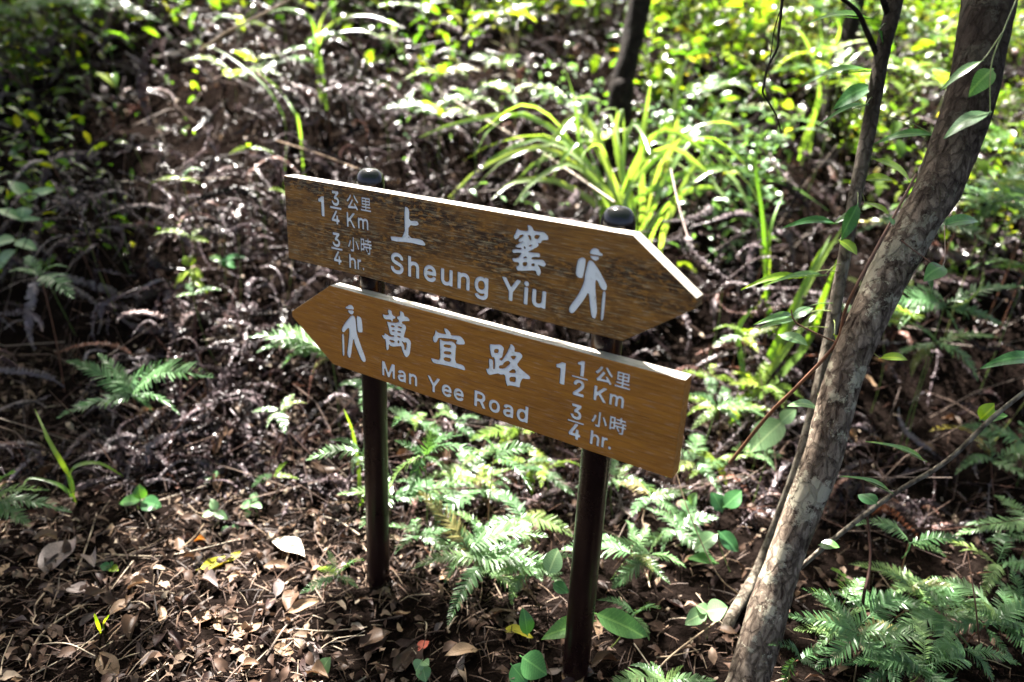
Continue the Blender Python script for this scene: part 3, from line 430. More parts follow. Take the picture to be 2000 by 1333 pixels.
 "dist_l":[[[746.6,740.4],[745.5,741],[745.1,742.3],[745,771.3],[744.5,772],[743.8,772.2],[737.4,772.3],[736.1,772.6],[735.4,773.9],[735.4,777.9],[735.7,778.6],[736.2,779.2],[739.9,780.5],[747.7,785.8],[749.3,786.1],[754.8,786],[756,785.5],[756.4,784],[756.3,741.9],[755.9,740.9],[754.8,740.4]],[[788.8,768],[788,768.4],[787.7,769.3],[787.6,789.4],[787.3,789.8],[786.8,790],[782.2,790],[781.3,790.3],[780.8,791.2],[780.8,793.9],[781,794.4],[781.4,794.8],[784,795.7],[789.6,799.4],[790.7,799.6],[794.7,799.6],[795.5,799.2],[795.8,798.1],[795.8,769],[795.4,768.3],[794.7,768]],[[770.6,762.5],[805,762.5],[805,766.2],[770.6,766.2]],[[777,726.1],[775.9,726.6],[775.3,727.6],[775.2,730.2],[775.6,731.4],[789.4,745.4],[791.1,748],[791.5,749],[791.6,750.1],[791.2,751.7],[790.1,752.9],[788.4,753.5],[786.2,753.5],[784.8,753.1],[783.7,752.2],[783,751],[782.6,749],[781.9,748.2],[780.6,747.8],[776.9,747.9],[775.8,748.6],[775.4,749.7],[775.6,751.6],[776.3,753.9],[777.4,755.7],[778.9,757.3],[780.8,758.7],[782.8,759.6],[785.6,760.2],[788.4,760.2],[790.6,759.9],[792.6,759.2],[794,758.5],[795.3,757.6],[796.9,756.1],[797.9,754.6],[798.5,753.2],[798.9,751.5],[798.8,748.1],[798,745.5],[796.2,742.8],[793.5,739.7],[787.6,733.9],[787.3,733.1],[788.2,732.8],[797.2,732.8],[798.5,732.5],[799.2,731.9],[799.5,731.1],[799.5,728.2],[799.3,727.2],[798.5,726.4],[797.3,726.1]],[[849.5,766.8],[848.4,767.3],[846.6,770],[845.8,770.4],[828.9,769.4],[823.9,768.8],[823.2,768.9],[822.6,769.5],[821.5,772.1],[821.7,773.2],[823.7,774.8],[826.8,778.4],[830.5,783.6],[833.8,789.1],[834.5,789.8],[835.8,789.9],[838.5,788.9],[839.2,788.2],[839.4,787.3],[836.6,782.6],[831.4,775.5],[831.2,774.9],[832.1,774.7],[842,775.3],[842.2,775.5],[842.2,775.9],[839.7,779],[839.5,780.1],[840,780.8],[840.9,781.4],[842.7,782],[843.8,782],[845.1,780.8],[849.1,776],[851.8,772.3],[853.3,769.9],[853.4,769],[852.8,768.2],[850.5,767]],[[821.8,782.3],[818.8,784.4],[818.5,785.1],[818.7,785.9],[821.7,788.6],[824.3,791.5],[826.7,795.1],[829,799.2],[829.5,799.5],[830.2,799.5],[833.3,798.7],[834,797.9],[833.9,796.9],[832,793],[829.9,789.9],[827.9,787.2],[824.7,783.8],[822.9,782.4]],[[851.1,782.3],[849.8,783.1],[847.3,785.5],[842.5,791.3],[838.8,797],[838.7,798],[839.3,798.7],[842.2,799.8],[842.9,799.8],[843.5,799.5],[846.2,795.4],[848.9,791.9],[851.7,789],[854.8,786.2],[855,785.4],[854.6,784.7],[852.2,782.4],[851.7,782.2]],[[859.8,767.4],[859.3,767.7],[859.1,768.4],[859.1,770.5],[859.6,771.2],[872.1,771.3],[872.7,771.5],[872.9,772],[872.9,774.2],[872.7,774.6],[872.4,774.8],[862.4,774.9],[861.8,775],[861.5,775.4],[861.4,777.9],[861.6,778.4],[861.9,778.6],[872.2,778.7],[872.7,779],[872.9,779.6],[872.9,781],[872.4,781.4],[863.6,781.4],[863,781.5],[862.7,781.9],[862.6,782.8],[862.6,797.1],[862.8,798.1],[863.2,798.4],[864,798.4],[886.3,798.4],[887.3,798.2],[887.6,797.8],[887.6,797.1],[887.6,782.8],[887.5,781.9],[887.2,781.5],[886.6,781.4],[877.5,781.4],[877,781],[877,779.6],[877.1,779],[877.7,778.7],[888.3,778.6],[888.6,778.4],[888.8,777.9],[888.7,775.4],[888.4,775],[887.8,774.9],[877.5,774.8],[877.1,774.6],[877,774.2],[877,772],[877.2,771.5],[877.8,771.3],[890,771.2],[890.4,770.9],[890.6,770.4],[890.6,768.3],[890.4,767.7],[890,767.5],[889.3,767.4]],[[866.9,785.1],[872.6,785.2],[873,785.7],[873,787.7],[872.7,788],[872.2,788.2],[866.8,788.1],[866.4,787.6],[866.4,786],[866.5,785.4]],[[877.4,785.1],[883.3,785.2],[883.7,785.7],[883.6,787.7],[883.4,788],[882.9,788.2],[877.3,788.1],[876.9,787.6],[876.9,786],[877,785.4]],[[866.9,791.8],[872.6,791.8],[873,792.4],[873,794.3],[872.7,794.6],[872.2,794.7],[866.8,794.6],[866.4,794.2],[866.4,792.7],[866.5,792.1]],[[877.4,791.8],[883.3,791.8],[883.7,792.4],[883.6,794.3],[883.4,794.6],[882.9,794.7],[877.3,794.6],[876.9,794.2],[876.9,792.7],[877,792.1]],[[820.5,728],[819.8,728.2],[819.4,728.6],[819,729.7],[819,756.3],[819.1,757.1],[819.4,757.7],[819.8,758.1],[820.5,758.3],[823.8,758.3],[825,758.1],[825.6,757.6],[825.9,756.5],[825.9,747.4],[826,746.9],[826.2,746.7],[827.2,747.3],[838.5,757.9],[839.2,758.2],[840.3,758.3],[844.2,758.3],[845.2,758],[845.8,757.1],[845.4,756.2],[834.4,745.7],[833.9,744.9],[834.4,744],[845.4,730.4],[845.8,729.4],[845.5,728.6],[844.9,728.2],[844,728],[840.2,728],[839,728.4],[829.7,739.8],[829.2,740.2],[828.8,740.3],[828.2,740.1],[827.2,739.3],[826.2,738.3],[825.9,737.7],[825.8,729.7],[825.6,728.7],[825.1,728.2],[824.3,728]],[[852.9,728.1],[852.3,728.3],[851.9,728.7],[851.6,729.9],[851.6,749.4],[851.8,750.4],[852.2,750.9],[853.1,751.2],[855.8,751.2],[856.5,751.1],[857.7,750.4],[860.4,751.5],[862.8,751.6],[865.1,750.9],[867,749.4],[867.5,749.2],[869.5,750.5],[871,751.2],[872.8,751.6],[874.6,751.6],[876.3,751.3],[877.8,750.7],[878.8,749.9],[880,748.6],[881.2,746.2],[881.6,743.6],[881.6,729.8],[881.4,729],[881,728.4],[880.1,728.1],[877.3,728.1],[876.5,728.4],[876,729],[875.9,730],[875.9,742.5],[875.7,744.1],[875.4,744.9],[874.8,745.6],[874,746],[872.9,746.1],[871.7,746],[870.7,745.5],[870,744.7],[869.6,743.7],[869.5,742.3],[869.5,729.9],[869.3,728.9],[868.8,728.3],[867.9,728.1],[865.2,728.1],[864.2,728.5],[863.9,729],[863.7,729.8],[863.7,744.1],[863.3,744.9],[862.8,745.6],[861.9,746],[860.8,746.1],[859.7,746],[858.7,745.4],[857.9,744.6],[857.5,743.5],[857.4,730],[857.3,729],[856.8,728.4],[856.2,728.1]]],
 "time_l":[[[784.4,676.2],[782,676.7],[780,677.4],[778.2,678.4],[776.6,679.9],[775.5,681.3],[774.7,683],[774.3,685],[774.5,686.3],[775.1,686.9],[775.9,687.2],[780.1,687.1],[781,686.4],[781.8,684.4],[782.8,683.4],[784.6,682.7],[786.8,682.5],[788.8,683],[790.3,684],[790.8,684.8],[791.1,685.7],[791,687.5],[790.1,689.2],[788.5,690.2],[786.5,690.7],[782.5,690.8],[781.8,691],[781.3,691.5],[780.9,692.8],[780.9,695],[781.2,695.9],[786,701.4],[786.3,702.2],[785.5,702.5],[777.9,702.6],[776.7,702.8],[776.1,703.4],[775.8,704.2],[775.9,707.7],[776.6,708.6],[777.8,708.9],[794.4,708.9],[795.7,708.8],[796.4,708.3],[796.8,707.5],[796.9,705],[796.7,704],[790.7,697.2],[790.3,696.4],[790.6,696],[792.6,695.2],[794.4,694.1],[796,692.5],[797,691.1],[797.7,689.5],[798.1,687.4],[798.1,685.1],[797.6,683],[796.9,681.5],[795.7,679.9],[794.2,678.5],[792.6,677.6],[790.8,676.8],[788.7,676.3]],[[769,669.2],[804.7,669.2],[804.7,673.1],[769,673.1]],[[789.6,633.9],[788.6,634.3],[788,635.2],[787.8,639.5],[787.4,640.2],[786.5,640.4],[774.6,640.4],[773.9,640.7],[773.4,641.1],[773,641.7],[772.9,642.5],[772.9,645.2],[773.4,646.5],[785.7,666.9],[786.6,667.9],[787.8,668.2],[790.9,668.2],[791.9,668],[792.8,667.1],[792.8,666],[782.6,648.6],[782.2,647.9],[782.3,647.5],[782.6,647.2],[783.3,647.1],[786.8,647.1],[787.6,647.4],[787.9,648.1],[787.9,654.5],[788.2,655.7],[788.8,656.3],[789.6,656.6],[793.3,656.6],[794.4,656.1],[794.9,655],[795.2,647.6],[795.7,647.2],[797.7,647.1],[798.5,646.8],[799.2,646],[799.4,645],[799.4,642.2],[798.9,641.1],[798.1,640.5],[795.8,640.3],[795.2,639.9],[795,635.7],[794.5,634.5],[793.9,634.1],[793.2,633.9]],[[830.1,675],[828.8,675.1],[828.2,675.6],[827.1,678.1],[827.1,679],[827.4,679.6],[828.1,679.8],[832.6,679.8],[833.1,679.9],[833.3,680.2],[833.5,706.3],[833.7,706.9],[834.3,707.3],[837.3,707.3],[838.1,706.8],[838.3,705.9],[838.2,678.1],[837.5,676.6],[836.9,676],[836.1,675.6],[833.5,675.1]],[[848.5,681.8],[848,682.1],[847.7,682.6],[846.8,685.8],[845.3,689.6],[841.4,697.4],[841.5,698.1],[841.9,698.7],[844.4,699.7],[845.2,699.7],[845.8,699.3],[848,695.6],[850.8,689.7],[852.5,684.6],[852.5,683.6],[852,682.9],[849.4,681.8]],[[822.1,682.4],[819.5,683.9],[819.2,684.6],[819.3,685.3],[821.2,688.4],[822.6,691.3],[823.5,693.9],[824.9,698.9],[825.4,699.3],[826.1,699.5],[828.9,699],[829.6,698.3],[829.7,697.3],[828.6,693.3],[827.3,689.4],[825.6,685.9],[823.9,683.2],[823.1,682.4]],[[878.4,674.3],[877.9,674.6],[877.6,675],[876.9,677.1],[877.1,678.1],[877.4,678.2],[881.8,678.2],[882.2,678.4],[882.5,678.7],[882.5,686.3],[882.4,686.8],[881.9,687.1],[875.8,687.1],[875,686.9],[875.2,686.3],[878.1,682.7],[879.2,680.7],[879.2,680.2],[879,679.8],[877.1,678.4],[876.1,678.4],[875.5,678.6],[873.4,681.9],[871,684.6],[870.8,685.1],[870.9,685.7],[872,686.8],[871.8,687.1],[870.9,687.1],[869.7,687.1],[869.3,686.7],[869.2,682.3],[869,681.7],[868.7,681.4],[868,681.3],[861.7,681.2],[861.2,680.8],[861.1,679],[860.7,678.4],[858,678.3],[857.5,678.4],[857.2,678.7],[857,679.8],[857,705.1],[857.1,706],[857.5,706.4],[858.3,706.5],[867.6,706.5],[868.8,706.3],[869.1,705.8],[869.3,703.6],[869.2,698.2],[869.4,697.8],[870,697.6],[876.6,697.6],[877.5,697.9],[877.6,699.8],[877.3,700.5],[876.6,700.7],[870.4,700.8],[870,701],[869.7,701.5],[869.7,703.4],[869.9,704.1],[870.6,704.5],[876.6,704.6],[877.3,704.7],[877.6,705.4],[877.7,708.1],[878.2,708.8],[880.8,708.9],[881.6,708.6],[881.9,707.9],[881.9,705.2],[882.4,704.7],[888.9,704.6],[889.4,704.4],[889.8,704.1],[889.9,701.7],[889.5,700.9],[888.8,700.7],[882.4,700.6],[881.9,700.1],[881.9,698.3],[882.1,697.8],[882.6,697.6],[890.3,697.6],[891.2,697.2],[891.4,696.6],[891.4,694.9],[891.1,694],[890.4,693.7],[887.2,693.6],[886.9,693.3],[886.7,692.6],[886.8,691.5],[887.1,691.1],[890.2,690.9],[890.8,690.7],[891.1,689.9],[891,687.7],[890.4,687.2],[887.4,687.1],[886.8,686.7],[886.7,677.4],[886.5,676.3],[886,675.4],[885,674.8],[883.6,674.4]],[[861.7,685.2],[864.4,685.2],[865,685.7],[865,691.2],[864.9,691.7],[864.6,692],[861.8,692.1],[861.2,691.6],[861.1,686],[861.3,685.5]],[[869.7,691],[881.8,691],[882.4,691.4],[882.5,693],[882.2,693.5],[881.6,693.6],[869.9,693.6],[869.4,693.4],[869.2,692.8],[869.3,691.4]],[[861.7,696.1],[864.3,696],[864.9,696.4],[865,701.5],[865,702.1],[864.7,702.4],[861.9,702.5],[861.3,702.2],[861.1,696.9],[861.3,696.3]],[[821.6,635.2],[821,635.4],[820.5,635.8],[820.2,636.9],[820.2,664.3],[820.5,665.1],[821.2,665.6],[824.8,665.7],[825.8,665.3],[826.2,664.6],[826.3,658.6],[826.5,657.9],[827,657.8],[828.9,658.6],[830.6,658.9],[832.4,658.9],[834.1,658.6],[835.6,658],[836.8,657.3],[838.1,656],[839,654.7],[839.8,652.7],[840.1,650.6],[840.1,636.6],[839.7,635.6],[838.7,635.2],[835.5,635.2],[834.8,635.4],[834.4,635.9],[834.1,637],[834.1,649.2],[833.9,650.9],[833.4,652],[832.6,652.8],[831.4,653.3],[829.9,653.3],[828.7,653],[827.6,652.4],[826.8,651.4],[826.4,650.3],[826.3,637.1],[826.1,636.1],[825.7,635.5],[825,635.2]],[[845.5,636],[844.6,636.5],[844.2,637.6],[844.2,656.8],[844.4,658],[844.9,658.6],[845.7,658.8],[848.6,658.8],[850.2,658.1],[853.1,659],[855.3,659.1],[856.2,658.9],[856.8,658.5],[857.1,657.7],[857.1,654.9],[856.8,654],[855.9,653.5],[853.4,653.5],[852.1,653.2],[850.9,652.3],[850.2,651.1],[850.1,649.8],[850.1,637.8],[849.9,636.8],[849.5,636.3],[848.8,636]],[[865.7,640],[864.7,642.6],[862.2,643.7],[859.8,642.6],[858.8,639.9],[859.8,637.3],[862.3,636.2],[864.7,637.3]]],
 "Sheung":[[[333.2,881.5],[329.9,882],[326.4,883.1],[323.6,884.7],[321.3,886.6],[319.5,888.9],[318.2,891.7],[317.7,894.5],[318.2,896.1],[319,896.7],[320.2,897],[326.2,896.8],[327.4,896],[328.5,893.1],[330.1,891.6],[332.9,890.4],[336.6,890],[340.2,890.5],[343.2,892],[344.7,894.1],[344.9,895.4],[344.7,896.6],[343.7,897.8],[341.9,898.8],[328.8,902.6],[325.9,903.9],[323.2,905.6],[320.9,907.9],[319.5,910.4],[318.9,912.9],[319,916.6],[319.8,919.2],[321.4,921.7],[323.4,923.8],[326.2,925.7],[329.1,926.9],[332.6,927.7],[336.4,928],[340.2,927.8],[343.4,927.1],[346.4,925.9],[348.8,924.5],[351,922.6],[352.8,920.2],[353.8,917.9],[354.2,915.2],[353.7,913.7],[352.9,913.1],[351.9,912.9],[346,913],[344.8,913.9],[343.5,916.6],[342.2,917.9],[339.6,919],[336.3,919.4],[332.8,918.9],[330.3,917.6],[329,915.7],[329.1,913.4],[330,912.2],[332,911.1],[345.2,907.2],[347.6,906.1],[350.5,904.3],[352.8,902],[354.3,899.3],[354.9,896],[354.8,893.1],[354,890.5],[352.3,887.7],[349.9,885.3],[347.3,883.7],[344.4,882.5],[341.1,881.7],[338.5,881.4]],[[368,882],[366.3,882.9],[365.8,884.5],[365.8,925.2],[366.3,926.5],[367.5,927.2],[373.3,927.3],[374.8,926.8],[375.5,925.6],[375.7,917.1],[376,916],[376.8,915.9],[379.7,916.8],[382.3,917.2],[385.3,917.2],[388,916.8],[390.3,916],[392.4,914.7],[394.3,912.9],[395.7,911],[396.8,908.1],[397.3,905],[397.3,884.1],[396.7,882.7],[395.1,882],[389.8,882],[388.8,882.4],[388.1,883],[387.6,884.7],[387.6,902.7],[387.3,905.2],[386.6,906.8],[385.3,908],[383.5,908.7],[381.3,908.8],[379.4,908.4],[377.7,907.4],[376.6,906.1],[375.8,904.3],[375.6,884.8],[375.4,883.3],[374.7,882.5],[373.6,882.1]],[[423.4,881.5],[419.9,882.2],[416.9,883.5],[413.7,885.6],[411.4,888.2],[409.7,891.1],[408.6,894.4],[408.2,897],[408.2,902],[408.9,905.3],[410.3,908.8],[412.3,911.6],[414.6,913.8],[417.5,915.6],[420.4,916.7],[423.9,917.2],[427.4,917.2],[430.8,916.6],[434,915.3],[436.8,913.5],[439.2,911],[440.9,908.1],[441.9,905.1],[442.4,901.6],[442.3,897.4],[441.5,896.3],[439.9,895.9],[419.5,895.8],[418.9,895.6],[418.6,895.1],[419.1,893.4],[420.1,892],[421.4,890.9],[423.1,890.2],[424.9,889.8],[427.7,889.9],[429.9,890.5],[431.4,891.6],[433.1,894],[434.5,894.5],[440.4,893.2],[441.5,892.2],[441.7,890.9],[441,888.9],[439.4,886.6],[437.5,884.9],[434.9,883.3],[432.4,882.2],[429.6,881.6]],[[419.8,904.1],[430.5,904],[431.4,904.3],[431.7,905.1],[430.8,906.7],[429.2,908],[427.2,908.8],[424.9,908.9],[422.3,908.3],[420.3,907],[419,905.1],[419.1,904.4]],[[464.7,881.8],[461.1,882.7],[458.1,884.4],[455.6,887],[454.1,890.2],[453.5,892.6],[453.3,896.2],[453.3,914],[453.6,915.7],[454.9,916.7],[457.5,916.9],[461.3,916.7],[462.2,916.4],[462.8,915.7],[463.1,914],[463.3,894],[464,892.3],[465.2,891.1],[466.9,890.3],[468.8,890.1],[471,890.4],[472.8,891.3],[474,892.6],[474.8,894.4],[475.1,896.9],[475.1,914.2],[475.5,915.7],[476.3,916.5],[477.5,916.8],[482,916.8],[483.6,916.5],[484.5,915.7],[484.8,914.2],[484.8,885.1],[484.5,883.3],[483.6,882.5],[482.3,882.2],[477.3,882.2],[474.8,883.4],[469.9,881.9]],[[497.9,882],[496.3,882.9],[495.7,884.5],[495.7,913.9],[496.1,915.8],[496.8,916.5],[497.8,916.8],[502.3,916.9],[503.7,916.7],[505.2,915.7],[505.9,915.5],[510.2,917],[514.3,917.3],[517.8,916.8],[521.3,915.4],[523.5,913.7],[525.2,911.7],[526.3,909.6],[527,907],[527.3,904.2],[527.3,885.1],[526.8,883],[526.1,882.4],[525.2,882.1],[520.7,882],[519,882.2],[517.9,883.2],[517.6,884.7],[517.5,902.7],[517.3,905],[516.6,906.7],[515.5,907.8],[513.7,908.6],[511.7,908.8],[509.6,908.5],[507.8,907.6],[506.6,906.3],[505.8,904.5],[505.6,884.8],[505.3,883.3],[504.6,882.5],[503.5,882.1]],[[552.6,869.9],[547.4,871.1],[543.6,873.1],[541.3,875.2],[540,877],[539.6,878.4],[540,879.5],[541,880.3],[544.2,882],[546.3,882.5],[547.6,882],[549.8,879.7],[551.8,878.6],[554.8,878],[557.7,878.2],[560,878.9],[561.5,880],[562.5,881.7],[562.6,883.5],[562.3,883.9],[561.8,884],[558.8,882.9],[556,882.5],[551,882.7],[546.8,884.1],[544.5,885.5],[542.5,887.2],[539.8,890.9],[538.3,895.8],[538.1,902.3],[539.3,907],[541,910.3],[543.1,912.8],[545.9,915],[549.4,916.6],[552.7,917.2],[556,917.3],[559.1,916.7],[562.4,915.5],[565.1,916.8],[570.9,916.7],[572.2,915.7],[572.5,914.1],[572.5,882.6],[572.2,880.2],[571.6,878.2],[570.7,876.3],[568.9,874.2],[567,872.7],[564.8,871.5],[562.1,870.6],[559.2,870]],[[554.8,890.8],[558,891.2],[560.4,892.6],[562.1,895.1],[562.8,898.4],[562.6,902.4],[561.3,905.9],[558.9,908.1],[555.9,908.9],[552.6,908.4],[550.1,906.7],[548.6,904.1],[547.8,900.2],[548.3,896.3],[549.6,893.4],[551.8,891.6]]],
 "Yiu":[[[622.2,882],[620.7,882.7],[620.1,884.1],[620,898.9],[619.8,900.5],[604.1,923.7],[603.5,925.1],[603.7,926.2],[604.6,927.1],[606,927.4],[611.8,927.3],[613.4,926.8],[614.6,925.5],[624.1,911.5],[625.1,910.7],[626,911.4],[636.5,926.7],[638.5,927.4],[643.9,927.4],[645.3,927.1],[646,926.6],[646.5,925.9],[646.6,925.1],[646.2,924.1],[630.2,900.5],[630,884.7],[629.8,883.3],[629.1,882.5],[628,882.1]],[[656.7,882],[655.2,882.7],[654.5,884.4],[654.6,914.9],[655.2,916.1],[656.3,916.7],[661.9,916.8],[663.6,916.1],[664.2,914.4],[664.2,884],[663.6,882.7],[662.5,882.1]],[[658.7,918.2],[656.4,918.9],[654.5,920.5],[653.7,922.2],[653.7,924.5],[654.6,926.3],[656.3,927.8],[658.2,928.5],[660.7,928.5],[662.6,927.8],[664.4,926.3],[665.2,924.5],[665.3,922.6],[664.5,920.7],[662.9,919.1],[660.8,918.3]],[[683.9,881.8],[680.3,882.7],[677.2,884.4],[674.8,887],[673.2,890.2],[672.7,892.6],[672.5,896.2],[672.5,914],[672.8,915.7],[674,916.7],[676.6,916.9],[680.4,916.7],[681.3,916.4],[682,915.7],[682.3,914],[682.5,894],[683.2,892.3],[684.4,891.1],[686,890.3],[688,890.1],[690.1,890.4],[691.9,891.3],[693.2,892.6],[694,894.4],[694.3,896.9],[694.3,914.2],[694.6,915.7],[695.4,916.5],[696.6,916.8],[701.2,916.8],[702.7,916.5],[703.7,915.7],[704,914.2],[704,885.1],[703.7,883.3],[702.8,882.5],[701.5,882.2],[696.5,882.2],[693.9,883.4],[689.1,881.9]]],
 "Man":[[[289.7,634],[288.4,634.7],[288,636.1],[288,667.5],[288.1,668.6],[288.5,669.3],[290,669.9],[295.4,669.9],[296.7,669.7],[297.5,669.2],[307,647.4],[307.7,646.6],[308.5,647.4],[317.8,669.2],[318.6,669.7],[319.7,669.9],[325.4,669.9],[326.7,669.4],[327.2,668.6],[327.4,667.2],[327.4,636.3],[327.2,635.2],[326.8,634.6],[325.5,634],[321.4,634],[320.3,634.3],[319.6,635.1],[319.4,636.3],[319.4,650.5],[319.1,652.1],[318.7,651.9],[318.1,650.8],[311.1,634.9],[310.6,634.4],[309.9,634.1],[306.9,634],[305.2,634.2],[304.1,635.1],[297.3,650.6],[296.7,651.8],[296.2,652.2],[295.9,651.8],[295.8,650.7],[295.7,635.2],[295.2,634.5],[294.3,634.1]],[[343.5,633.6],[341.1,634.1],[339.2,634.9],[337.4,636.2],[336,637.9],[335.2,639.4],[334.7,641.2],[334.7,643.9],[335.2,645.6],[336.8,648],[339.2,649.6],[343,650.8],[351.1,651.9],[351.8,652.4],[351.7,653.5],[351.1,654.4],[349.9,655.1],[348.4,655.3],[346.6,655.2],[345.3,654.9],[344.3,654.3],[342.1,652],[340.8,651.8],[336.3,653.1],[335.6,654],[335.6,655.2],[336.7,657],[338.1,658.6],[339.8,659.9],[342,660.9],[344.4,661.6],[346.8,661.9],[349.5,661.9],[352.3,661.4],[354.8,660.4],[356.8,659],[358.3,657.1],[359.3,655],[359.7,652.2],[359.5,635.4],[358.9,634.5],[357.8,634.1],[353.8,634.1],[351.8,634.9],[348,633.7]],[[345.1,640.2],[347.8,640.2],[350.1,641.2],[351,642],[351.6,643],[351.9,644.3],[351.7,645.1],[350.8,645.4],[346.3,644.8],[344.4,644.4],[343.2,643.8],[342.5,642.8],[342.7,641.5],[343.5,640.6]],[[368.8,634],[367.5,634.7],[367.1,636],[367,659.2],[367.4,660.8],[367.9,661.3],[368.7,661.5],[372.3,661.6],[373.4,661.4],[374.6,660.6],[375.1,660.5],[378.5,661.7],[381.7,661.9],[384.5,661.5],[387.3,660.4],[389.1,659],[390.3,657.5],[391.2,655.8],[391.8,653.8],[392,651.6],[392,636.5],[391.7,634.8],[391.1,634.3],[390.4,634.1],[386.8,634],[385.5,634.2],[384.6,634.9],[384.3,636.1],[384.3,650.4],[384.1,652.2],[383.6,653.5],[382.7,654.4],[381.3,655.1],[379.7,655.2],[378,654.9],[376.6,654.2],[375.6,653.2],[375,651.8],[374.8,636.2],[374.6,635],[374.1,634.4],[373.2,634.1]]],
 "Yee":[[[435.5,634],[434.3,634.6],[433.8,635.7],[433.8,647.6],[433.6,648.8],[421,667.5],[420.5,668.6],[420.7,669.5],[421.4,670.1],[422.5,670.4],[427.1,670.4],[428.5,669.9],[429.4,668.9],[437,657.6],[437.8,657.1],[438.6,657.6],[447,669.8],[448.5,670.4],[452.9,670.4],[454,670.2],[454.6,669.8],[455,669.2],[455.1,668.6],[454.8,667.8],[441.9,648.8],[441.8,636.2],[441.6,635],[441,634.4],[440.2,634.1]],[[472,633.6],[469.2,634.2],[466.8,635.2],[464.2,636.9],[462.4,638.9],[461,641.3],[460.1,643.9],[459.8,646.1],[459.8,650],[460.4,652.7],[461.5,655.5],[463.1,657.8],[465,659.5],[467.3,660.9],[469.6,661.8],[472.4,662.3],[475.2,662.3],[478,661.7],[480.5,660.8],[482.7,659.3],[484.7,657.3],[486.1,654.9],[486.9,652.5],[487.3,649.7],[487.2,646.4],[486.5,645.5],[485.3,645.1],[468.9,645.1],[468.4,644.9],[468.1,644.5],[468.5,643.2],[469.3,642.1],[470.4,641.2],[471.8,640.6],[473.2,640.3],[475.4,640.3],[477.3,640.8],[478.4,641.7],[479.8,643.6],[480.9,644.1],[485.7,643],[486.5,642.2],[486.7,641.2],[486.1,639.5],[484.9,637.7],[483.3,636.3],[481.3,635],[479.2,634.2],[477,633.7]],[[469.1,651.7],[477.7,651.7],[478.5,651.9],[478.7,652.5],[477.9,653.8],[476.6,654.9],[475.1,655.5],[473.2,655.6],[471.2,655.1],[469.5,654],[468.5,652.5],[468.6,651.9]],[[504.2,633.6],[501.4,634.2],[499,635.2],[496.5,636.9],[494.6,638.9],[493.2,641.3],[492.4,643.9],[492,646.1],[492.1,650],[492.6,652.7],[493.8,655.5],[495.4,657.8],[497.2,659.5],[499.5,660.9],[501.8,661.8],[504.6,662.3],[507.4,662.3],[510.2,661.7],[512.8,660.8],[515,659.3],[516.9,657.3],[518.3,654.9],[519.1,652.5],[519.5,649.7],[519.4,646.4],[518.7,645.5],[517.5,645.1],[501.1,645.1],[500.6,644.9],[500.4,644.5],[500.8,643.2],[501.6,642.1],[502.7,641.2],[504,640.6],[505.5,640.3],[507.7,640.3],[509.5,640.8],[510.6,641.7],[512,643.6],[513.1,644.1],[517.9,643],[518.7,642.2],[519,641.2],[518.4,639.5],[517.1,637.7],[515.6,636.3],[513.5,635],[511.4,634.2],[509.2,633.7]],[[501.3,651.7],[510,651.7],[510.7,651.9],[510.9,652.5],[510.2,653.8],[508.9,654.9],[507.3,655.5],[505.5,655.6],[503.4,655.1],[501.8,654],[500.7,652.5],[500.8,651.9]]],
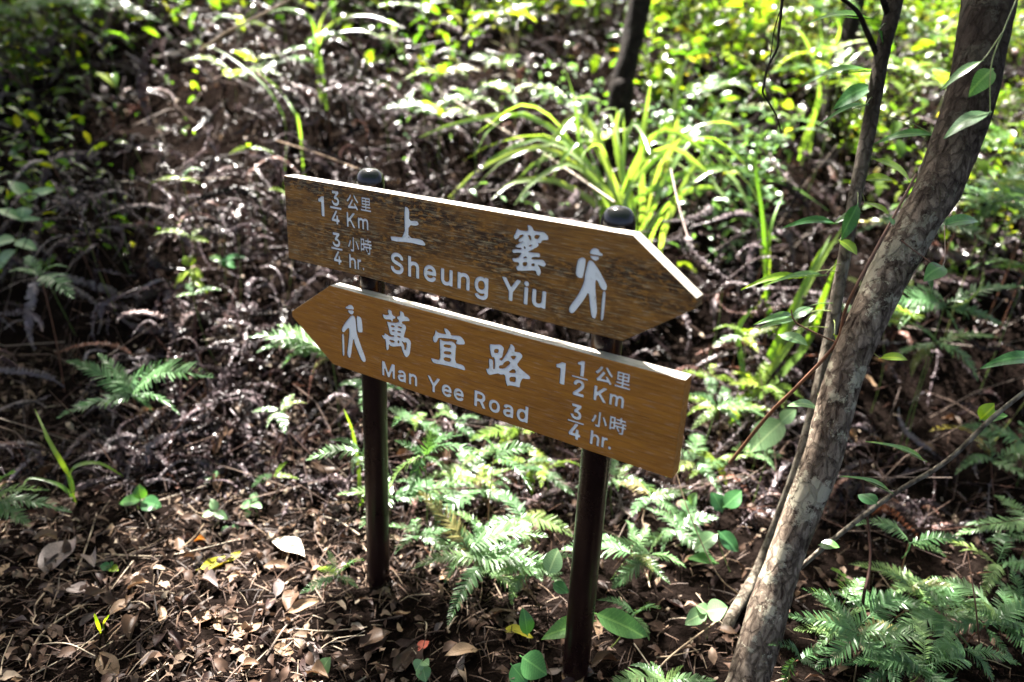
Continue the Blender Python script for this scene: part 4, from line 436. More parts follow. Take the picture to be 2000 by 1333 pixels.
 "Road":[[[547.8,634],[546.4,634.7],[546,636.1],[546,668.4],[546.3,669.9],[547,670.6],[548.2,670.9],[562.1,670.9],[565.7,670.4],[568.6,669.3],[570.9,667.9],[572.5,666.3],[573.8,664.2],[574.6,661.7],[574.8,657.5],[574,654.2],[572.5,651.7],[569.4,649],[569.1,648.3],[575.8,636.7],[576.1,635.8],[575.9,634.9],[575.2,634.3],[574.2,634],[569.5,634],[568.1,634.4],[567.1,635.6],[560.5,646.7],[559.4,647.1],[555.7,647.1],[554.7,646.9],[554.3,646.2],[554.3,636.2],[554,634.9],[553.3,634.3],[552.5,634]],[[555.2,654.2],[561.8,654.2],[563.8,654.6],[565.2,655.3],[566.2,656.6],[566.7,658.5],[566.5,660.7],[565.6,662.4],[564.1,663.4],[561.8,663.9],[555.8,664],[554.6,663.8],[554.3,662.7],[554.3,655.3],[554.5,654.5]],[[595.5,633.6],[592.5,634.3],[590.1,635.4],[587.7,637.1],[585.7,639.5],[584.4,641.8],[583.6,644.6],[583.4,646.8],[583.5,651.1],[584.2,653.6],[585.3,656.1],[587.1,658.5],[589.1,660.2],[591.4,661.5],[594,662.3],[596.9,662.7],[600.1,662.5],[603,661.8],[605.5,660.6],[607.6,659],[609.6,656.7],[610.8,654.3],[611.7,651.5],[612,648.7],[611.7,645.1],[611.1,642.5],[609.9,640],[608.3,637.9],[606.2,636],[604,634.8],[601.4,633.9],[599.2,633.6]],[[596.7,640.4],[599.4,640.6],[601.6,641.7],[603.1,643.9],[603.9,646.9],[603.7,650.5],[602.6,653.3],[601.7,654.4],[600.7,655.1],[599.6,655.6],[598.1,655.9],[595.4,655.5],[593.4,654.2],[592,652],[591.3,648.7],[591.6,645.5],[592.7,642.8],[594.4,641.1]],[[628.2,633.6],[625.8,634.1],[623.8,635],[621.9,636.3],[620.4,638],[619.6,639.6],[619.2,641.4],[619.2,644.2],[619.6,646],[621.3,648.4],[623.8,650],[627.7,651.2],[636,652.4],[636.7,652.9],[636.6,654.1],[636,655],[634.8,655.6],[633.3,655.9],[631.4,655.8],[630.1,655.5],[629,654.9],[626.7,652.5],[625.4,652.3],[620.8,653.6],[620.1,654.5],[620.1,655.8],[621.2,657.7],[622.6,659.2],[624.4,660.6],[626.6,661.7],[629.1,662.4],[631.6,662.7],[634.4,662.6],[637.2,662.1],[639.8,661.2],[641.8,659.7],[643.5,657.8],[644.4,655.5],[644.8,652.7],[644.7,635.4],[644,634.5],[642.9,634.1],[638.8,634.1],[636.7,634.9],[632.8,633.6]],[[629.8,640.3],[632.7,640.4],[635,641.4],[635.9,642.3],[636.5,643.3],[636.9,644.6],[636.7,645.4],[635.7,645.7],[631.1,645.1],[629.1,644.6],[627.9,644.1],[627.2,643],[627.3,641.7],[628.2,640.8]],[[665.3,633.5],[662.2,633.8],[659,635],[656.1,637.1],[654,639.8],[652.7,642.7],[652,646],[652.1,650.5],[652.9,654],[654.1,656.6],[655.6,658.6],[657.7,660.4],[660,661.7],[662.7,662.5],[665.8,662.7],[668.1,662.5],[671.1,661.5],[671.7,661.6],[672,662.5],[672,669.1],[672.4,670.2],[673,670.7],[673.9,670.9],[678.6,670.8],[679.7,670.1],[680,668.7],[679.9,635.3],[679.3,634.5],[678.2,634.1],[673.9,634.1],[671.8,635.1],[668.5,633.8]],[[665.5,640.4],[668.1,640.7],[670.1,641.9],[671.5,644.3],[672.1,647.6],[671.7,651.2],[670.7,653.6],[668.8,655.3],[666.3,655.9],[663.7,655.4],[661.7,654],[660.5,651.7],[659.9,648.5],[660.3,645.3],[661.4,642.7],[663.2,641.1]]]}

def chaikin(p, it=1):
    p = np.asarray(p, float)
    for _ in range(it):
        q = np.roll(p, -1, 0)
        p = np.stack([0.78 * p + 0.22 * q, 0.22 * p + 0.78 * q], 1).reshape(-1, 2)
    return p

def eval_mesh(o):
    dg = bpy.context.evaluated_depsgraph_get(); dg.update()
    me = bpy.data.meshes.new_from_object(o.evaluated_get(dg))
    cd = o.data; bpy.data.objects.remove(o); bpy.data.curves.remove(cd)
    return me

def shape_mesh(polys, ext, hand=True):
    """polygons in board millimetres (x, z), even-odd filled, extruded +-ext metres"""
    cu = bpy.data.curves.new('outline', 'CURVE'); cu.dimensions = '2D'; cu.fill_mode = 'BOTH'; cu.extrude = ext
    for pl in polys:
        p = (chaikin(pl) if hand else np.asarray(pl, float)) * 0.001
        s = cu.splines.new('POLY'); s.points.add(len(p) - 1); s.use_cyclic_u = True
        s.points.foreach_set('co', np.concatenate([p, np.zeros((len(p), 1)), np.ones((len(p), 1))], 1).ravel())
    o = bpy.data.objects.new('outline', cu); col.objects.link(o)
    return eval_mesh(o)

def to_board(me, y):
    """curve plane (x, y, z) -> board space (x, y offset, z)"""
    n = len(me.vertices); co = np.empty(n * 3, np.float32); me.vertices.foreach_get('co', co); co = co.reshape(-1, 3)
    q = np.stack([co[:, 0], y - co[:, 2], co[:, 1]], 1)
    me.vertices.foreach_set('co', q.ravel()); me.update()
    return me

def join_meshes(ms):
    bm = bmesh.new()
    for m_ in ms: bm.from_mesh(m_)
    bmesh.ops.remove_doubles(bm, verts=bm.verts, dist=1e-6)
    bmesh.ops.recalc_face_normals(bm, faces=bm.faces)
    me = bpy.data.meshes.new('cutter'); bm.to_mesh(me); bm.free()
    return me

def flat_faces(me, y):
    """keep only the front sheet of an extruded glyph, at depth y"""
    bm = bmesh.new(); bm.from_mesh(me)
    ymin = min(v.co.y for v in bm.verts)
    bmesh.ops.delete(bm, geom=[f for f in bm.faces if any(v.co.y > ymin + 1e-5 for v in f.verts)], context='FACES')
    for v in bm.verts: v.co.y = y
    for f in bm.faces:
        f.normal_update()
        if f.normal.y > 0: f.normal_flip()
    bm.to_mesh(me); bm.free(); return me

sign = empty('trail_signpost', SIGN_O, SIGN_RZ)
tag(sign, 'two wooden arrow boards with white routed lettering on two dark brown metal posts', 'signpost')
POST_Y = BT + 0.031
for px_, foot in ((0.2047, -0.25), (0.8071, -0.25)):
    v, f = tube([(px_, POST_Y, foot), (px_, POST_Y, 0.4), (px_, POST_Y, 1.042)], 0.030, 40)
    mb = MB(); mb.add(v, f, 0.5)
    p_ = mb.obj('post', POST, sign)
    prof = [(1.02, 0.0316), (1.045, 0.0322), (1.056, 0.0318), (1.064, 0.0302), (1.071, 0.0272), (1.0768, 0.0228), (1.0808, 0.017), (1.083, 0.0105), (1.0838, 0.005), (1.084, 0.0004)]
    v, f = tube([(px_, POST_Y, z) for z, _ in prof], [r_ for _, r_ in prof], 40)
    mb = MB(); mb.add(v, f, 0.5); mb.obj('post_cap', CAP, p_)

def board(name, outline, wood, items, label):
    # items: (part name, [glyph meshes as extruded solids in board space])
    bm = bmesh.new()
    vs_ = [bm.verts.new((x, 0, z)) for x, z in outline]
    fc = bm.faces.new(vs_)
    ex = bmesh.ops.extrude_face_region(bm, geom=[fc])
    for v in ex['geom']:
        if isinstance(v, bmesh.types.BMVert): v.co.y = BT
    bmesh.ops.recalc_face_normals(bm, faces=bm.faces)
    bmesh.ops.bevel(bm, geom=list(bm.edges), offset=0.0016, segments=2, affect='EDGES', profile=0.6)
    me = bpy.data.meshes.new(name); bm.to_mesh(me); bm.free()
    o = link(name, me, sign)
    cut = join_meshes([g for _, gs in items for g in gs])
    co = bpy.data.objects.new('cutter', cut); col.objects.link(co); co.parent = sign
    md = o.modifiers.new('rout', 'BOOLEAN'); md.operation = 'DIFFERENCE'; md.object = co; md.solver = 'EXACT'; md.use_self = True
    dg = bpy.context.evaluated_depsgraph_get(); dg.update()
    me2 = bpy.data.meshes.new_from_object(o.evaluated_get(dg))
    o.modifiers.clear(); o.data = me2; bpy.data.objects.remove(co)
    me2.materials.clear()
    for mt in (wood, WOOD_E, WOOD_G): me2.materials.append(mt)
    for p in me2.polygons:
        n_, c = p.normal, p.center
        p.use_smooth = False
        inner = 0.0002 < c.y < 0.004 and (0.004 < c.x < 0.986) and not (n_.z > 0.4 and c.y > 0.003)
        if n_.y < -0.5 and c.y < 0.0009: p.material_index = 0
        elif n_.y > 0.6 and c.y > 0.02: p.material_index = 0
        elif (0.0003 < c.y < 0.0031 and abs(n_.y) < 0.2 and 0.0031 > max(me2.vertices[i].co.y for i in p.vertices)) or (n_.y < -0.5 and c.y > 0.0009): p.material_index = 2
        else: p.material_index = 1 if n_.z > 0.25 else 0
    for nm, gs in items:
        for g in gs:
            link(nm, flat_faces(g, 0.0019), o, PAINT)
    return tag(o, label)

EXT = 0.003
HAND = ('yiu', 'sheung', 'man', 'yee', 'road', 'hike_u', 'hike_l')      # brush-style outlines get their corners rounded
def glyph(k): return to_board(shape_mesh(GLYPHS[k], EXT, k in HAND), 0.0)
up_items = [('chinese_character', [glyph('sheung')]), ('chinese_character', [glyph('yiu')]), ('hiker_symbol', [glyph('hike_u')]),
            ('place_name', [glyph('Sheung')]), ('place_name', [glyph('Yiu')]),
            ('distance_text', [glyph('dist_u')]), ('walking_time_text', [glyph('time_u')])]
lo_items = [('chinese_character', [glyph('man')]), ('chinese_character', [glyph('yee')]), ('chinese_character', [glyph('road')]), ('hiker_symbol', [glyph('hike_l')]),
            ('place_name', [glyph('Man')]), ('place_name', [glyph('Yee')]), ('place_name', [glyph('Road')]),
            ('distance_text', [glyph('dist_l')]), ('walking_time_text', [glyph('time_l')])]
board('sign_board', [(0.0, 0.857), (0.8652, 0.857), (0.9903, 0.9454), (0.9903, 0.9632), (0.8652, 1.05), (0.0, 1.05)], WOOD_U, up_items, 'upper weathered brown arrow board pointing right')
board('sign_board', [(0.1331, 0.6202), (0.9903, 0.6202), (0.9903, 0.8159), (0.1331, 0.8159), (-0.001, 0.7246), (-0.001, 0.7108)], WOOD_L, lo_items, 'lower cleaner orange brown arrow board pointing left')


# ------------------------------------------------------------------ plant shapes (unit length along +Y, upper side +Z)
def frond_tpl(pairs, width, arch, leafw=0.44, sag=0.1, seed=0, skew=0.0, bend=0.0):
    r = np.random.default_rng(seed); V = []; Fq = []; n = 0
    def rach(t): return np.array([bend * math.sin(math.pi * t) * 0.5, t, arch * math.sin(math.pi * t ** 0.85)])
    sp = 1.0 / (pairs + 1.5)
    for i in range(pairs):
        t = 0.05 + 0.93 * (i + 0.5) / pairs
        prof = min(1, (t / 0.22) ** 0.55) * max(0.05, (1 - t ** 2.2)) ** 0.8
        for sd in (-1, 1):
            if r.random() < 0.03: continue
            L = width * prof * r.uniform(0.9, 1.08); a = R(62 + 14 * r.normal() * 0.25 - 26 * t)
            d = np.array([sd * math.sin(a), math.cos(a), 0.0]); p = rach(t); hw = sp * leafw * (0.75 + 0.25 * prof)
            q = np.array([-d[1] * 0, 1, 0])
            lift = 0.12 * r.normal() + 0.12
            p1 = p + d * L * 0.55 + np.array([0, 0, lift * L * 0.55]); p2 = p + d * L + np.array([0, 0, lift * L - sag * L])
            tw = r.normal() * 0.25
            k = np.array([0, 1, tw * sd])
            rows = [p - k * hw * 0.9, p + k * hw * 0.9, p1 - k * hw, p1 + k * hw, p2 - k * hw * 0.22, p2 + k * hw * 0.22]
            V += rows; Fq += [(n, n + 1, n + 3, n + 2), (n + 2, n + 3, n + 5, n + 4)]; n += 6
    tv, tf = tube([rach(t) for t in np.linspace(0, 1, 9)], np.linspace(0.0085, 0.002, 9), 4)
    V = np.array(V); Fq = np.array(Fq)
    return np.concatenate([V, tv]), np.concatenate([Fq, tf + len(V)])

def dead_tpl(pairs, width, seed):
    r = np.random.default_rng(seed); V = []; Fq = []; n = 0
    ph, am, cz = r.uniform(0, 6), r.uniform(0.05, 0.16), r.uniform(-0.35, 0.25)
    def rach(t): return np.array([am * math.sin(ph + 3.2 * t), t * (1 - 0.25 * abs(cz) * t), cz * t * t + 0.06 * math.sin(5 * t + ph)])
    for i in range(pairs):
        t = 0.08 + 0.9 * (i + 0.5) / pairs
        prof = min(1, (t / 0.2) ** 0.6) * max(0.08, 1 - t ** 2.5)
        for sd in (-1, 1):
            if r.random() < 0.1: continue
            L = width * prof * r.uniform(0.55, 1.1); a = R(r.uniform(35, 85)); fold = r.uniform(-0.5, 1.1)
            d = np.array([sd * math.sin(a) * math.cos(fold), math.cos(a), -math.sin(fold) * math.sin(a)])
            p = rach(t); hw = 0.26 / pairs * r.uniform(0.6, 1.4)
            k = np.array([r.normal() * 0.3, 1, r.normal() * 0.6]); k /= np.linalg.norm(k)
            p1 = p + d * L * 0.55; d2 = d + np.array([-sd * 0.5 * r.random(), r.normal() * 0.3, r.uniform(-1.1, 0.3)]); p2 = p1 + d2 / np.linalg.norm(d2) * L * 0.45
            V += [p - k * hw, p + k * hw, p1 - k * hw, p1 + k * hw, p2 - k * hw * 0.4, p2 + k * hw * 0.4]
            Fq += [(n, n + 1, n + 3, n + 2), (n + 2, n + 3, n + 5, n + 4)]; n += 6
    tv, tf = tube([rach(t) for t in np.linspace(0, 1, 8)], np.linspace(0.011, 0.004, 8), 3)
    return np.concatenate([np.array(V), tv]), np.concatenate([np.array(Fq), tf + len(V)])

def rope_tpl(pairs, width, seed):
    """a withered frond whose leaflets have all curled in: a fuzzy bent rope"""
    r = np.random.default_rng(seed); V = []; Fq = []; n = 0
    ph, am, cz = r.uniform(0, 6), r.uniform(0.08, 0.25), r.uniform(-0.6, 0.1)
    def rach(t): return np.array([am * math.sin(ph + 3.6 * t) - am * math.sin(ph), t * (1 - 0.3 * abs(cz) * t), cz * t * t + 0.22 * math.sin(math.pi * t)])
    for i in range(pairs):
        t = 0.12 + 0.88 * (i + 0.5) / pairs; prof = min(1, (t / 0.25) ** 0.6) * max(0.2, 1 - t ** 3)
        for sd in (-1, 1):
            p = rach(t); L = width * prof * r.uniform(0.7, 1.15); hw = 0.42 / pairs * r.uniform(0.8, 1.25)
            k = np.array([r.normal() * 0.2, 1, r.normal() * 0.25]); up = r.uniform(0.1, 0.9)
            o1 = np.array([sd * 0.75, r.uniform(-0.1, 0.5), up * 0.5]) * L; o2 = o1 + np.array([sd * 0.05, r.uniform(0.0, 0.4), -0.6 - 0.3 * r.random()]) * L * 0.7
            V += [p - k * hw, p + k * hw, p + o1 - k * hw, p + o1 + k * hw, p + o2 - k * hw * 0.5, p + o2 + k * hw * 0.5]
            Fq += [(n, n + 1, n + 3, n + 2), (n + 2, n + 3, n + 5, n + 4)]; n += 6
    tv, tf = tube([rach(t) for t in np.linspace(0, 1, 9)], np.linspace(0.012, 0.005, 9), 3)
    return np.concatenate([np.array(V), tv]), np.concatenate([np.array(Fq), tf + len(V)])

def leaf_tpl(w=0.3, fold=0.12, arch=0.12, wave=0.03, rows=9, seed=0, tip=1.4, cols=5, petiole=0.0, curl=0.0):
    r = np.random.default_rng(seed); V = []; Fq = []; ph = r.uniform(0, 6)
    ts = np.linspace(0, 1, rows)
    for t in ts:
        hw = 0.5 * w * (math.sin(math.pi * min(1, t ** 0.78)) ** 0.8 if 0 < t < 1 else 0.02) * (1 if t < 0.6 else 1 - 0.18 * (tip - 1) * (t - 0.6) / 0.4)
        for c in np.linspace(-1, 1, cols):
            z = arch * math.sin(math.pi * t) + fold * abs(c) ** 1.2 * hw * 2 + wave * math.sin(ph + 9 * t + 2 * c) * abs(c) + curl * (c * hw * 2) ** 2 * 4 + 0.25 * curl * t * t
            V.append((c * hw + 0.04 * math.sin(2.5 * t + ph) * t, t, z))
    for i in range(rows - 1):
        for j in range(cols - 1):
            a = i * cols + j; Fq.append((a, a + 1, a + cols + 1, a + cols))
    V = np.array(V); Fq = np.array(Fq)
    if petiole:
        tv, tf = tube([(0, -petiole, -0.02), (0, -petiole * 0.4, 0), (0, 0.05, 0.0), (0.0, 0.6, arch * 0.9)], [0.014, 0.012, 0.01, 0.003], 4)
        Fq = np.concatenate([Fq, tf + len(V)]); V = np.concatenate([V, tv])
    return V, Fq

def tpl_mesh(name, tpl, mat, rv=0.0): return np_mesh(name, tpl[0], tpl[1], np.full(len(tpl[0]), rv), mat)

FROND_T = [frond_tpl(n_, w_, a, 0.46, 0.12, s, bend=b) for s, (a, b, w_, n_) in enumerate([(0.10, 0.03, 0.2, 28), (0.16, -0.08, 0.25, 26), (0.05, 0.1, 0.22, 27), (0.2, 0.05, 0.18, 30), (0.12, -0.03, 0.27, 25), (0.24, 0.12, 0.21, 27)])]
FROND_M = [tpl_mesh('frond', t, FERN) for t in FROND_T]
FROND_MY = [tpl_mesh('frond', t, FERNY) for t in FROND_T[:4]]
DEAD_T = [dead_tpl(p, w_, 40 + i) for i, (p, w_) in enumerate([(20, 0.13), (22, 0.11), (18, 0.16), (24, 0.10), (16, 0.14), (20, 0.09)])] + [rope_tpl(n_, w_, 90 + i) for i, (n_, w_) in enumerate([(24, 0.075), (28, 0.06), (22, 0.085), (30, 0.07), (26, 0.065), (24, 0.09)])]
DEAD_M = [tpl_mesh('frond', t, DEADF) for t in DEAD_T]
LEAFS = [leaf_tpl(0.24, 0.15, 0.10, 0.01, seed=1, petiole=0.05), leaf_tpl(0.33, 0.2, 0.06, 0.02, seed=2, petiole=0.06), leaf_tpl(0.5, 0.12, 0.05, 0.02, seed=3, petiole=0.1)]
LEAF_M = {(i, m_.name): tpl_mesh('leaf', t, m_) for i, t in enumerate(LEAFS) for m_ in (BROAD, BROADP, BROADY)}
FALL_T = [leaf_tpl(0.38, 0.08, 0.10, 0.03, seed=11, petiole=0.12, curl=0.1), leaf_tpl(0.46, -0.1, -0.06, 0.04, seed=12, petiole=0.1, curl=0.18),
          leaf_tpl(0.42, 0.25, 0.16, 0.06, seed=13, petiole=0.15, curl=0.22), leaf_tpl(0.34, 0.02, -0.1, 0.03, seed=14, petiole=0.08, curl=-0.15), leaf_tpl(0.5, 0.08, 0.05, 0.04, seed=15, petiole=0.1, curl=0.05)]
FALL_M = {(i, k): tpl_mesh('fallen_leaf', t, FALLEN[k]) for i, t in enumerate(FALL_T) for k in FALLEN}

def frame(o, a, b, up, width=None):
    """put a unit-length +Y shape between points a and b with its upper side toward up"""
    a = np.asarray(a, float); b = np.asarray(b, float); y = b - a; L = np.linalg.norm(y); y = y / L
    z = np.asarray(up, float); z = z - y * (z @ y); z /= np.linalg.norm(z) + 1e-9; x = np.cross(y, z)
    sx = L if width is None else width
    M = Matrix(((x[0] * sx, y[0] * L, z[0] * L, a[0]), (x[1] * sx, y[1] * L, z[1] * L, a[1]), (x[2] * sx, y[2] * L, z[2] * L, a[2]), (0, 0, 0, 1)))
    if o.parent is not None: M = o.parent.matrix_basis.inverted() @ M
    o.matrix_basis = M
    return o

UP = np.array([0, 0, 1.0]); TOCAM = np.array([0, -0.80, 0.6])
def stem_obj(name, pts, r0, r1, mat, parent, n=10, sides=6):
    P = smooth_path(pts, n) - np.array(parent.location if parent is not None else (0, 0, 0))
    mb = MB(); v, f = tube(P, np.linspace(r0, r1, n), sides); mb.add(v, f, rng.random())
    return mb.obj(name, mat, parent)

def fern(base, apex, tips, label, group=None, yellow=False, dead=False, name='fern', stipe=True, sub=0.5):
    base = np.asarray(base, float); apex = np.asarray(apex, float)
    o = empty(name, base); tag(o, label, 'fern', group)
    if stipe: stem_obj('stipe', [base - UP * 0.02, base * 0.5 + apex * 0.5 + rng.normal(size=3) * 0.012, apex], 0.0022, 0.0014, STEMR if rng.random() < 0.5 else STEMG, o, 7, 5)
    for t in tips:
        t = np.asarray(t, float)
        pool = DEAD_M if dead else (FROND_MY if yellow and rng.random() < 0.8 else FROND_M)
        f_ = link('frond', pool[int(rng.integers(len(pool)))], o)
        frame(f_, apex + rng.normal(size=3) * 0.003, t, UP + 0.35 * TOCAM + rng.normal(size=3) * 0.22)
    return o

def fern_px(base_uv, apex_uv, tips, label, lift=0.0, **kw):
    """base pixel on the ground; the fork and the frond tips as photo pixels, (u, v, depth offset in metres)"""
    h = kw.pop('h', 0.3 if apex_uv[1] < 900 else 0.11)
    ax = gp(*apex_uv, h); dep = float((ax - np.array([0, 0, CAMZ])) @ (-CM[:, 2]))
    b = ground(ax[0] + 0.02 * rng.normal(), ax[1] + 0.03)
    tp = []
    for k, t in enumerate(tips):
        off = t[2] if len(t) > 2 else float(rng.uniform(-0.09, 0.06))
        p = at(t[0], t[1], dep + off); zmin = float(gz(p[0], p[1])) + 0.012
        if p[2] < zmin: p[2] = zmin
        tp.append(p)
    return fern(b, ax, tp, label, **kw)

def fern_auto(x, y, h, n, L, label, group, **kw):
    h = h + 0.26 * min(1.0, max(0.0, (y - 2.3) / 0.5)); b = ground(x, y); ax = b + np.array([rng.normal() * 0.04, rng.normal() * 0.04 - 0.03, h])
    a0 = rng.uniform(0, 6.28); tips = []
    for k in range(n):
        a = a0 + k * 6.28 / n + rng.normal() * 0.3; l = L * rng.uniform(0.7, 1.15); e = rng.uniform(-0.35, 0.4)
        tips.append(ax + l * np.array([math.cos(a) * math.cos(e), math.sin(a) * math.cos(e), math.sin(e)]))
    return fern(b, ax, tips, label, group, **kw)

def leaf_to(parent, a, b, mat, kind=0, up=None, wmul=1.0, name='leaf'):
    o = link(name, LEAF_M[(kind, mat.name)], parent)
    L = np.linalg.norm(np.asarray(b) - np.asarray(a))
    return frame(o, a, b, UP * 0.7 + TOCAM * 0.6 + rng.normal(size=3) * 0.15 if up is None else up, L * wmul)

def leaf_px(parent, a_uv, b_uv, depth, wpx, mat, dd=0.0, kind=0, up=None):
    a = at(*a_uv, depth); b = at(*b_uv, depth + dd)
    L = np.linalg.norm(b - a); w_ = wpx * depth / F_PX * 1.25 / (0.24, 0.33, 0.5)[kind]
    return leaf_to(parent, a, b, mat, kind, up, w_ / L)

def blade_mesh(pts, w0, mat, n=14, tw=0.0, parent_loc=(0, 0, 0)):
    P = smooth_path(pts, n) - np.asarray(parent_loc)
    T = np.gradient(P, axis=0); T /= np.linalg.norm(T, axis=1)[:, None]
    side = np.cross(T, TOCAM * 0.7 + UP * 0.4 + rng.normal(size=3) * 0.25); side /= np.linalg.norm(side, axis=1)[:, None]
    nrm = np.cross(side, T)
    V = []; Fq = []
    for i, t in enumerate(np.linspace(0, 1, n)):
        hw = 0.5 * w0 * min(1, 0.55 + 1.6 * t) * max(0.03, (1 - t ** 2.6)) ** 0.75
        a = tw * t; s = side[i] * math.cos(a) + nrm[i] * math.sin(a); nn = nrm[i] * math.cos(a) - side[i] * math.sin(a)
        V += [P[i] - s * hw + nn * hw * 0.3, P[i], P[i] + s * hw + nn * hw * 0.3]
        if i:
            k = 3 * i; Fq += [(k - 3, k - 2, k + 1, k), (k - 2, k - 1, k + 2, k + 1)]
    mb = MB(); mb.add(V, Fq, rng.random())
    return mb.mesh('blade', mat)

def grass_px(base_uv, blades, label, depth=None, wpx=9, group=None, mat=None, name='grass_tussock', lift=0.0):
    b = gp(*base_uv, lift); dep = float((b - np.array([0, 0, CAMZ])) @ (-CM[:, 2])) if depth is None else depth
    b = ground(b[0], b[1])
    if depth is not None: b = at(*base_uv, depth); b = ground(b[0], b[1])
    o = empty(name, b); tag(o, label, 'grass', group)
    for bl in blades:
        w_ = wpx * rng.uniform(0.75, 1.2); ds = np.cumsum(np.concatenate([[0], rng.uniform(-0.10, 0.06, len(bl) - 1)])) + rng.uniform(-0.05, 0.05)
        pts = [at(u, v, dep + ds[k]) for k, (u, v) in enumerate(bl)]
        if lift > 0: pts = [ground(*(pts[0][:2] + rng.normal(size=2) * 0.03 + np.array([0, 0.05])))] + pts
        elif np.linalg.norm(pts[0] - b) < 0.25: pts[0] = pts[0] * 0.3 + b * 0.7
        link('blade', blade_mesh(pts, w_ * dep / F_PX, mat or GRASS, 14, rng.normal() * 0.5, b), o)
    return o


# ------------------------------------------------------------------ ground
def build_ground():
    # finer near the camera, stretching out to the horizon
    def axis(lo, hi, near, step, grow):
        a = [0.0]; s = step
        while a[-1] < hi: a.append(a[-1] + s); s *= grow if a[-1] > near else 1
        b = [0.0]; s = step
        while b[-1] > lo: b.append(b[-1] - s); s *= grow if b[-1] < -near else 1
        return np.array(b[:0:-1] + a)
    xs = axis(-120, 120, 3.5, 0.035, 1.12); ys = axis(-60, 140, 6.5, 0.035, 1.12)
    X, Y = np.meshgrid(xs, ys); Z = gz(X, Y) + 0.006 * np.sin(41 * X + 3 * np.sin(17 * Y)) * np.sin(37 * Y + 2 * np.sin(23 * X))
    V = np.stack([X, Y, Z], -1).reshape(-1, 3); nx, ny = len(xs), len(ys)
    i = (np.arange(ny - 1)[:, None] * nx + np.arange(nx - 1)[None]).ravel()
    me = np_mesh('ground', V, np.stack([i, i + 1, i + nx + 1, i + nx], 1), None, SOIL)
    tag(link('ground', me), 'dark leaf mould ground climbing from the trail edge up a bank', kind='structure')
build_ground()

def bank_start(x): return 2.3 + 0.14 * np.sin(x * 1.9 + 0.6) + 0.05 * np.sin(x * 5.1)

# ------------------------------------------------------------------ dead fern thatch (one uncountable mass)
SHADE_THIN = [(gp(1880, 830), 0.55), (gp(1960, 950), 0.4), (gp(1780, 720, 0.2), 0.35), (gp(60, 640, 0.2), 0.5), (gp(150, 330, 0.2), 0.6), (gp(40, 850), 0.4)]      # shaded zones; thatch thinned here so dark soil deepens the shade
def hollow(x, y):  # how far a point lies inside a zone thinned to look shaded
    k = np.zeros(np.shape(x))
    for p, r_ in SHADE_THIN: k = np.maximum(k, np.clip(1.3 - np.hypot(x - p[0], y - p[1]) / r_, 0, 1))
    return k
def build_thatch():
    N = 10500
    y = 2.0 + 7.5 * rng.random(N) ** 1.8; x = (rng.random(N) * 2 - 1) * (0.95 * y + 0.5)
    kk = rng.random(N) > 0.8 * hollow(x, y); x, y = x[kk], y[kk]; N = len(x)
    over = np.clip((y - bank_start(x) + 0.2) / 0.7, 0.04, 1)
    hgt = rng.random(N) ** 1.5; z = gz(x, y) + over * (0.01 + 0.44 * hgt)
    clump = 0.5 + 0.5 * np.sin(x * 2.7 + 1.1 * np.sin(y * 3)) * np.sin(y * 2.9 + x)
    sc_ = (0.11 + 0.26 * rng.random(N) ** 1.6) * (0.8 + 0.3 * clump) * (0.65 + 0.35 * over)
    M = mats_from(np.stack([x, y, z], 1), rng.random(N) * 6.283, rng.normal(0, 0.6, N) - 0.15, rng.normal(0, 0.9, N), sc_)
    V, Fq, Rr = scatter(DEAD_T, M, rng.choice(12, N, p=[0.055] * 6 + [0.67 / 6] * 6), np.clip(rng.random(N) * 0.92 + 0.08 * clump, 0, 0.999))
    o = link('dead_fern_thatch', np_mesh('dead_fern_thatch', V, Fq, Rr, DEADF)); tag(o, 'tangled grey brown dead fern fronds covering the bank', 'dead ferns', kind='stuff')
    # the wiry old stalks that hold the thatch up
    mb = MB(); K = 1700
    y = 2.0 + 6.0 * rng.random(K) ** 1.6; x = (rng.random(K) * 2 - 1) * (0.95 * y + 0.5)
    for i in range(K):
        p = np.array([x[i], y[i], float(gz(x[i], y[i])) - 0.01]); L = rng.uniform(0.15, 0.5)
        a = rng.uniform(0, 6.283); e = rng.uniform(0.05, 1.3)
        d = np.array([math.cos(a) * math.cos(e), math.sin(a) * math.cos(e), math.sin(e)])
        if e < 0.4: p[2] += rng.uniform(0, 0.25) * min(1, max(0.1, (y[i] - 2.1) / 0.5))
        q = p + d * L * 0.5 + rng.normal(size=3) * 0.025; s = p + d * L + rng.normal(size=3) * 0.05 - UP * 0.08 * L
        v, f = tube([p, q, s], [0.0022, 0.0018, 0.0011], 3); mb.add(v, f)
    tag(mb.obj('dry_fern_stalks', STEMB), 'thin wiry brown dead stalks crossing the bank', 'dead stalks', kind='stuff')
build_thatch()

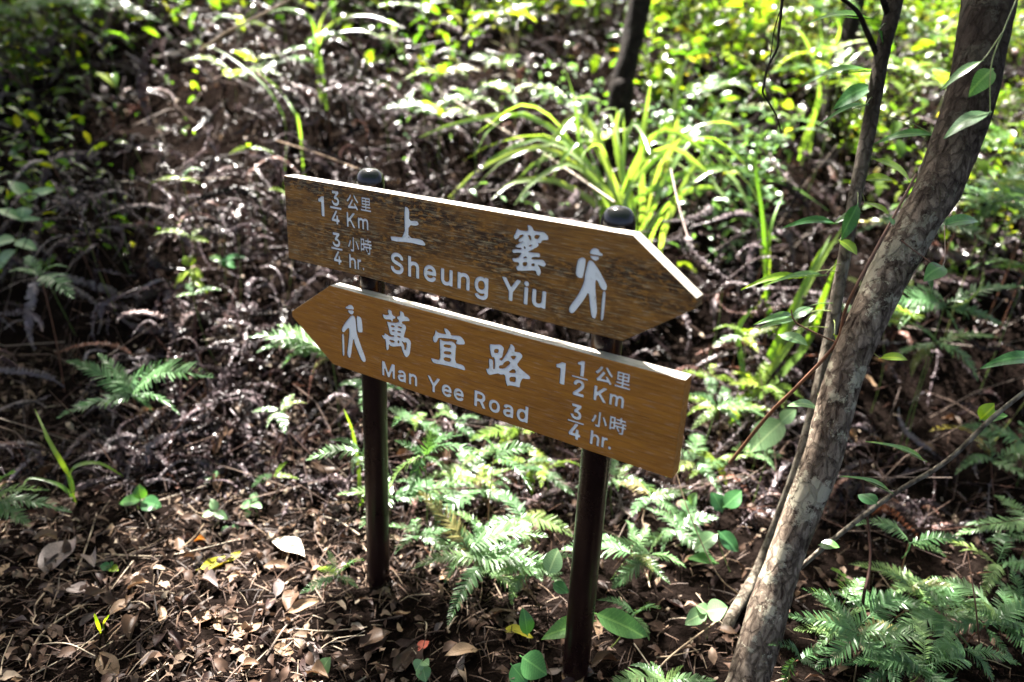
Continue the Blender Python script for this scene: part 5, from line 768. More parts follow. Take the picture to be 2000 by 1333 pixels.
# ------------------------------------------------------------------ leaf litter crumbs on the trail edge (one uncountable mass)
def build_litter():
    N = 24000
    y = 0.75 + 1.9 * rng.random(N); x = (rng.random(N) * 2 - 1) * 2.0
    k = rng.random(N) < np.clip(0.95 - 1.5 * (x + 0.3 * (y - 1.3)), 0.1, 1) * (0.35 + 0.65 * (np.sin(x * 5 + 1.3 * np.sin(4 * y)) * np.sin(y * 6 + x) > -0.35)); x, y = x[k], y[k]; N = len(x)
    z = gz(x, y) + 0.004 + 0.016 * rng.random(N) ** 2
    needle = (np.array([[-0.5, -0.02, 0], [-0.5, 0.02, 0], [0, -0.024, 0.06], [0, 0.024, 0.06], [0.5, -0.014, 0], [0.5, 0.014, 0]]), np.array([[0, 1, 3, 2], [2, 3, 5, 4]]))
    chip = (np.array([[-0.5, -0.22, 0], [-0.4, 0.25, 0.1], [0, -0.3, 0.08], [0.05, 0.28, -0.05], [0.5, -0.12, 0.05], [0.45, 0.2, 0.12]]), np.array([[0, 1, 3, 2], [2, 3, 5, 4]]))
    crumb = leaf_tpl(0.5, 0.2, 0.2, 0.1, rows=4, cols=3, seed=31)
    wh = rng.choice(3, N, p=[0.62, 0.28, 0.10])
    sc_ = np.where(wh == 0, rng.uniform(0.025, 0.075, N), np.where(wh == 1, rng.uniform(0.006, 0.016, N), rng.uniform(0.015, 0.045, N)))
    M = mats_from(np.stack([x, y, z], 1), rng.random(N) * 6.283, rng.normal(0, 0.3, N), rng.normal(0, 0.4, N), sc_)
    V, Fq, Rr = scatter([needle, chip, crumb], M, wh, rng.random(N))
    tag(link('leaf_litter', np_mesh('leaf_litter', V, Fq, Rr, LITTER)), 'crumbled pine needles bark chips and leaf scraps on the trail edge', 'leaf litter', kind='stuff')
    N = 14000     # rotting scraps under the thatch
    y = 0.9 + 6.2 * rng.random(N) ** 1.5; x = (rng.random(N) * 2 - 1) * (0.9 * y + 0.5)
    kk = rng.random(N) > 0.85 * hollow(x, y); x, y = x[kk], y[kk]; N = len(x); z = gz(x, y) + 0.008 + np.where(y > 2.2, 0.08, 0.012) * rng.random(N)
    M = mats_from(np.stack([x, y, z], 1), rng.random(N) * 6.283, rng.normal(0, 0.6, N), rng.normal(0, 0.7, N), rng.uniform(0.02, 0.05, N))
    V, Fq, Rr = scatter([crumb, needle], M, rng.choice(2, N, p=[0.3, 0.7]), rng.random(N) ** 2 * 0.42)
    tag(link('bank_litter', np_mesh('bank_litter', V, Fq, Rr, LITTER)), 'rotting dark leaf scraps under the ferns and the dead fronds', 'leaf litter', kind='stuff')
build_litter()

# ------------------------------------------------------------------ trees
def trunk_obj(name, pts, radii, mat, parent, n=60, sides=28, lump=0.035, seed=0):
    r = np.random.default_rng(seed)
    P = smooth_path(pts, n) - np.array(parent.location)
    rad = np.interp(np.linspace(0, 1, n), np.linspace(0, 1, len(radii)), radii)
    v, f = tube(P, rad, sides)
    a = np.tile(np.arange(sides) / sides * 6.283, n); t = np.repeat(np.linspace(0, 1, n), sides) * n * 0.5
    k = 1 + lump * (np.sin(2 * a + 0.5 * t + seed) + 0.7 * np.sin(3 * a - 0.9 * t + 1) + 0.45 * np.sin(5 * a + 1.7 * t) * np.sin(0.8 * t) + 0.35 * np.sin(7 * a + 2.9 * t)) + 0.012 * r.normal(size=len(a))
    c = np.repeat(P, sides, 0); v = c + (v - c) * k[:, None]
    mb = MB(); mb.add(v, f, r.random()); return mb.obj(name, mat, parent)

TREES = []
def make_tree(name, label, base, pts, radii, mat, n=60, sides=28, lump=0.035, seed=0):
    o = empty(name, base); tag(o, label, 'tree')
    trunk_obj('trunk', pts, radii, mat, o, n, sides, lump, seed)
    TREES.append((o, np.asarray(pts[-1], float), mat, radii[-1])); return o

b0 = gp(1425, 1410)
lean = [b0 - UP * 0.08, at(1460, 1333, 1.66), at(1498, 1200, 1.65), at(1538, 1076, 1.64), at(1604, 900, 1.60), at(1656, 715, 1.57), at(1740, 530, 1.55), at(1793, 435, 1.54), at(1840, 350, 1.53), at(1900, 175, 1.52), at(1926, 35, 1.52), at(1975, -220, 1.55)]
lean += [lean[-1] + np.array([0.25, 0.35, 0.9]), lean[-1] + np.array([0.3, 0.9, 2.0])]
wpx = [118, 92, 88, 80, 80, 80, 84, 90, 94, 100, 104, 104]
rads = [w_ * 0.86 * 1.6 / F_PX / 2 for w_ in wpx] + [0.05, 0.04]
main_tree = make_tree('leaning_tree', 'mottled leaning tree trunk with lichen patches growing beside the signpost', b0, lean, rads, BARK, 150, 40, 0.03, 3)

bd = gp(1212, 262, 0.3); dd = float((bd - np.array([0, 0, CAMZ])) @ (-CM[:, 2])); bd = at(1208, 215, dd); bd = ground(bd[0] - 0.02, bd[1])
tp = [bd - UP * 0.1, at(1211, 200, dd), at(1215, 160, dd), at(1232, 90, dd), at(1250, 0, dd), at(1268, -150, dd)]
tp += [tp[-1] + np.array([0.1, 0.1, 1.0]), tp[-1] + np.array([0.0, 0.3, 2.4])]
make_tree('dark_tree', 'slim dark tree trunk rising behind the tall grass tussock', bd, tp, [0.075, 0.06, 0.058, 0.054, 0.054, 0.052, 0.045, 0.035], BARKD, 60, 16, 0.05, 5)
bd = gp(1632, 175, 0.3); bd = ground(bd[0], bd[1]); dd = float((bd - np.array([0, 0, CAMZ])) @ (-CM[:, 2]))
tp = [bd - UP * 0.1, at(1640, 130, dd), at(1655, 70, dd), at(1674, 0, dd), at(1690, -120, dd)]; tp += [tp[-1] + np.array([0.2, 0.1, 1.6]), tp[-1] + np.array([0.1, 0.2, 3.0])]
make_tree('brown_tree', 'thin brown tree stem far up the bank behind the sapling', bd, tp, [0.06, 0.05, 0.045, 0.045, 0.04, 0.035, 0.03], BARKD, 30, 12, 0.05, 6)
for k, (x, y, lab) in enumerate([(-4.6, 4.3, 'unseen shade tree added beyond the dark corner of the bank'), (4.4, 3.9, 'unseen shade tree added beyond the bright fern bank'), (-7.5, 9.0, 'unseen shade tree added at the top of the bank beyond the green fronds'), (2.2, 12.5, 'unseen shade tree added at the top of the bank behind the shrubs')]):
    b_ = ground(x, y)
    make_tree('unseen_shade_tree', lab, b_, [b_ - UP * 0.1, b_ + np.array([0.1, 0, 1.5]), b_ + np.array([0.3 * (-1) ** k, 0.1, 3.2]), b_ + np.array([0.1, 0, 4.6])], [0.14, 0.11, 0.09, 0.06], BARKD, 24, 14, 0.05, 9 + k)  # unseen trunks added to carry leaves that shade the scene

# crowns: unseen leaves placed to shade chosen zones, with gaps cut for sun pools
POOLS = [(260, 90, 0.3), (390, 40, 0.35), (1720, 1230, 0.07), (1930, 1200, 0.08), (1250, 1100, 0.1), (720, 1060, 0.1), (560, 1075, 0.21), (640, 1010, 0.12), (430, 1220, 0.10), (520, 1290, 0.09), (300, 1130, 0.06), (230, 1190, 0.05), (370, 1300, 0.05), (1180, 330, 0.42), (1000, 330, 0.32), (1380, 350, 0.38), (960, 1060, 0.26), (900, 900, 0.2), (1040, 1120, 0.14), (860, 980, 0.16),
         (1400, 620, 0.25), (1500, 480, 0.3), (320, 770, 0.16), (560, 690, 0.14), (800, 250, 0.4), (1650, 250, 0.6), (1500, 120, 0.7), (1300, 60, 0.7), (900, 60, 0.7), (1800, 500, 0.3), (1850, 350, 0.4),
         (1250, 1080, 0.12), (1450, 900, 0.15), (600, 230, 0.3), (470, 420, 0.2), (1850, 1200, 0.10), (700, 60, 0.6), (1750, 80, 0.7), (500, 560, 0.18), (1420, 760, 0.2)]
POOL_P = [(gp(u, v, 0.3 if v < 850 else 0.05), r_) for u, v, r_ in POOLS]
for _ in range(75):      # scattered flecks of sun higher on the bank
    u, v = rng.uniform(300, 2100), rng.uniform(0, 330); POOL_P.append((gp(u, v, 0.3), rng.uniform(0.12, 0.4)))
for _ in range(30):
    u, v = rng.uniform(250, 2000), rng.uniform(330, 1000); POOL_P.append((gp(u, v, 0.15), rng.uniform(0.05, 0.14)))
POOL_P += [(at(1520, 1130, 1.6), 0.05), (at(1590, 930, 1.58), 0.06), (at(1620, 820, 1.56), 0.045), (at(1560, 1030, 1.6), 0.04), (at(1480, 1250, 1.62), 0.035), (at(1690, 620, 1.52), 0.03)]
rot_s = Matrix.Rotation(SIGN_RZ, 3, 'Z')
def sign_pt(x, z): return np.array(rot_s @ Vector((x, 0.02, 0))) + np.array([SIGN_O[0], SIGN_O[1], z])
POOL_P += [(sign_pt(x, 1.05), 0.075) for x in (0.0, 0.12, 0.25, 0.38, 0.5, 0.62, 0.75, 0.87, 0.96)]
SHADE = [(60, 120, 0.6, 2.4), (20, 30, 0.5, 1.8), (1000, 20, 0.5, 1.5), (1980, 60, 0.5, 1.6), (130, 330, 0.6, 3.2), (60, 600, 0.4, 3.0), (-80, 400, 0.5, 2.5), (300, 480, 0.4, 1.8), (420, 620, 0.3, 1.3), (200, 700, 0.3, 1.4), (1900, 820, 0.4, 2.6), (1950, 950, 0.3, 2.4), (1760, 760, 0.22, 1.6), (80, 850, 0.3, 2.2),
         (850, 1270, 0.22, 2.0), (1050, 1300, 0.18, 1.8), (60, 1180, 0.28, 2.4), (200, 1300, 0.18, 1.6), (250, 1050, 0.16, 1.4), (650, 1250, 0.12, 1.5), (1250, 1290, 0.16, 1.5), (1700, 1050, 0.2, 1.6), (1850, 1260, 0.3, 2.0), (1700, 1200, 0.2, 1.4), (330, 320, 0.35, 1.6), (1100, 130, 0.3, 1.2), (700, 1150, 0.12, 1.5), (420, 850, 0.25, 1.2)]
def build_canopy():
    C = []
    for _ in range(80):
        g = np.array([rng.uniform(-4.8, 4.8), rng.uniform(-0.2, 4.6), 0.0]); g[2] = float(gz(g[0], g[1]))
        t = (rng.uniform(3.6, 6.4) - g[2] * 0.4) / S[2]; c = g + S * t
        k = int(rng.integers(50, 130)); C.append(c + rng.normal(size=(k, 3)) * np.array([0.34, 0.34, 0.2]))
    for u, v, r_, tau in SHADE:
        k = int(tau * math.pi * r_ * r_ / 0.0019)
        p = gp(u, v); t = rng.uniform(3.6, 5.2, k) / S[2]
        C.append(p + S * t[:, None] + rng.normal(size=(k, 3)) * r_ * 0.6)
    # leaves added sunward of the leaning trunk to half shade it
    for u, v in ((1860, 190), (1760, 440), (1925, 0), (1680, 640)):
        p = at(u, v, 1.55); t = rng.uniform(3.0, 4.2, 160) / S[2]; C.append(p + S * t[:, None] + rng.normal(size=(160, 3)) * 0.11)
    C = np.concatenate(C); big = np.zeros(len(C), bool)
    # unseen upper storey, added over bank and path to cut sky light
    K = 26000
    H = np.stack([rng.uniform(-9, 9, K), rng.uniform(-5.5, 13, K), np.zeros(K)], 1); H[:, 2] = rng.uniform(5.0, 8.0, K) + 0.25 * np.maximum(H[:, 1], 0)
    C = np.concatenate([C, H]); big = np.concatenate([big, np.ones(K, bool)])
    keep = np.ones(len(C), bool)
    for p, r_ in POOL_P:
        d = C - p; d = d - (d @ S)[:, None] * S; q = np.linalg.norm(d, axis=1) / (r_ + np.where(big, 0.07, 0.0))
        keep &= rng.random(len(C)) < np.clip(q * 2.2 - 1.5, 0.0, 1)
    hid = C[:, 2] > CAMZ + 0.09 * np.maximum(C[:, 1], 0) + 1.0      # above anything the path-side view takes in
    keep &= hid; C = C[keep]; big = big[keep]; N = len(C)
    tops = np.array([t[1] for t in TREES]); own = np.argmin(((C[:, None, :2] - tops[None, :, :2]) ** 2).sum(2), 1)
    tpl = leaf_tpl(0.42, 0.1, 0.05, 0.02, rows=4, cols=3, seed=50)
    for k, (o, top, mat, r_) in enumerate(TREES):
        idx = np.nonzero(own == k)[0]
        if len(idx) < 5: continue
        sz = np.where(big[idx], rng.uniform(0.14, 0.26, len(idx)), rng.uniform(0.06, 0.12, len(idx)))
        M = mats_from(C[idx] - np.array(o.location), rng.random(len(idx)) * 6.283, rng.normal(-0.2, 0.5, len(idx)), rng.normal(0, 0.5, len(idx)), sz)
        V, Fq, Rr = scatter([tpl], M, np.zeros(len(idx), int), rng.random(len(idx)))
        link('shade_crown', np_mesh('shade_crown', V, Fq, Rr, CANOPY), o)
        for j in range(7):
            e = C[idx[int(rng.integers(len(idx)))]]; mid = (top * 0.6 + e * 0.4) + UP * 0.25
            stem_obj('limb', [top, mid, e], r_ * 0.7, 0.008, mat, o, 12, 8)
    return N
print('canopy leaves', build_canopy())

# ------------------------------------------------------------------ the sapling and creeper in front of the bank
sb = gp(1420, 1228)
sap = empty('sapling', sb); tag(sap, 'slender grey sapling with long narrow leaves beside the leaning tree', 'sapling')
sp = [sb - UP * 0.12 + np.array([-0.02, -0.02, 0]), sb + UP * 0.01, at(1452, 1165, gdepth(1452, 1165) - 0.05), at(1492, 1085, gdepth(1492, 1085) - 0.12), at(1562, 900, 1.9), at(1612, 700, 1.88), at(1642, 540, 1.86), at(1668, 400, 1.84), at(1697, 250, 1.83), at(1722, 110, 1.82), at(1748, 0, 1.82), at(1790, -220, 1.84)]
sp += [sp[-1] + np.array([0.2, 0.1, 0.9])]
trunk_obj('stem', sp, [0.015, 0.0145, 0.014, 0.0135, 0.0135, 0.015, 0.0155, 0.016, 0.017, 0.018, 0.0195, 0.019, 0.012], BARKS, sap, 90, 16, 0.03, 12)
stem_obj('branch', [at(1712, 105, 1.82), at(1690, 55, 1.8), at(1672, 20, 1.8), at(1620, -20, 1.8)], 0.007, 0.004, BARKD, sap)
stem_obj('branch', [at(1738, 40, 1.82), at(1725, 0, 1.8), at(1712, -60, 1.8)], 0.008, 0.006, BARKD, sap)
for a, b, w_, mt in [((1700, 36), (1572, 48), 20, BROAD), ((1703, 138), (1562, 170), 24, BROAD), ((1702, 168), (1625, 212), 30, BROAD), ((1692, 205), (1596, 248), 9, BROADP), ((1824, 264), (1706, 281), 20, BROAD),
                     ((1710, 312), (1780, 362), 30, BROADY), ((1688, 352), (1746, 356), 20, BROADY), ((1632, 437), (1524, 446), 16, BROAD), ((1680, 416), (1628, 436), 14, BROADP), ((1690, 398), (1734, 420), 18, BROADY),
                     ((1568, 542), (1446, 566), 15, BROADY), ((1610, 538), (1488, 560), 9, BROADP), ((1548, 614), (1470, 634), 12, BROADP), ((1552, 625), (1478, 642), 10, BROADP), ((1550, 622), (1590, 604), 20, BROADP),
                     ((1523, 655), (1577, 678), 26, BROADP), ((1630, 655), (1655, 705), 24, BROADY), ((1675, 400), (1640, 470), 22, BROAD), ((1716, 60), (1724, 100), 26, BROAD), ((1640, 470), (1672, 500), 26, BROADY),
                     ((1720, 700), (1774, 706), 16, BROADY), ((1600, 800), (1535, 792), 24, BROADP)]:
    d_ = 1.82 + rng.uniform(-0.04, 0.03); leaf_px(sap, a, b, d_, w_, mt, rng.uniform(-0.06, 0.03))
    la = at(*a, d_); q = smooth_path(sp, 120); q = q[np.argmin(np.linalg.norm(q - la - UP * 0.03, axis=1))]
    if np.linalg.norm(q - la) > 0.015: stem_obj('petiole', [q, (q + la) / 2 + UP * 0.012, la], 0.0014, 0.0009, STEMG, sap, 6, 5)
vb = gp(1440, 960)
vine = empty('creeper', vb); tag(vine, 'thin red brown creeper stem running up the left side of the leaning trunk', 'creeper')
stem_obj('stem', [at(1425, 905, 1.9), at(1500, 812, 1.75), at(1560, 752, 1.66), at(1632, 672, 1.60), at(1650, 610, 1.56), at(1672, 560, 1.52), at(1720, 470, 1.5), at(1745, 425, 1.49), at(1790, 340, 1.48)], 0.0045, 0.0025, STEMR, vine, 40, 7)
stem_obj('stem', [at(1630, 668, 1.6), at(1580, 645, 1.6), at(1552, 628, 1.6), at(1545, 605, 1.6)], 0.002, 0.0015, STEMR, vine, 10, 5)
for a, b, w_, mt, d in [((1917, 120), (1836, 176), 16, BROADP, 1.36), ((1938, 136), (1888, 188), 30, BROAD, 1.38), ((1932, 220), (1840, 270), 30, BROADP, 1.35), ((1845, 440), (1915, 436), 26, BROAD, 1.62), ((1842, 520), (1800, 548), 30, BROAD, 1.5), ((1808, 540), (1818, 580), 30, BROAD, 1.5), ((1745, 440), (1738, 424), 10, BROADP, 1.46)]:
    leaf_px(vine, a, b, d, w_, mt, rng.uniform(-0.03, 0.03))
stem_obj('stem', [at(2010, -60, 1.42), at(1960, 60, 1.38), at(1936, 130, 1.36), at(1934, 225, 1.35)], 0.0016, 0.001, STEMG, vine, 14, 5)
stem_obj('stem', [at(1960, 60, 1.38), at(1930, 105, 1.36), at(1917, 120, 1.36)], 0.0013, 0.0009, STEMG, vine, 8, 5)
stem_obj('stem', [at(1760, 470, 1.49), at(1800, 500, 1.5), at(1842, 520, 1.5), at(1845, 440, 1.62)], 0.0015, 0.001, STEMR, vine, 12, 5)
tw = empty('hanging_vine', at(1530, -30, 1.7)); tag(tw, 'dark bare twisted vine tip hanging into the top of the picture', 'vine')
stem_obj('stem', [at(1532, -60, 1.7), at(1526, 20, 1.7), at(1521, 60, 1.7), at(1518, 95, 1.7), at(1500, 130, 1.7), at(1492, 165, 1.7), at(1490, 182, 1.7), at(1504, 205, 1.7), at(1518, 230, 1.7), at(1526, 262, 1.7)], 0.0035, 0.0014, BARKD, tw, 40, 6)
stem_obj('stem', [at(1527, 10, 1.69), at(1512, 60, 1.69), at(1505, 110, 1.69), at(1496, 150, 1.69), at(1490, 180, 1.69), at(1474, 208, 1.69)], 0.0014, 0.0008, BARKD, tw, 24, 5)
br = empty('fallen_branch', gp(1560, 1110)); tag(br, 'thin bent branch leaning across the dark hollow beside the leaning trunk', 'branch')
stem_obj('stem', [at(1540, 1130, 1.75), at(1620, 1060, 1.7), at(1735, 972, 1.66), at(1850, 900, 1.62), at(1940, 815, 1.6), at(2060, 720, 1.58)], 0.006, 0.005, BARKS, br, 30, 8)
for a, b, w_, mt in [((1740, 962), (1638, 930), 8, BROADP), ((1712, 985), (1678, 965), 30, BROAD), ((1806, 900), (1690, 862), 8, BROADP), ((1915, 820), (1970, 815), 22, BROAD), ((1915, 820), (1945, 790), 24, BROADY), ((2030, 702), (1912, 718), 26, BROAD), ((1600, 1065), (1640, 1072), 22, BROAD)]:
    leaf_px(br, a, b, 1.63, w_, mt, rng.uniform(-0.03, 0.03))

# ------------------------------------------------------------------ tall grass
def tussock(base_uv, n, hpx, spread, label, wpx=8, mat=None, seed=0, explicit=()):
    r = np.random.default_rng(seed); u, v = base_uv; bl = list(explicit)
    for k in range(n):
        s = r.normal() * spread; h = hpx * r.uniform(0.55, 1.1); droop = r.uniform(0.0, 0.7) * h * min(1, abs(s) / spread)
        bl.append([(u + r.normal() * 12, v), (u + s * 0.25, v - h * 0.6), (u + s * 0.7, v - h), (u + s * 1.25, v - h + droop * 0.5), (u + s * 1.55, v - h + droop + 15)])
    return grass_px(base_uv, bl, label, None, wpx, None, mat, lift=0.32)
tussock((1205, 440), 18, 200, 130, 'tall arching pale green grass tussock rising behind the arrow of the upper board', 13, GRASSP, seed=4, explicit=[
    [(1190, 430), (1136, 300), (1122, 200), (1096, 112)], [(1200, 430), (1145, 280), (1143, 195), (1150, 300)], [(1180, 430), (1120, 300), (1030, 222), (960, 250), (925, 310)], [(1175, 430), (1110, 270), (1025, 205), (930, 262)],
    [(1230, 430), (1200, 280), (1205, 215), (1160, 222)], [(1225, 430), (1170, 280), (1190, 225), (1215, 300)], [(1255, 430), (1252, 300), (1262, 220), (1272, 155)], [(1260, 430), (1290, 320), (1360, 250), (1420, 240), (1450, 262)],
    [(1265, 430), (1330, 300), (1390, 270), (1460, 330), (1490, 410)], [(1240, 430), (1205, 300), (1215, 212), (1220, 330)], [(1280, 440), (1330, 380), (1400, 370), (1450, 420)], [(1200, 440), (1100, 360), (1010, 355), (960, 390)],
    [(1270, 440), (1400, 330), (1470, 420), (1492, 530)], [(1300, 440), (1380, 300), (1430, 360)]])
grass_px((1330, 260), [[(1315, 235), (1322, 170), (1345, 115), (1400, 102), (1460, 122), (1490, 160)], [(1318, 235), (1335, 180), (1380, 150), (1440, 140)], [(1322, 240), (1300, 190), (1290, 150)]], 'single looping grass blades on the bank behind the dark trunk', None, 9, None, GRASSP, lift=0.3)
grass_px((1425, 835), [[(1422, 832), (1500, 705), (1570, 560), (1622, 460)], [(1424, 835), (1470, 760), (1530, 650), (1600, 520), (1668, 410)], [(1505, 765), (1570, 680), (1605, 590), (1640, 500)], [(1440, 830), (1540, 640), (1600, 500), (1640, 470)], [(1428, 838), (1450, 740), (1440, 650), (1470, 600)], [(1430, 838), (1560, 650), (1612, 600)]], 'long broad grass blades leaning from the sign end toward the leaning trunk', None, 15)
grass_px((1495, 560), [[(1497, 560), (1500, 470), (1470, 370), (1395, 300), (1362, 288)], [(1497, 560), (1488, 420), (1475, 320), (1490, 245)], [(1497, 560), (1505, 450), (1530, 380)]], 'few upright yellow green grass blades between the arrow tip and the sapling', None, 8, lift=0.25)
grass_px((150, 985), [[(148, 985), (135, 930), (100, 870), (68, 800)], [(148, 985), (140, 920), (190, 905), (240, 930)], [(146, 985), (130, 920), (85, 850)], [(150, 985), (120, 950), (60, 935), (40, 960)]], 'small grass tuft with bent blades at the dark edge of the leaf litter', None, 9)
grass_px((200, 1240), [[(198, 1238), (190, 1215), (184, 1198)], [(199, 1238), (205, 1215), (214, 1200)]], 'tiny bright two bladed grass shoot in the leaf litter', None, 8, mat=BROADY)
grass_px((590, 290), [[(585, 250), (572, 215), (545, 175), (490, 130)], [(560, 262), (540, 200), (500, 150), (430, 100), (380, 85)]], 'long drooping yellow tipped grass blades on the brown bank behind the left post', None, 5, None, GRASSP, lift=0.3)
grass_px((620, 95), [[(620, 90), (660, 40), (720, 30), (790, 55)], [(620, 90), (600, 30), (540, 20), (460, 60)], [(620, 90), (690, 60), (760, 80), (800, 120)], [(620, 90), (640, 20), (700, -10), (760, 20)]], 'arching grass clump at the top of the brown bank', None, 6, None, GRASSP, lift=0.35)
grass_px((1600, 190), [[(1600, 190), (1615, 120), (1640, 60), (1620, 20)], [(1600, 190), (1590, 120), (1560, 60), (1520, 50)], [(1600, 190), (1660, 120), (1700, 90)], [(1602, 190), (1605, 100), (1600, 30)]], 'sunlit grass blades on the bank left of the brown tree stem', None, 7, None, GRASSP, lift=0.35)
grass_px((700, 1000), [[(700, 1000), (702, 930), (690, 850), (672, 800)], [(702, 1000), (715, 950), (712, 880)]], 'narrow grass blades growing against the left post', None, 7)
st = empty('dry_grass_stalk', gp(1052, 285)); tag(st, 'dry pale grass stalk with a feathery seed head behind the upper board', 'grass stalk')
sd_ = gdepth(1052, 285)
stem_obj('stalk', [at(1052, 280, sd_), at(1020, 190, sd_), at(1003, 120, sd_), at(1010, 60, sd_)], 0.004, 0.002, STRAW, st, 14, 5)
for (a, b) in [((1003, 120), (955, 78)), ((1003, 120), (990, 60)), ((1004, 120), (1010, 40)), ((1006, 148), (955, 112)), ((1008, 152), (960, 150)), ((1003, 115), (975, 62))]:
    link('seed_spike', blade_mesh([at(*a, sd_), at((a[0] + b[0]) / 2 + 4, (a[1] + b[1]) / 2 - 6, sd_), at(*b, sd_)], 0.012, STRAW, 8, 0.3, st.location), st)

# ------------------------------------------------------------------ ferns one can point to
fern_px((262, 850), (258, 772), [(110, 818), (128, 705), (420, 738), (352, 812), (205, 800), (300, 806), (190, 690), (350, 700)], 'broad forked green fern spreading over dead fronds left of the sign', lift=-0.05)
fern_px((945, 1150), (915, 1080), [(815, 958), (868, 1182), (1072, 1050), (1008, 1188), (985, 1045), (1100, 1120), (880, 1010)], 'large pale green fern between the two posts', lift=-0.04)
fern_px((1010, 1150), (1040, 1110), [(1000, 1190), (1130, 1090), (1105, 1160), (960, 1130)], 'smaller fern pressed against the near side of the right post', lift=-0.08)
fern_px((840, 960), (830, 890), [(758, 968), (770, 860), (905, 850), (950, 905), (800, 960), (880, 930), (850, 820)], 'bright fern just right of the left post under the lower board')
fern_px((960, 960), (965, 890), [(900, 930), (1050, 880), (1040, 960), (930, 850), (1010, 860)], 'dense green fern under the middle of the lower board')
fern_px((1040, 1010), (1030, 900), [(1036, 1020), (1075, 930), (960, 905), (1090, 905)], 'fern with one hanging yellow edged frond under the lower board', yellow=True)
fern_px((1265, 1160), (1268, 1085), [(1178, 1055), (1302, 1035), (1285, 1138), (1195, 1150), (1340, 1110)], 'fern with fan shaped fronds right of the right post')
fern_px((1245, 1270), (1238, 1205), [(1165, 1172), (1268, 1252), (1190, 1235), (1290, 1190)], 'low fern at the foot of the right post')
fern_px((1300, 1370), (1300, 1335), [(1190, 1338), (1270, 1292), (1335, 1300), (1400, 1330), (1230, 1300)], 'fern tips rising from the bottom edge left of the leaning trunk', lift=-0.05)
fern_px((1655, 1260), (1652, 1218), [(1566, 1150), (1568, 1208), (1592, 1268), (1742, 1302), (1700, 1190)], 'crisp dark green fern right of the trunk base')
fern_px((1665, 1215), (1650, 1175), [(1622, 1112), (1792, 1196), (1690, 1130)], 'young fern with one long frond behind the crisp dark fern')
fern_px((1800, 1195), (1775, 1150), [(1722, 1112), (1912, 1202), (1865, 1148), (1730, 1165)], 'dark fern in the hollow right of the leaning trunk')
fern_px((1925, 1290), (1925, 1222), [(1795, 1242), (2015, 1170), (2020, 1248), (1880, 1180), (1985, 1300)], 'wide fern with light green fronds at the lower right corner', lift=-0.05)
fern_px((1885, 1330), (1880, 1265), [(1775, 1328), (1995, 1300), (1840, 1230), (1820, 1290), (1940, 1335)], 'sprawling fern at the bottom right corner', lift=-0.08)
fern_px((1720, 1360), (1745, 1310), [(1660, 1345), (1850, 1345), (1690, 1290), (1800, 1280)], 'low fern on the bottom edge right of the trunk', lift=-0.08)
fern_px((1560, 1330), (1560, 1290), [(1500, 1260), (1610, 1320), (1530, 1340), (1620, 1270)], 'small fern hugging the trunk base')
fern_px((1790, 1130), (1775, 1060), [(1662, 1028), (1760, 1092), (1885, 1055), (1850, 1090)], 'half lit fern under the thin bent branch', h=0.2)
fern_px((1830, 760), (1845, 600), [(1755, 645), (1872, 650), (2000, 560), (1965, 640), (1700, 590), (1770, 560), (1920, 520)], 'tall fern with hanging fronds right of the leaning trunk', h=0.6)
fern_px((1830, 790), (1830, 670), [(1740, 700), (1910, 745), (1950, 660), (1780, 740)], 'shaded fern below the tall hanging fern', h=0.45)
fern_px((1940, 480), (1950, 400), [(1870, 380), (2010, 300), (2010, 420), (1890, 460), (1940, 330)], 'pale grey green fern at the right edge', h=0.5)
fern_px((10, 1060), (-20, 985), [(142, 1002), (98, 958), (30, 925), (60, 1030), (-90, 960)], 'fern reaching in from the lower left edge', lift=-0.05)
fern_px((640, 760), (648, 700), [(484, 660), (500, 690), (548, 720), (610, 735), (540, 635), (640, 650)], 'sunlit fern half hidden behind the tip of the lower board')
fern_px((560, 860), (548, 805), [(492, 806), (556, 848), (600, 788), (520, 838), (575, 770)], 'small green fern below the tip of the lower board')
fern_px((522, 1045), (535, 930), [(492, 952), (562, 902), (584, 936)], 'upright yellow green fern sprig in front of the dead fronds', yellow=True)
fern_px((700, 960), (705, 888), [(598, 900), (640, 860), (690, 930), (745, 850)], 'fern with one long level frond left of the left post')
fern_px((100, 640), (80, 540), [(145, 585), (15, 532), (55, 500), (140, 525)], 'drooping green fern against the dark left bank', h=0.45)
fern_px((655, 1175), (655, 1130), [(585, 1160), (640, 1075), (712, 1095), (620, 1110), (700, 1150)], 'low feathery fern at the foot of the left post')
fern_px((1420, 880), (1400, 800), [(1340, 770), (1480, 780), (1450, 840), (1350, 840), (1500, 820)], 'bright fern beside the square end of the lower board')
fern_px((1430, 960), (1400, 900), [(1345, 880), (1470, 890), (1420, 950), (1340, 940)], 'yellow green fern beneath the long grass blades', yellow=True)
fern_px((1520, 1020), (1500, 960), [(1438, 1030), (1445, 930), (1510, 1040), (1490, 900), (1470, 985)], 'curled brown dead fern left of the leaning trunk', dead=True)
fern_px((420, 690), (440, 610), [(340, 590), (480, 640), (400, 670), (380, 560)], 'pale withered fern standing in front of the dark bank', dead=True)
fern_px((400, 780), (390, 690), [(310, 730), (330, 660), (480, 700), (420, 760)], 'curled tan withered fern above the green forked fern', dead=True)
for k, (u, v, yel) in enumerate([(180, 190, 0), (300, 130, 0), (70, 120, 0), (130, 60, 1), (400, 60, 1), (240, 230, 0), (40, 230, 0), (330, 40, 1)]):
    p = gp(u, v); L = 0.32
    fern_auto(p[0], p[1], rng.uniform(0.22, 0.45), 6, L, 'lush forked fern on the shadowy upper left bank', 'ferns on the upper left bank', yellow=bool(yel))
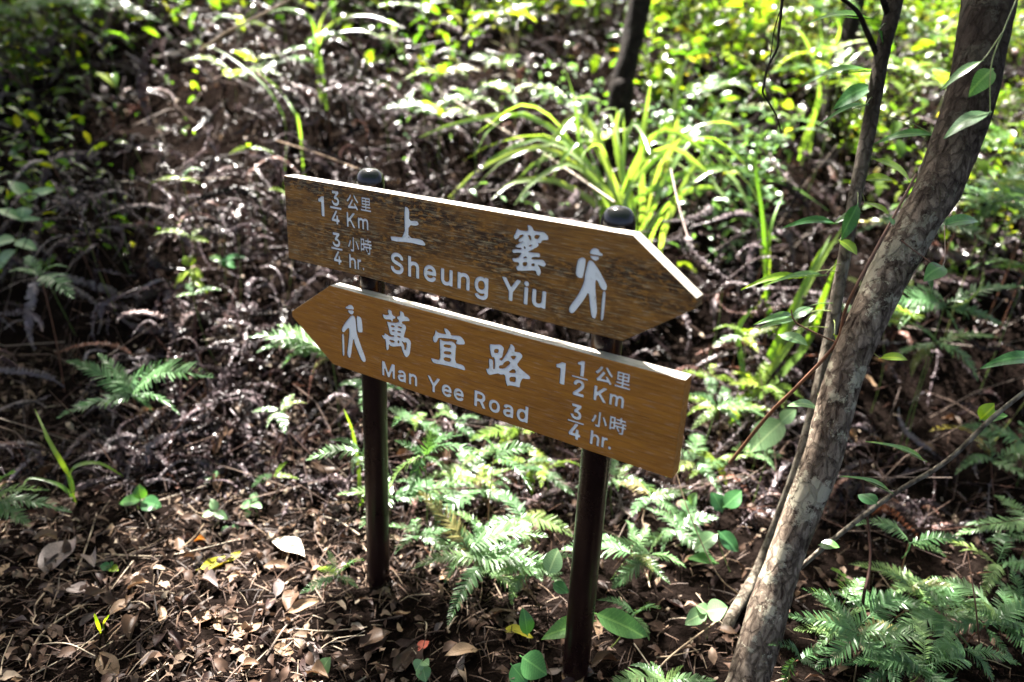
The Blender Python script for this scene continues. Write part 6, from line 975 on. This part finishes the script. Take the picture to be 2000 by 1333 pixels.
for u, v in [(930, 380), (1010, 350), (1090, 395), (870, 400), (1330, 470), (1400, 430), (1440, 500), (1150, 440), (990, 300), (1370, 330), (1290, 380), (1480, 390), (850, 330)]:
    p = gp(u, v)
    fern_auto(p[0], p[1], rng.uniform(0.1, 0.25), 5, rng.uniform(0.16, 0.26), 'sun bleached pale fern in the bright patch behind the upper board', 'ferns in the bright patch behind the sign', yellow=rng.random() < 0.3)
for u, v in [(1720, 380), (1780, 300), (1600, 300), (1550, 220), (1480, 200), (1700, 210), (1850, 250), (1880, 480), (1960, 560), (1560, 420), (1640, 330), (1400, 180), (1980, 200), (1760, 420), (1920, 640), (1700, 120), (1900, 100)]:
    p = gp(u, v)
    fern_auto(p[0], p[1], rng.uniform(0.15, 0.4), 5, rng.uniform(0.2, 0.32), 'yellow green backlit fern on the bank behind the sapling', 'backlit ferns behind the sapling', yellow=rng.random() < 0.75)
for u, v in [(1690, 1240), (1840, 1200), (1960, 1330), (1620, 1320), (1990, 1250)]:
    p = gp(u, v)
    fern_auto(p[0], p[1], rng.uniform(0.05, 0.12), 6, rng.uniform(0.13, 0.19), 'mid green fern in the bed right of the trunk base', 'ferns right of the trunk base')
for u, v in [(1950, 1000), (1985, 950), (1900, 1110), (1985, 1110)]:
    p = gp(u, v)
    fern_auto(p[0], p[1], rng.uniform(0.1, 0.25), 5, 0.2, 'dim fern in the dark hollow at the right edge', 'ferns in the dark hollow')
for u, v in [(640, 90), (730, 40), (820, 90), (900, 60), (1000, 70), (1090, 110), (1330, 110), (1420, 80), (1500, 130), (1150, 60), (560, 110), (1860, 60)]:
    p = gp(u, v)
    fern_auto(p[0], p[1], rng.uniform(0.2, 0.45), 6, rng.uniform(0.3, 0.42), 'large blurred fern at the top edge of the bank', 'large ferns along the top edge', yellow=rng.random() < 0.4)
for u, v in [(1770, 560), (1880, 520), (1960, 600), (1990, 500), (1830, 460), (1740, 640), (1990, 690)]:
    p = gp(u, v, 0.35)
    fern_auto(p[0], p[1], rng.uniform(0.15, 0.35), 6, rng.uniform(0.18, 0.28), 'overlapping green fern above the dark hollow right of the leaning trunk', 'ferns above the dark hollow')
for u, v in [(1640, 1290), (1760, 1330), (1990, 1130), (1930, 1280)]:
    p = gp(u, v)
    fern_auto(p[0], p[1], rng.uniform(0.08, 0.16), 6, rng.uniform(0.14, 0.2), 'deep green fern crowding the lower right corner', 'deep green ferns in the lower right corner')
for u, v in [(930, 1160), (1010, 1090), (1190, 1130), (880, 1010), (1320, 1060)]:
    p = gp(u, v)
    fern_auto(p[0], p[1], rng.uniform(0.05, 0.1), 6, rng.uniform(0.15, 0.2), 'broad fern sprawling on the ground around the right post', 'broad ferns around the right post')
for u, v in [(560, 260), (520, 300), (640, 270), (470, 320), (820, 190), (700, 160), (760, 110), (460, 200), (980, 200), (880, 120)]:
    p = gp(u, v)
    fern_auto(p[0], p[1], rng.uniform(0.1, 0.3), 4, rng.uniform(0.15, 0.25), 'small yellow green fern in the brown bank behind the left post', 'ferns on the brown bank', yellow=rng.random() < 0.7)
for u, v in [(760, 1010), (860, 1090), (1060, 1060), (1200, 1010), (1230, 1060), (790, 900), (880, 860), (920, 960), (1000, 920), (1080, 980), (860, 1010), (1090, 860), (980, 1010), (760, 830)]:
    p = gp(u, v)
    fern_auto(p[0], p[1], rng.uniform(0.06, 0.16), 5, rng.uniform(0.11, 0.17), 'green fern in the thicket below the lower board', 'ferns under the lower board', yellow=rng.random() < 0.3)
for u, v in [(1370, 830), (1440, 800), (1390, 900), (1480, 860), (1340, 980), (1460, 930)]:
    p = gp(u, v)
    fern_auto(p[0], p[1], rng.uniform(0.08, 0.2), 5, rng.uniform(0.12, 0.18), 'bright fern between the square board end and the leaning trunk', 'ferns by the board end', yellow=rng.random() < 0.5)
for u, v in [(500, 480), (380, 560), (430, 720), (560, 590), (380, 640)]:
    p = gp(u, v)
    fern_auto(p[0], p[1], rng.uniform(0.08, 0.2), 3, rng.uniform(0.08, 0.14), 'tiny green fern among the grey dead fronds left of the sign', 'tiny ferns among dead fronds', yellow=rng.random() < 0.5)

for k in range(34):
    u, v = rng.uniform(120, 560), rng.uniform(330, 780)
    bz = ('high on' if v < 460 else ('halfway up' if v < 620 else 'low on')) + (' the dark bank near the left edge' if u < 280 else (' the bank left of the sign' if u < 420 else ' the bank close beside the boards'))
    p = gp(u, v, 0.2)
    fern_auto(p[0], p[1], rng.uniform(0.0, 0.12), 5, rng.uniform(0.14, 0.26), 'curled grey dead fern ' + bz, 'grey dead ferns ' + bz, dead=True)
for k in range(24):
    u, v = (rng.uniform(420, 900), rng.uniform(90, 320)) if k < 14 else (rng.uniform(1380, 1560), rng.uniform(520, 780))
    p = gp(u, v, 0.2)
    fern_auto(p[0], p[1], rng.uniform(0.0, 0.15), 5, rng.uniform(0.16, 0.26), 'curled brown dead fern on the bank behind the left post' if k < 14 else 'curled brown dead fern between the arrow tip and the sapling', 'brown dead ferns behind the left post' if k < 14 else 'brown dead ferns by the arrow tip', dead=True)

# ------------------------------------------------------------------ broad leaved seedlings
def seedling(base_uv, leaves, label, mat=BROAD, kind=1, lift=0.0, stem=None, group=None):
    b = gp(*base_uv); dep = float((b - np.array([0, 0, CAMZ])) @ (-CM[:, 2])) + lift
    o = empty('seedling', b); tag(o, label, 'seedling', group)
    top = stem or leaves[0][0]
    stem_obj('stem', [b - UP * 0.01, (b + at(*top, dep)) / 2 + rng.normal(size=3) * 0.006, at(*top, dep)], 0.0018, 0.0013, STEMG, o, 8, 5)
    for l_ in leaves:
        leaf_px(o, l_[0], l_[1], dep, l_[2], l_[3] if len(l_) > 3 else mat, rng.uniform(-0.03, 0.02), kind)
    return o
seedling((20, 560), [((55, 390), (18, 352), 22), ((55, 390), (108, 372), 26), ((55, 388), (62, 372), 24, BROADY), ((40, 430), (-10, 408), 20), ((40, 430), (92, 436), 12), ((42, 425), (48, 405), 34, BROADP), ((30, 470), (-20, 480), 26), ((32, 472), (70, 490), 22), ((30, 490), (-5, 530), 30)], 'upright seedling with paired pale leaves at the left edge', BROADP, 1, -0.3, (57, 388))
seedling((1110, 1262), [((1158, 1214), (1056, 1246), 32), ((1165, 1200), (1264, 1248), 42), ((1030, 1240), (1022, 1186), 24), ((1072, 1120), (1092, 1072), 34, BROADP), ((1080, 1140), (1110, 1160), 22)], 'glossy broad leaved seedling wrapped round the foot of the right post', BROAD, 1, -0.12, (1158, 1210))
seedling((1045, 1345), [((1020, 1284), (1068, 1318), 46), ((1000, 1300), (1030, 1338), 34)], 'round dark green speckled leaf at the bottom edge between the posts', BROAD, 2, -0.02)
seedling((1385, 1250), [((1380, 1195), (1336, 1218), 26), ((1380, 1195), (1422, 1190), 36), ((1382, 1196), (1360, 1182), 20)], 'glossy three leaved seedling left of the trunk base', BROADP, 1)
seedling((1350, 1060), [((1345, 1020), (1318, 1006), 16), ((1345, 1020), (1378, 1004), 18), ((1345, 1000), (1330, 975), 18), ((1348, 985), (1362, 965), 20), ((1345, 1035), (1320, 1048), 16), ((1348, 1035), (1376, 1050), 18)], 'bushy little seedling right of the right post', BROADP, 1)
seedling((1430, 1120), [((1400, 1045), (1355, 1075), 28, BROADP), ((1405, 1040), (1440, 1080), 30), ((1410, 1000), (1390, 960), 30), ((1415, 990), (1450, 960), 28), ((1400, 1100), (1340, 1090), 20)], 'leafy seedling between the right post and the leaning trunk', BROAD, 1)
seedling((1465, 1000), [((1530, 822), (1466, 884), 46), ((1525, 825), (1555, 800), 26)], 'seedling with one big pale leaf hanging by the leaning trunk', BROADP, 2, -0.12, (1526, 824))
seedling((272, 1000), [((275, 978), (232, 984), 20), ((275, 976), (272, 946), 22), ((276, 980), (316, 990), 28)], 'three leaved seedling on the shaded leaf litter', BROAD, 2)
seedling((425, 1030), [((420, 1000), (395, 1010), 14), ((420, 1000), (445, 1015), 14), ((422, 998), (412, 975), 14), ((450, 1030), (430, 1042), 12), ((450, 1030), (470, 1035), 12)], 'tiny clustered seedling in the middle of the leaf litter', BROADP, 2)
seedling((495, 1010), [((492, 985), (470, 990), 16), ((492, 985), (512, 992), 14), ((493, 980), (500, 962), 16), ((490, 1000), (475, 1012), 14)], 'small pale seedling under the yellow green fern sprig', BROADP, 2)
seedling((625, 1320), [((628, 1312), (645, 1284), 26), ((626, 1316), (584, 1330), 30)], 'round leaved seedling on the bottom edge left of the left post', BROADP, 2)
seedling((815, 1330), [((825, 1290), (812, 1312), 22), ((825, 1300), (832, 1333), 24), ((826, 1292), (838, 1300), 16)], 'striped leaved seedling beside the red leaf', BROADP, 2)
seedling((405, 955), [((410, 935), (396, 945), 12), ((412, 932), (428, 925), 16), ((415, 940), (430, 950), 12)], 'tiny green sprout at the back of the leaf litter', BROADP, 2)
seedling((225, 1120), [((215, 1110), (195, 1105), 14), ((215, 1110), (232, 1115), 14, BROADY), ((216, 1108), (222, 1098), 12)], 'tiny yellow centred sprout in the lit litter', BROAD, 2)
seedling((370, 555), [((372, 520), (362, 500), 20, BROADY), ((372, 525), (395, 545), 16, BROADY), ((372, 530), (340, 560), 14), ((375, 510), (378, 498), 14, BROADY), ((372, 540), (405, 575), 12)], 'yellow green seedling on the dead fern bank left of the sign', BROADY, 1, -0.2)
seedling((455, 540), [((430, 512), (480, 505), 14), ((430, 512), (460, 525), 18), ((432, 510), (410, 500), 14)], 'narrow leaved seedling above the yellow green seedling', BROAD, 0, -0.2)

# ------------------------------------------------------------------ shrubs high on the bank
def shrub_meshes(seed, h, n, mat, leaf, wide):
    r = np.random.default_rng(seed); mb = MB(); tips = []
    for k in range(8):
        a = r.uniform(0, 6.283); rr = wide * r.uniform(0.3, 1)
        e = np.array([math.cos(a) * rr, math.sin(a) * rr, h * r.uniform(0.6, 1.05)])
        P = [np.zeros(3), e * np.array([0.3, 0.3, 0.55]) + r.normal(size=3) * 0.03, e]
        v, f = tube(smooth_path(P, 7), np.linspace(0.008, 0.003, 7), 5); mb.add(v, f, r.random()); tips.append(P)
    ste = mb.mesh('stems', STEMB)
    pos = []; 
    for k in range(n):
        P = tips[int(r.integers(8))]; t = r.uniform(0.35, 1.05); p = P[1] * (1 - t) + P[2] * t if t > 0.5 else P[1]
        pos.append(p + r.normal(size=3) * np.array([0.09, 0.09, 0.07]) * wide / 0.3)
    pos = np.array(pos); pos[:, 2] = np.maximum(pos[:, 2], 0.04)
    tpl = leaf_tpl(leaf[1], 0.15, 0.08, 0.02, rows=6, cols=3, seed=seed)
    M = mats_from(pos, r.random(n) * 6.283, r.normal(-0.15, 0.45, n), r.normal(0, 0.5, n), leaf[0] * r.uniform(0.6, 1.2, n))
    V, Fq, Rr = scatter([tpl], M, np.zeros(n, int), r.random(n))
    return ste, np_mesh('foliage', V, Fq, Rr, mat)
SHRUBY = leaf_mat('yellowing_shrub_leaf', [(0, (0.05, 0.11, 0.02)), (0.55, (0.09, 0.15, 0.022)), (0.9, (0.13, 0.17, 0.025)), (1, (0.22, 0.17, 0.03))], 0.48, 0.28, 0.5, (1.6, 1.6, 0.5))
SHR = [shrub_meshes(60, 0.75, 330, SHRUB, (0.07, 0.42), 0.34), shrub_meshes(61, 0.6, 380, SHRUBY, (0.05, 0.5), 0.36), shrub_meshes(62, 0.95, 420, SHRUB, (0.085, 0.34), 0.4), shrub_meshes(63, 0.5, 260, SHRUBY, (0.06, 0.4), 0.3), shrub_meshes(64, 0.7, 300, SHRUB, (0.06, 0.55), 0.34)]
def shrub(x, y, k, s, label, group):
    o = empty('shrub', ground(x, y), rng.uniform(0, 6.28)); o.scale = (s, s, s); tag(o, label, 'shrub', group)
    link('stems', SHR[k][0], o); link('foliage', SHR[k][1], o); return o
def row(pxs, ks, smin, smax, label, group):
    for u, v in pxs:
        p = gp(u, v); shrub(p[0], p[1], int(rng.choice(ks)), rng.uniform(smin, smax), label, group)
row([(40, 90), (140, 130), (230, 60), (-40, 160), (60, 200), (330, 50), (-160, 260), (-250, 120)], [0, 2, 4], 0.6, 0.95, 'dark leafy shrub at the top left corner', 'shrubs at the top left')
row([(560, 40), (680, 60), (780, 50), (860, 70), (960, 60), (1060, 50), (1130, 80), (1000, 110), (900, 20), (1160, 40), (620, 15), (750, 15)], [0, 1, 2, 3, 4], 0.6, 1.0, 'blurred green shrub along the top of the dead fern bank', 'shrubs along the top of the bank')
row([(1310, 60), (1390, 90), (1460, 60), (1540, 110), (1600, 70), (1700, 90), (1340, 140), (1430, 160), (1560, 180), (1500, 20), (1780, 140), (1860, 170), (1960, 150), (2080, 200), (2240, 260), (1660, 40), (1380, 20)], [1, 3, 1, 3, 0, 2], 0.6, 1.0, 'backlit yellow green shrub on the upper right bank', 'shrubs on the upper right bank')
row([(1680, 340), (1760, 230), (1840, 420), (1940, 300), (1620, 260)], [1, 3], 0.4, 0.6, 'low yellow green shrub behind the sapling', 'low shrubs behind the sapling')
for k in range(46):
    x, y = rng.uniform(-9, 9), rng.uniform(7.2, 14)
    shrub(x, y, int(rng.integers(5)), rng.uniform(1.0, 1.9), 'blurred leafy shrub far up the bank at the top of the picture', 'far shrubs')

# low green undergrowth that fills the upper bank (one uncountable mass)
def undergrowth(name, label, N, xr, yr, mat, size, hmax, seed, thresh):
    r = np.random.default_rng(seed)
    y = yr[0] + (yr[1] - yr[0]) * r.random(N) ** 1.2; u = xr[0] + (xr[1] - xr[0]) * r.random(N); x = u * y
    d = np.sin(x * 2.3 + seed) * np.sin(y * 2.1 + 0.7 * x) + 0.6 * np.sin(5.1 * x + 1) * np.sin(4.7 * y + seed) + r.normal(size=N) * 0.35
    k = d > thresh
    for o in TREES[1:3]: k &= ~((np.abs(x - o[0].location[0] * y / o[0].location[1]) < 0.13) & (y < o[0].location[1]))      # kept off the worn ground in front of the trunks
    x, y = x[k], y[k]; n = len(x)
    z = gz(x, y) + 0.05 + hmax * r.random(n)
    M = mats_from(np.stack([x, y, z], 1), r.random(n) * 6.283, r.normal(-0.2, 0.5, n), r.normal(0, 0.55, n), r.uniform(size[0], size[1], n))
    tp_ = [leaf_tpl(w_, 0.15, 0.08, 0.02, rows=6, cols=3, seed=seed + i) for i, w_ in enumerate((0.34, 0.5))]
    V, Fq, Rr = scatter(tp_, M, r.integers(0, 2, n), r.random(n))
    tag(link(name, np_mesh(name, V, Fq, Rr, mat)), label, 'undergrowth', kind='stuff')
undergrowth('undergrowth', 'glossy green undergrowth across the top of the bank', 7000, (-1.1, 1.1), (4.3, 8.5), SHRUB, (0.05, 0.13), 0.55, 71, 0.15)
undergrowth('undergrowth', 'yellow green backlit undergrowth on the upper right bank', 6500, (0.12, 1.1), (3.1, 8.0), SHRUBY, (0.045, 0.105), 0.55, 72, 0.05)
undergrowth('undergrowth', 'dark green undergrowth in the upper left corner', 3400, (-1.15, -0.42), (2.9, 6.5), SHRUB, (0.03, 0.075), 0.6, 73, 0.1)
undergrowth('undergrowth', 'pale sunlit small leaves in the bright patch behind the upper board', 2600, (-0.16, 0.34), (3.2, 4.6), BROADP, (0.03, 0.07), 0.3, 74, 0.2)

# ------------------------------------------------------------------ fallen leaves, each a thing
def fallen(uv_a, uv_b, colr, kind, label, group=None, tilt=0.0, wm=1.0):
    a = gp(*uv_a); b = gp(*uv_b); a[2] += 0.012; b[2] += 0.016
    o = link('fallen_leaf', FALL_M[(kind, colr)]); tag(o, label, 'leaf', group)
    L = np.linalg.norm(b - a); return frame(o, a, b, UP + np.array([tilt, -abs(tilt) * 0.3, 0]), L * wm)
fallen((535, 1062), (597, 1098), 'cream', 4, 'bright cream coloured fallen leaf in the sunlit litter left of the left post', wm=0.95)
fallen((392, 1118), (472, 1092), 'yellow', 1, 'curled yellow green fallen leaf in the sunlit litter', wm=0.8)
fallen((375, 1100), (440, 1120), 'grey', 3, 'pale grey leaf lying under the curled yellow green leaf')
fallen((90, 1130), (148, 1060), 'grey', 4, 'large flat grey leaf on the shaded litter', wm=1.1)
fallen((40, 1100), (85, 1050), 'brown', 3, 'brown leaf beside the large flat grey leaf')
fallen((376, 1220), (445, 1205), 'tan', 1, 'tan boat shaped leaf in the lower sunlit litter')
fallen((215, 1210), (262, 1180), 'tan', 4, 'broad tan leaf behind the tiny grass shoot', wm=1.1)
fallen((250, 1160), (298, 1150), 'tan', 2, 'striped tan leaf in the lit litter')
fallen((380, 1065), (406, 1068), 'orange', 2, 'small bright orange leaf scrap in the litter')
fallen((815, 1280), (838, 1262), 'red', 4, 'small red heart shaped leaf between the posts', wm=1.3)
fallen((982, 1238), (1040, 1258), 'yellow', 0, 'speckled yellow green leaf near the foot of the right post', wm=1.0)
fallen((770, 1320), (815, 1270), 'brown', 1, 'reddish brown folded leaf beside the red leaf')
fallen((1398, 1236), (1440, 1250), 'brown', 4, 'brown leaf resting against the foot of the sapling')
fallen((1440, 1225), (1418, 1252), 'dark', 1, 'dark curled leaf at the foot of the sapling')
fallen((0, 1135), (20, 1110), 'tan', 4, 'tan leaf cut off by the left edge')
fallen((390, 1140), (430, 1160), 'grey', 2, 'curled silvery leaf in the sunlit litter')
fallen((600, 960), (690, 985), 'tan', 3, 'long tan leaf at the back of the sunlit litter left of the left post')
for colr, n, lab in [('brown', 62, 'brown fallen leaf'), ('dark', 70, 'dark rotting fallen leaf'), ('grey', 28, 'pale grey fallen leaf'), ('tan', 26, 'tan fallen leaf')]:
    for k in range(n):
        u, v = rng.uniform(-60, 1400), rng.uniform(960, 1345)
        if rng.random() < 0.45: u, v = rng.uniform(-40, 720), rng.uniform(1010, 1340)
        elif k % 9 == 0: u, v = (742, 1180) if k % 2 else (1122, 1315); u += rng.normal() * 22; v += rng.normal() * 14
        a = gp(u, v); L = 0.022 + 0.07 * rng.random() ** 1.7; an = rng.uniform(0, 6.283)
        o = link('fallen_leaf', FALL_M[(int(rng.integers(5)), colr)]); zn = 'near the left edge of the litter' if u < 200 else ('in the litter well left of the left post' if u < 480 else ('in the litter just left of the left post' if u < 735 else ('in the litter between the posts' if u < 1120 else 'in the litter right of the right post')))
        zn += ', toward the bank' if v < 1110 else (', toward the path' if v > 1220 else '')
        tag(o, lab + ' ' + zn, 'leaf', lab + ' ' + zn)
        b = a + L * np.array([math.cos(an), math.sin(an), 0]); b[2] = float(gz(b[0], b[1])) + rng.uniform(0.008, 0.03); a[2] += rng.uniform(0.005, 0.014)
        frame(o, a, b, UP + rng.normal(size=3) * 0.3, L * rng.uniform(0.8, 1.2))
for k in range(40):     # larger dead leaves caught in the bank
    u, v = rng.uniform(100, 1950), rng.uniform(560, 960)
    bz = 'on the bank ' + ('left of the sign' if u < 560 else ('behind the boards' if u < 1340 else ('between boards and trunk' if u < 1620 else 'right of the leaning trunk'))) + (', higher up' if v < 740 else ', lower down')
    a = gp(u, v, 0.08); L = rng.uniform(0.04, 0.08); an = rng.uniform(0, 6.283); b = a + L * np.array([math.cos(an), math.sin(an), rng.normal() * 0.5])
    o = link('fallen_leaf', FALL_M[(int(rng.integers(5)), ('brown', 'tan', 'dark')[int(rng.integers(3))])]); tag(o, 'withered leaf caught in dead ferns ' + bz, 'leaf', 'withered leaves ' + bz)
    frame(o, a, b, UP + rng.normal(size=3) * 0.5)

# ------------------------------------------------------------------ twigs and sticks
def twig(pts, r0, r1, mat, label, group=None, name='twig'):
    o = empty(name, pts[0]); tag(o, label, 'twig', group)
    stem_obj('stick', pts, r0, r1, mat, o, 16, 6); return o
def twig_px(uvs, r0, label, mat=STEMB, group=None, lift=0.012):
    return twig([gp(u, v) + UP * lift for u, v in uvs], r0, r0 * 0.6, mat, label, group)
twig_px([(55, 1300), (90, 1240), (180, 1180)], 0.0035, 'bent grey twig at the lower left of the litter', STRAW)
twig_px([(150, 1130), (175, 1060), (190, 1010)], 0.0022, 'thin curved twig beside the large flat grey leaf', STRAW)
twig_px([(200, 1090), (330, 1092), (470, 1060)], 0.0022, 'long straight pine needle twig across the lit litter', STRAW)
twig_px([(310, 985), (420, 950), (490, 935)], 0.002, 'pale grass stem lying behind the three leaved seedling', STRAW)
twig_px([(520, 1290), (560, 1230), (600, 1200)], 0.003, 'forked dark stick at the lower middle of the litter')
twig_px([(420, 700), (480, 720), (560, 745)], 0.003, 'pale dry stem lying below the lower board tip', STRAW, lift=0.15)
twig_px([(400, 735), (470, 725), (540, 730)], 0.003, 'second pale dry stem below the lower board tip', STRAW, lift=0.14)
twig_px([(250, 470), (330, 465), (460, 460)], 0.003, 'level grey stem crossing the dead ferns beside the upper board', STRAW, lift=0.25)
twig([at(850, 175, 4.0), at(950, 235, 3.7), at(1060, 300, 3.3), at(1200, 395, 2.9)], 0.006, 0.004, STRAW, 'long dry stick sloping down behind the upper board')
twig([at(392, 100, 3.6), at(450, 60, 3.6), at(530, 20, 3.6), at(600, -20, 3.6)], 0.008, 0.005, STRAW, 'thick pale stalk rising at the top of the left bank')
twig([at(540, 275, 3.2), at(620, 300, 3.0), at(700, 330, 2.7)], 0.0035, 0.002, FALLEN['tan'], 'tan dry stalk pointing at the left post cap')
twig([gp(1240, 1390), gp(1290, 1330) + UP * 0.05, gp(1400, 1230) + UP * 0.03], 0.003, 0.002, STRAW, 'bare twig by the bottom edge right of the right post')
twig([gp(1450, 1180) + UP * 0.02, at(1400, 1120, 1.95), at(1345, 1000, 2.0), at(1320, 920, 2.05)], 0.002, 0.0015, STRAW, 'thin crooked stem standing right of the right post')
twig([gp(1690, 1270), at(1685, 1180, 1.8), at(1700, 1080, 1.85), at(1680, 900, 1.95)], 0.0045, 0.003, STEMB, 'thin curved dead stem standing right of the leaning trunk')
twig([gp(1915, 1280), at(1905, 1180, 1.7), at(1890, 1080, 1.75)], 0.002, 0.0015, STEMR, 'fine red stem standing in the dark hollow')
twig([at(1310, 330, 3.0), at(1325, 400, 2.8), at(1345, 470, 2.6)], 0.003, 0.002, STEMR, 'dark red stem behind the right post cap')
for k in range(70):
    u, v = rng.uniform(-40, 1420), rng.uniform(985, 1340); a = gp(u, v)
    tz = ('near the left edge of the litter' if u < 200 else ('in the litter well left of the left post' if u < 480 else ('in the litter just left of the left post' if u < 735 else ('in the litter between the posts' if u < 1120 else 'in the litter right of the right post')))) + (', toward the bank' if v < 1110 else (', toward the path' if v > 1220 else ''))
    an = rng.uniform(0, 6.283); L = rng.uniform(0.05, 0.2)
    q = a + L * 0.5 * np.array([math.cos(an), math.sin(an), 0]) + rng.normal(size=3) * 0.008; e = a + L * np.array([math.cos(an + 0.15), math.sin(an + 0.15), 0])
    pts = [ground(p[0], p[1], 0.012 + 0.012 * rng.random()) for p in (a, q, e)]
    twig(pts, rng.uniform(0.0012, 0.0026), 0.0008, STRAW if rng.random() < 0.5 else STEMB, 'thin dry twig ' + tz, 'twigs ' + tz)

# ------------------------------------------------------------------ tell apart the members of each small group
ORD = 'first second third fourth fifth sixth seventh eighth ninth tenth eleventh twelfth thirteenth fourteenth fifteenth sixteenth seventeenth eighteenth nineteenth twentieth'.split()
def number_groups(names):
    mem = {}
    for o in list(col.objects):
        if o.parent is None and o.get('group') in names: mem.setdefault(o['group'], []).append(o)
    for os_ in mem.values():
        def u_of(o):
            q = CM.T @ (np.array(o.location) - np.array([0, 0, CAMZ])); return q[0] / -q[2]
        os_.sort(key=u_of)
        for k, o in enumerate(os_):
            if len(os_) > 1: o['label'] = o['label'] + ', ' + (ORD[k] + ' from the left' if k < len(os_) - 1 else 'farthest right')
number_groups(['ferns above the dark hollow', 'deep green ferns in the lower right corner', 'large ferns along the top edge', 'broad ferns around the right post', 'ferns on the upper left bank', 'ferns in the bright patch behind the sign', 'backlit ferns behind the sapling', 'ferns in the dark hollow', 'ferns on the brown bank', 'ferns under the lower board', 'ferns by the board end',
               'tiny ferns among dead fronds', 'brown dead ferns behind the left post', 'brown dead ferns by the arrow tip', 'ferns right of the trunk base', 'shrubs at the top left', 'shrubs along the top of the bank', 'shrubs on the upper right bank', 'low shrubs behind the sapling'])
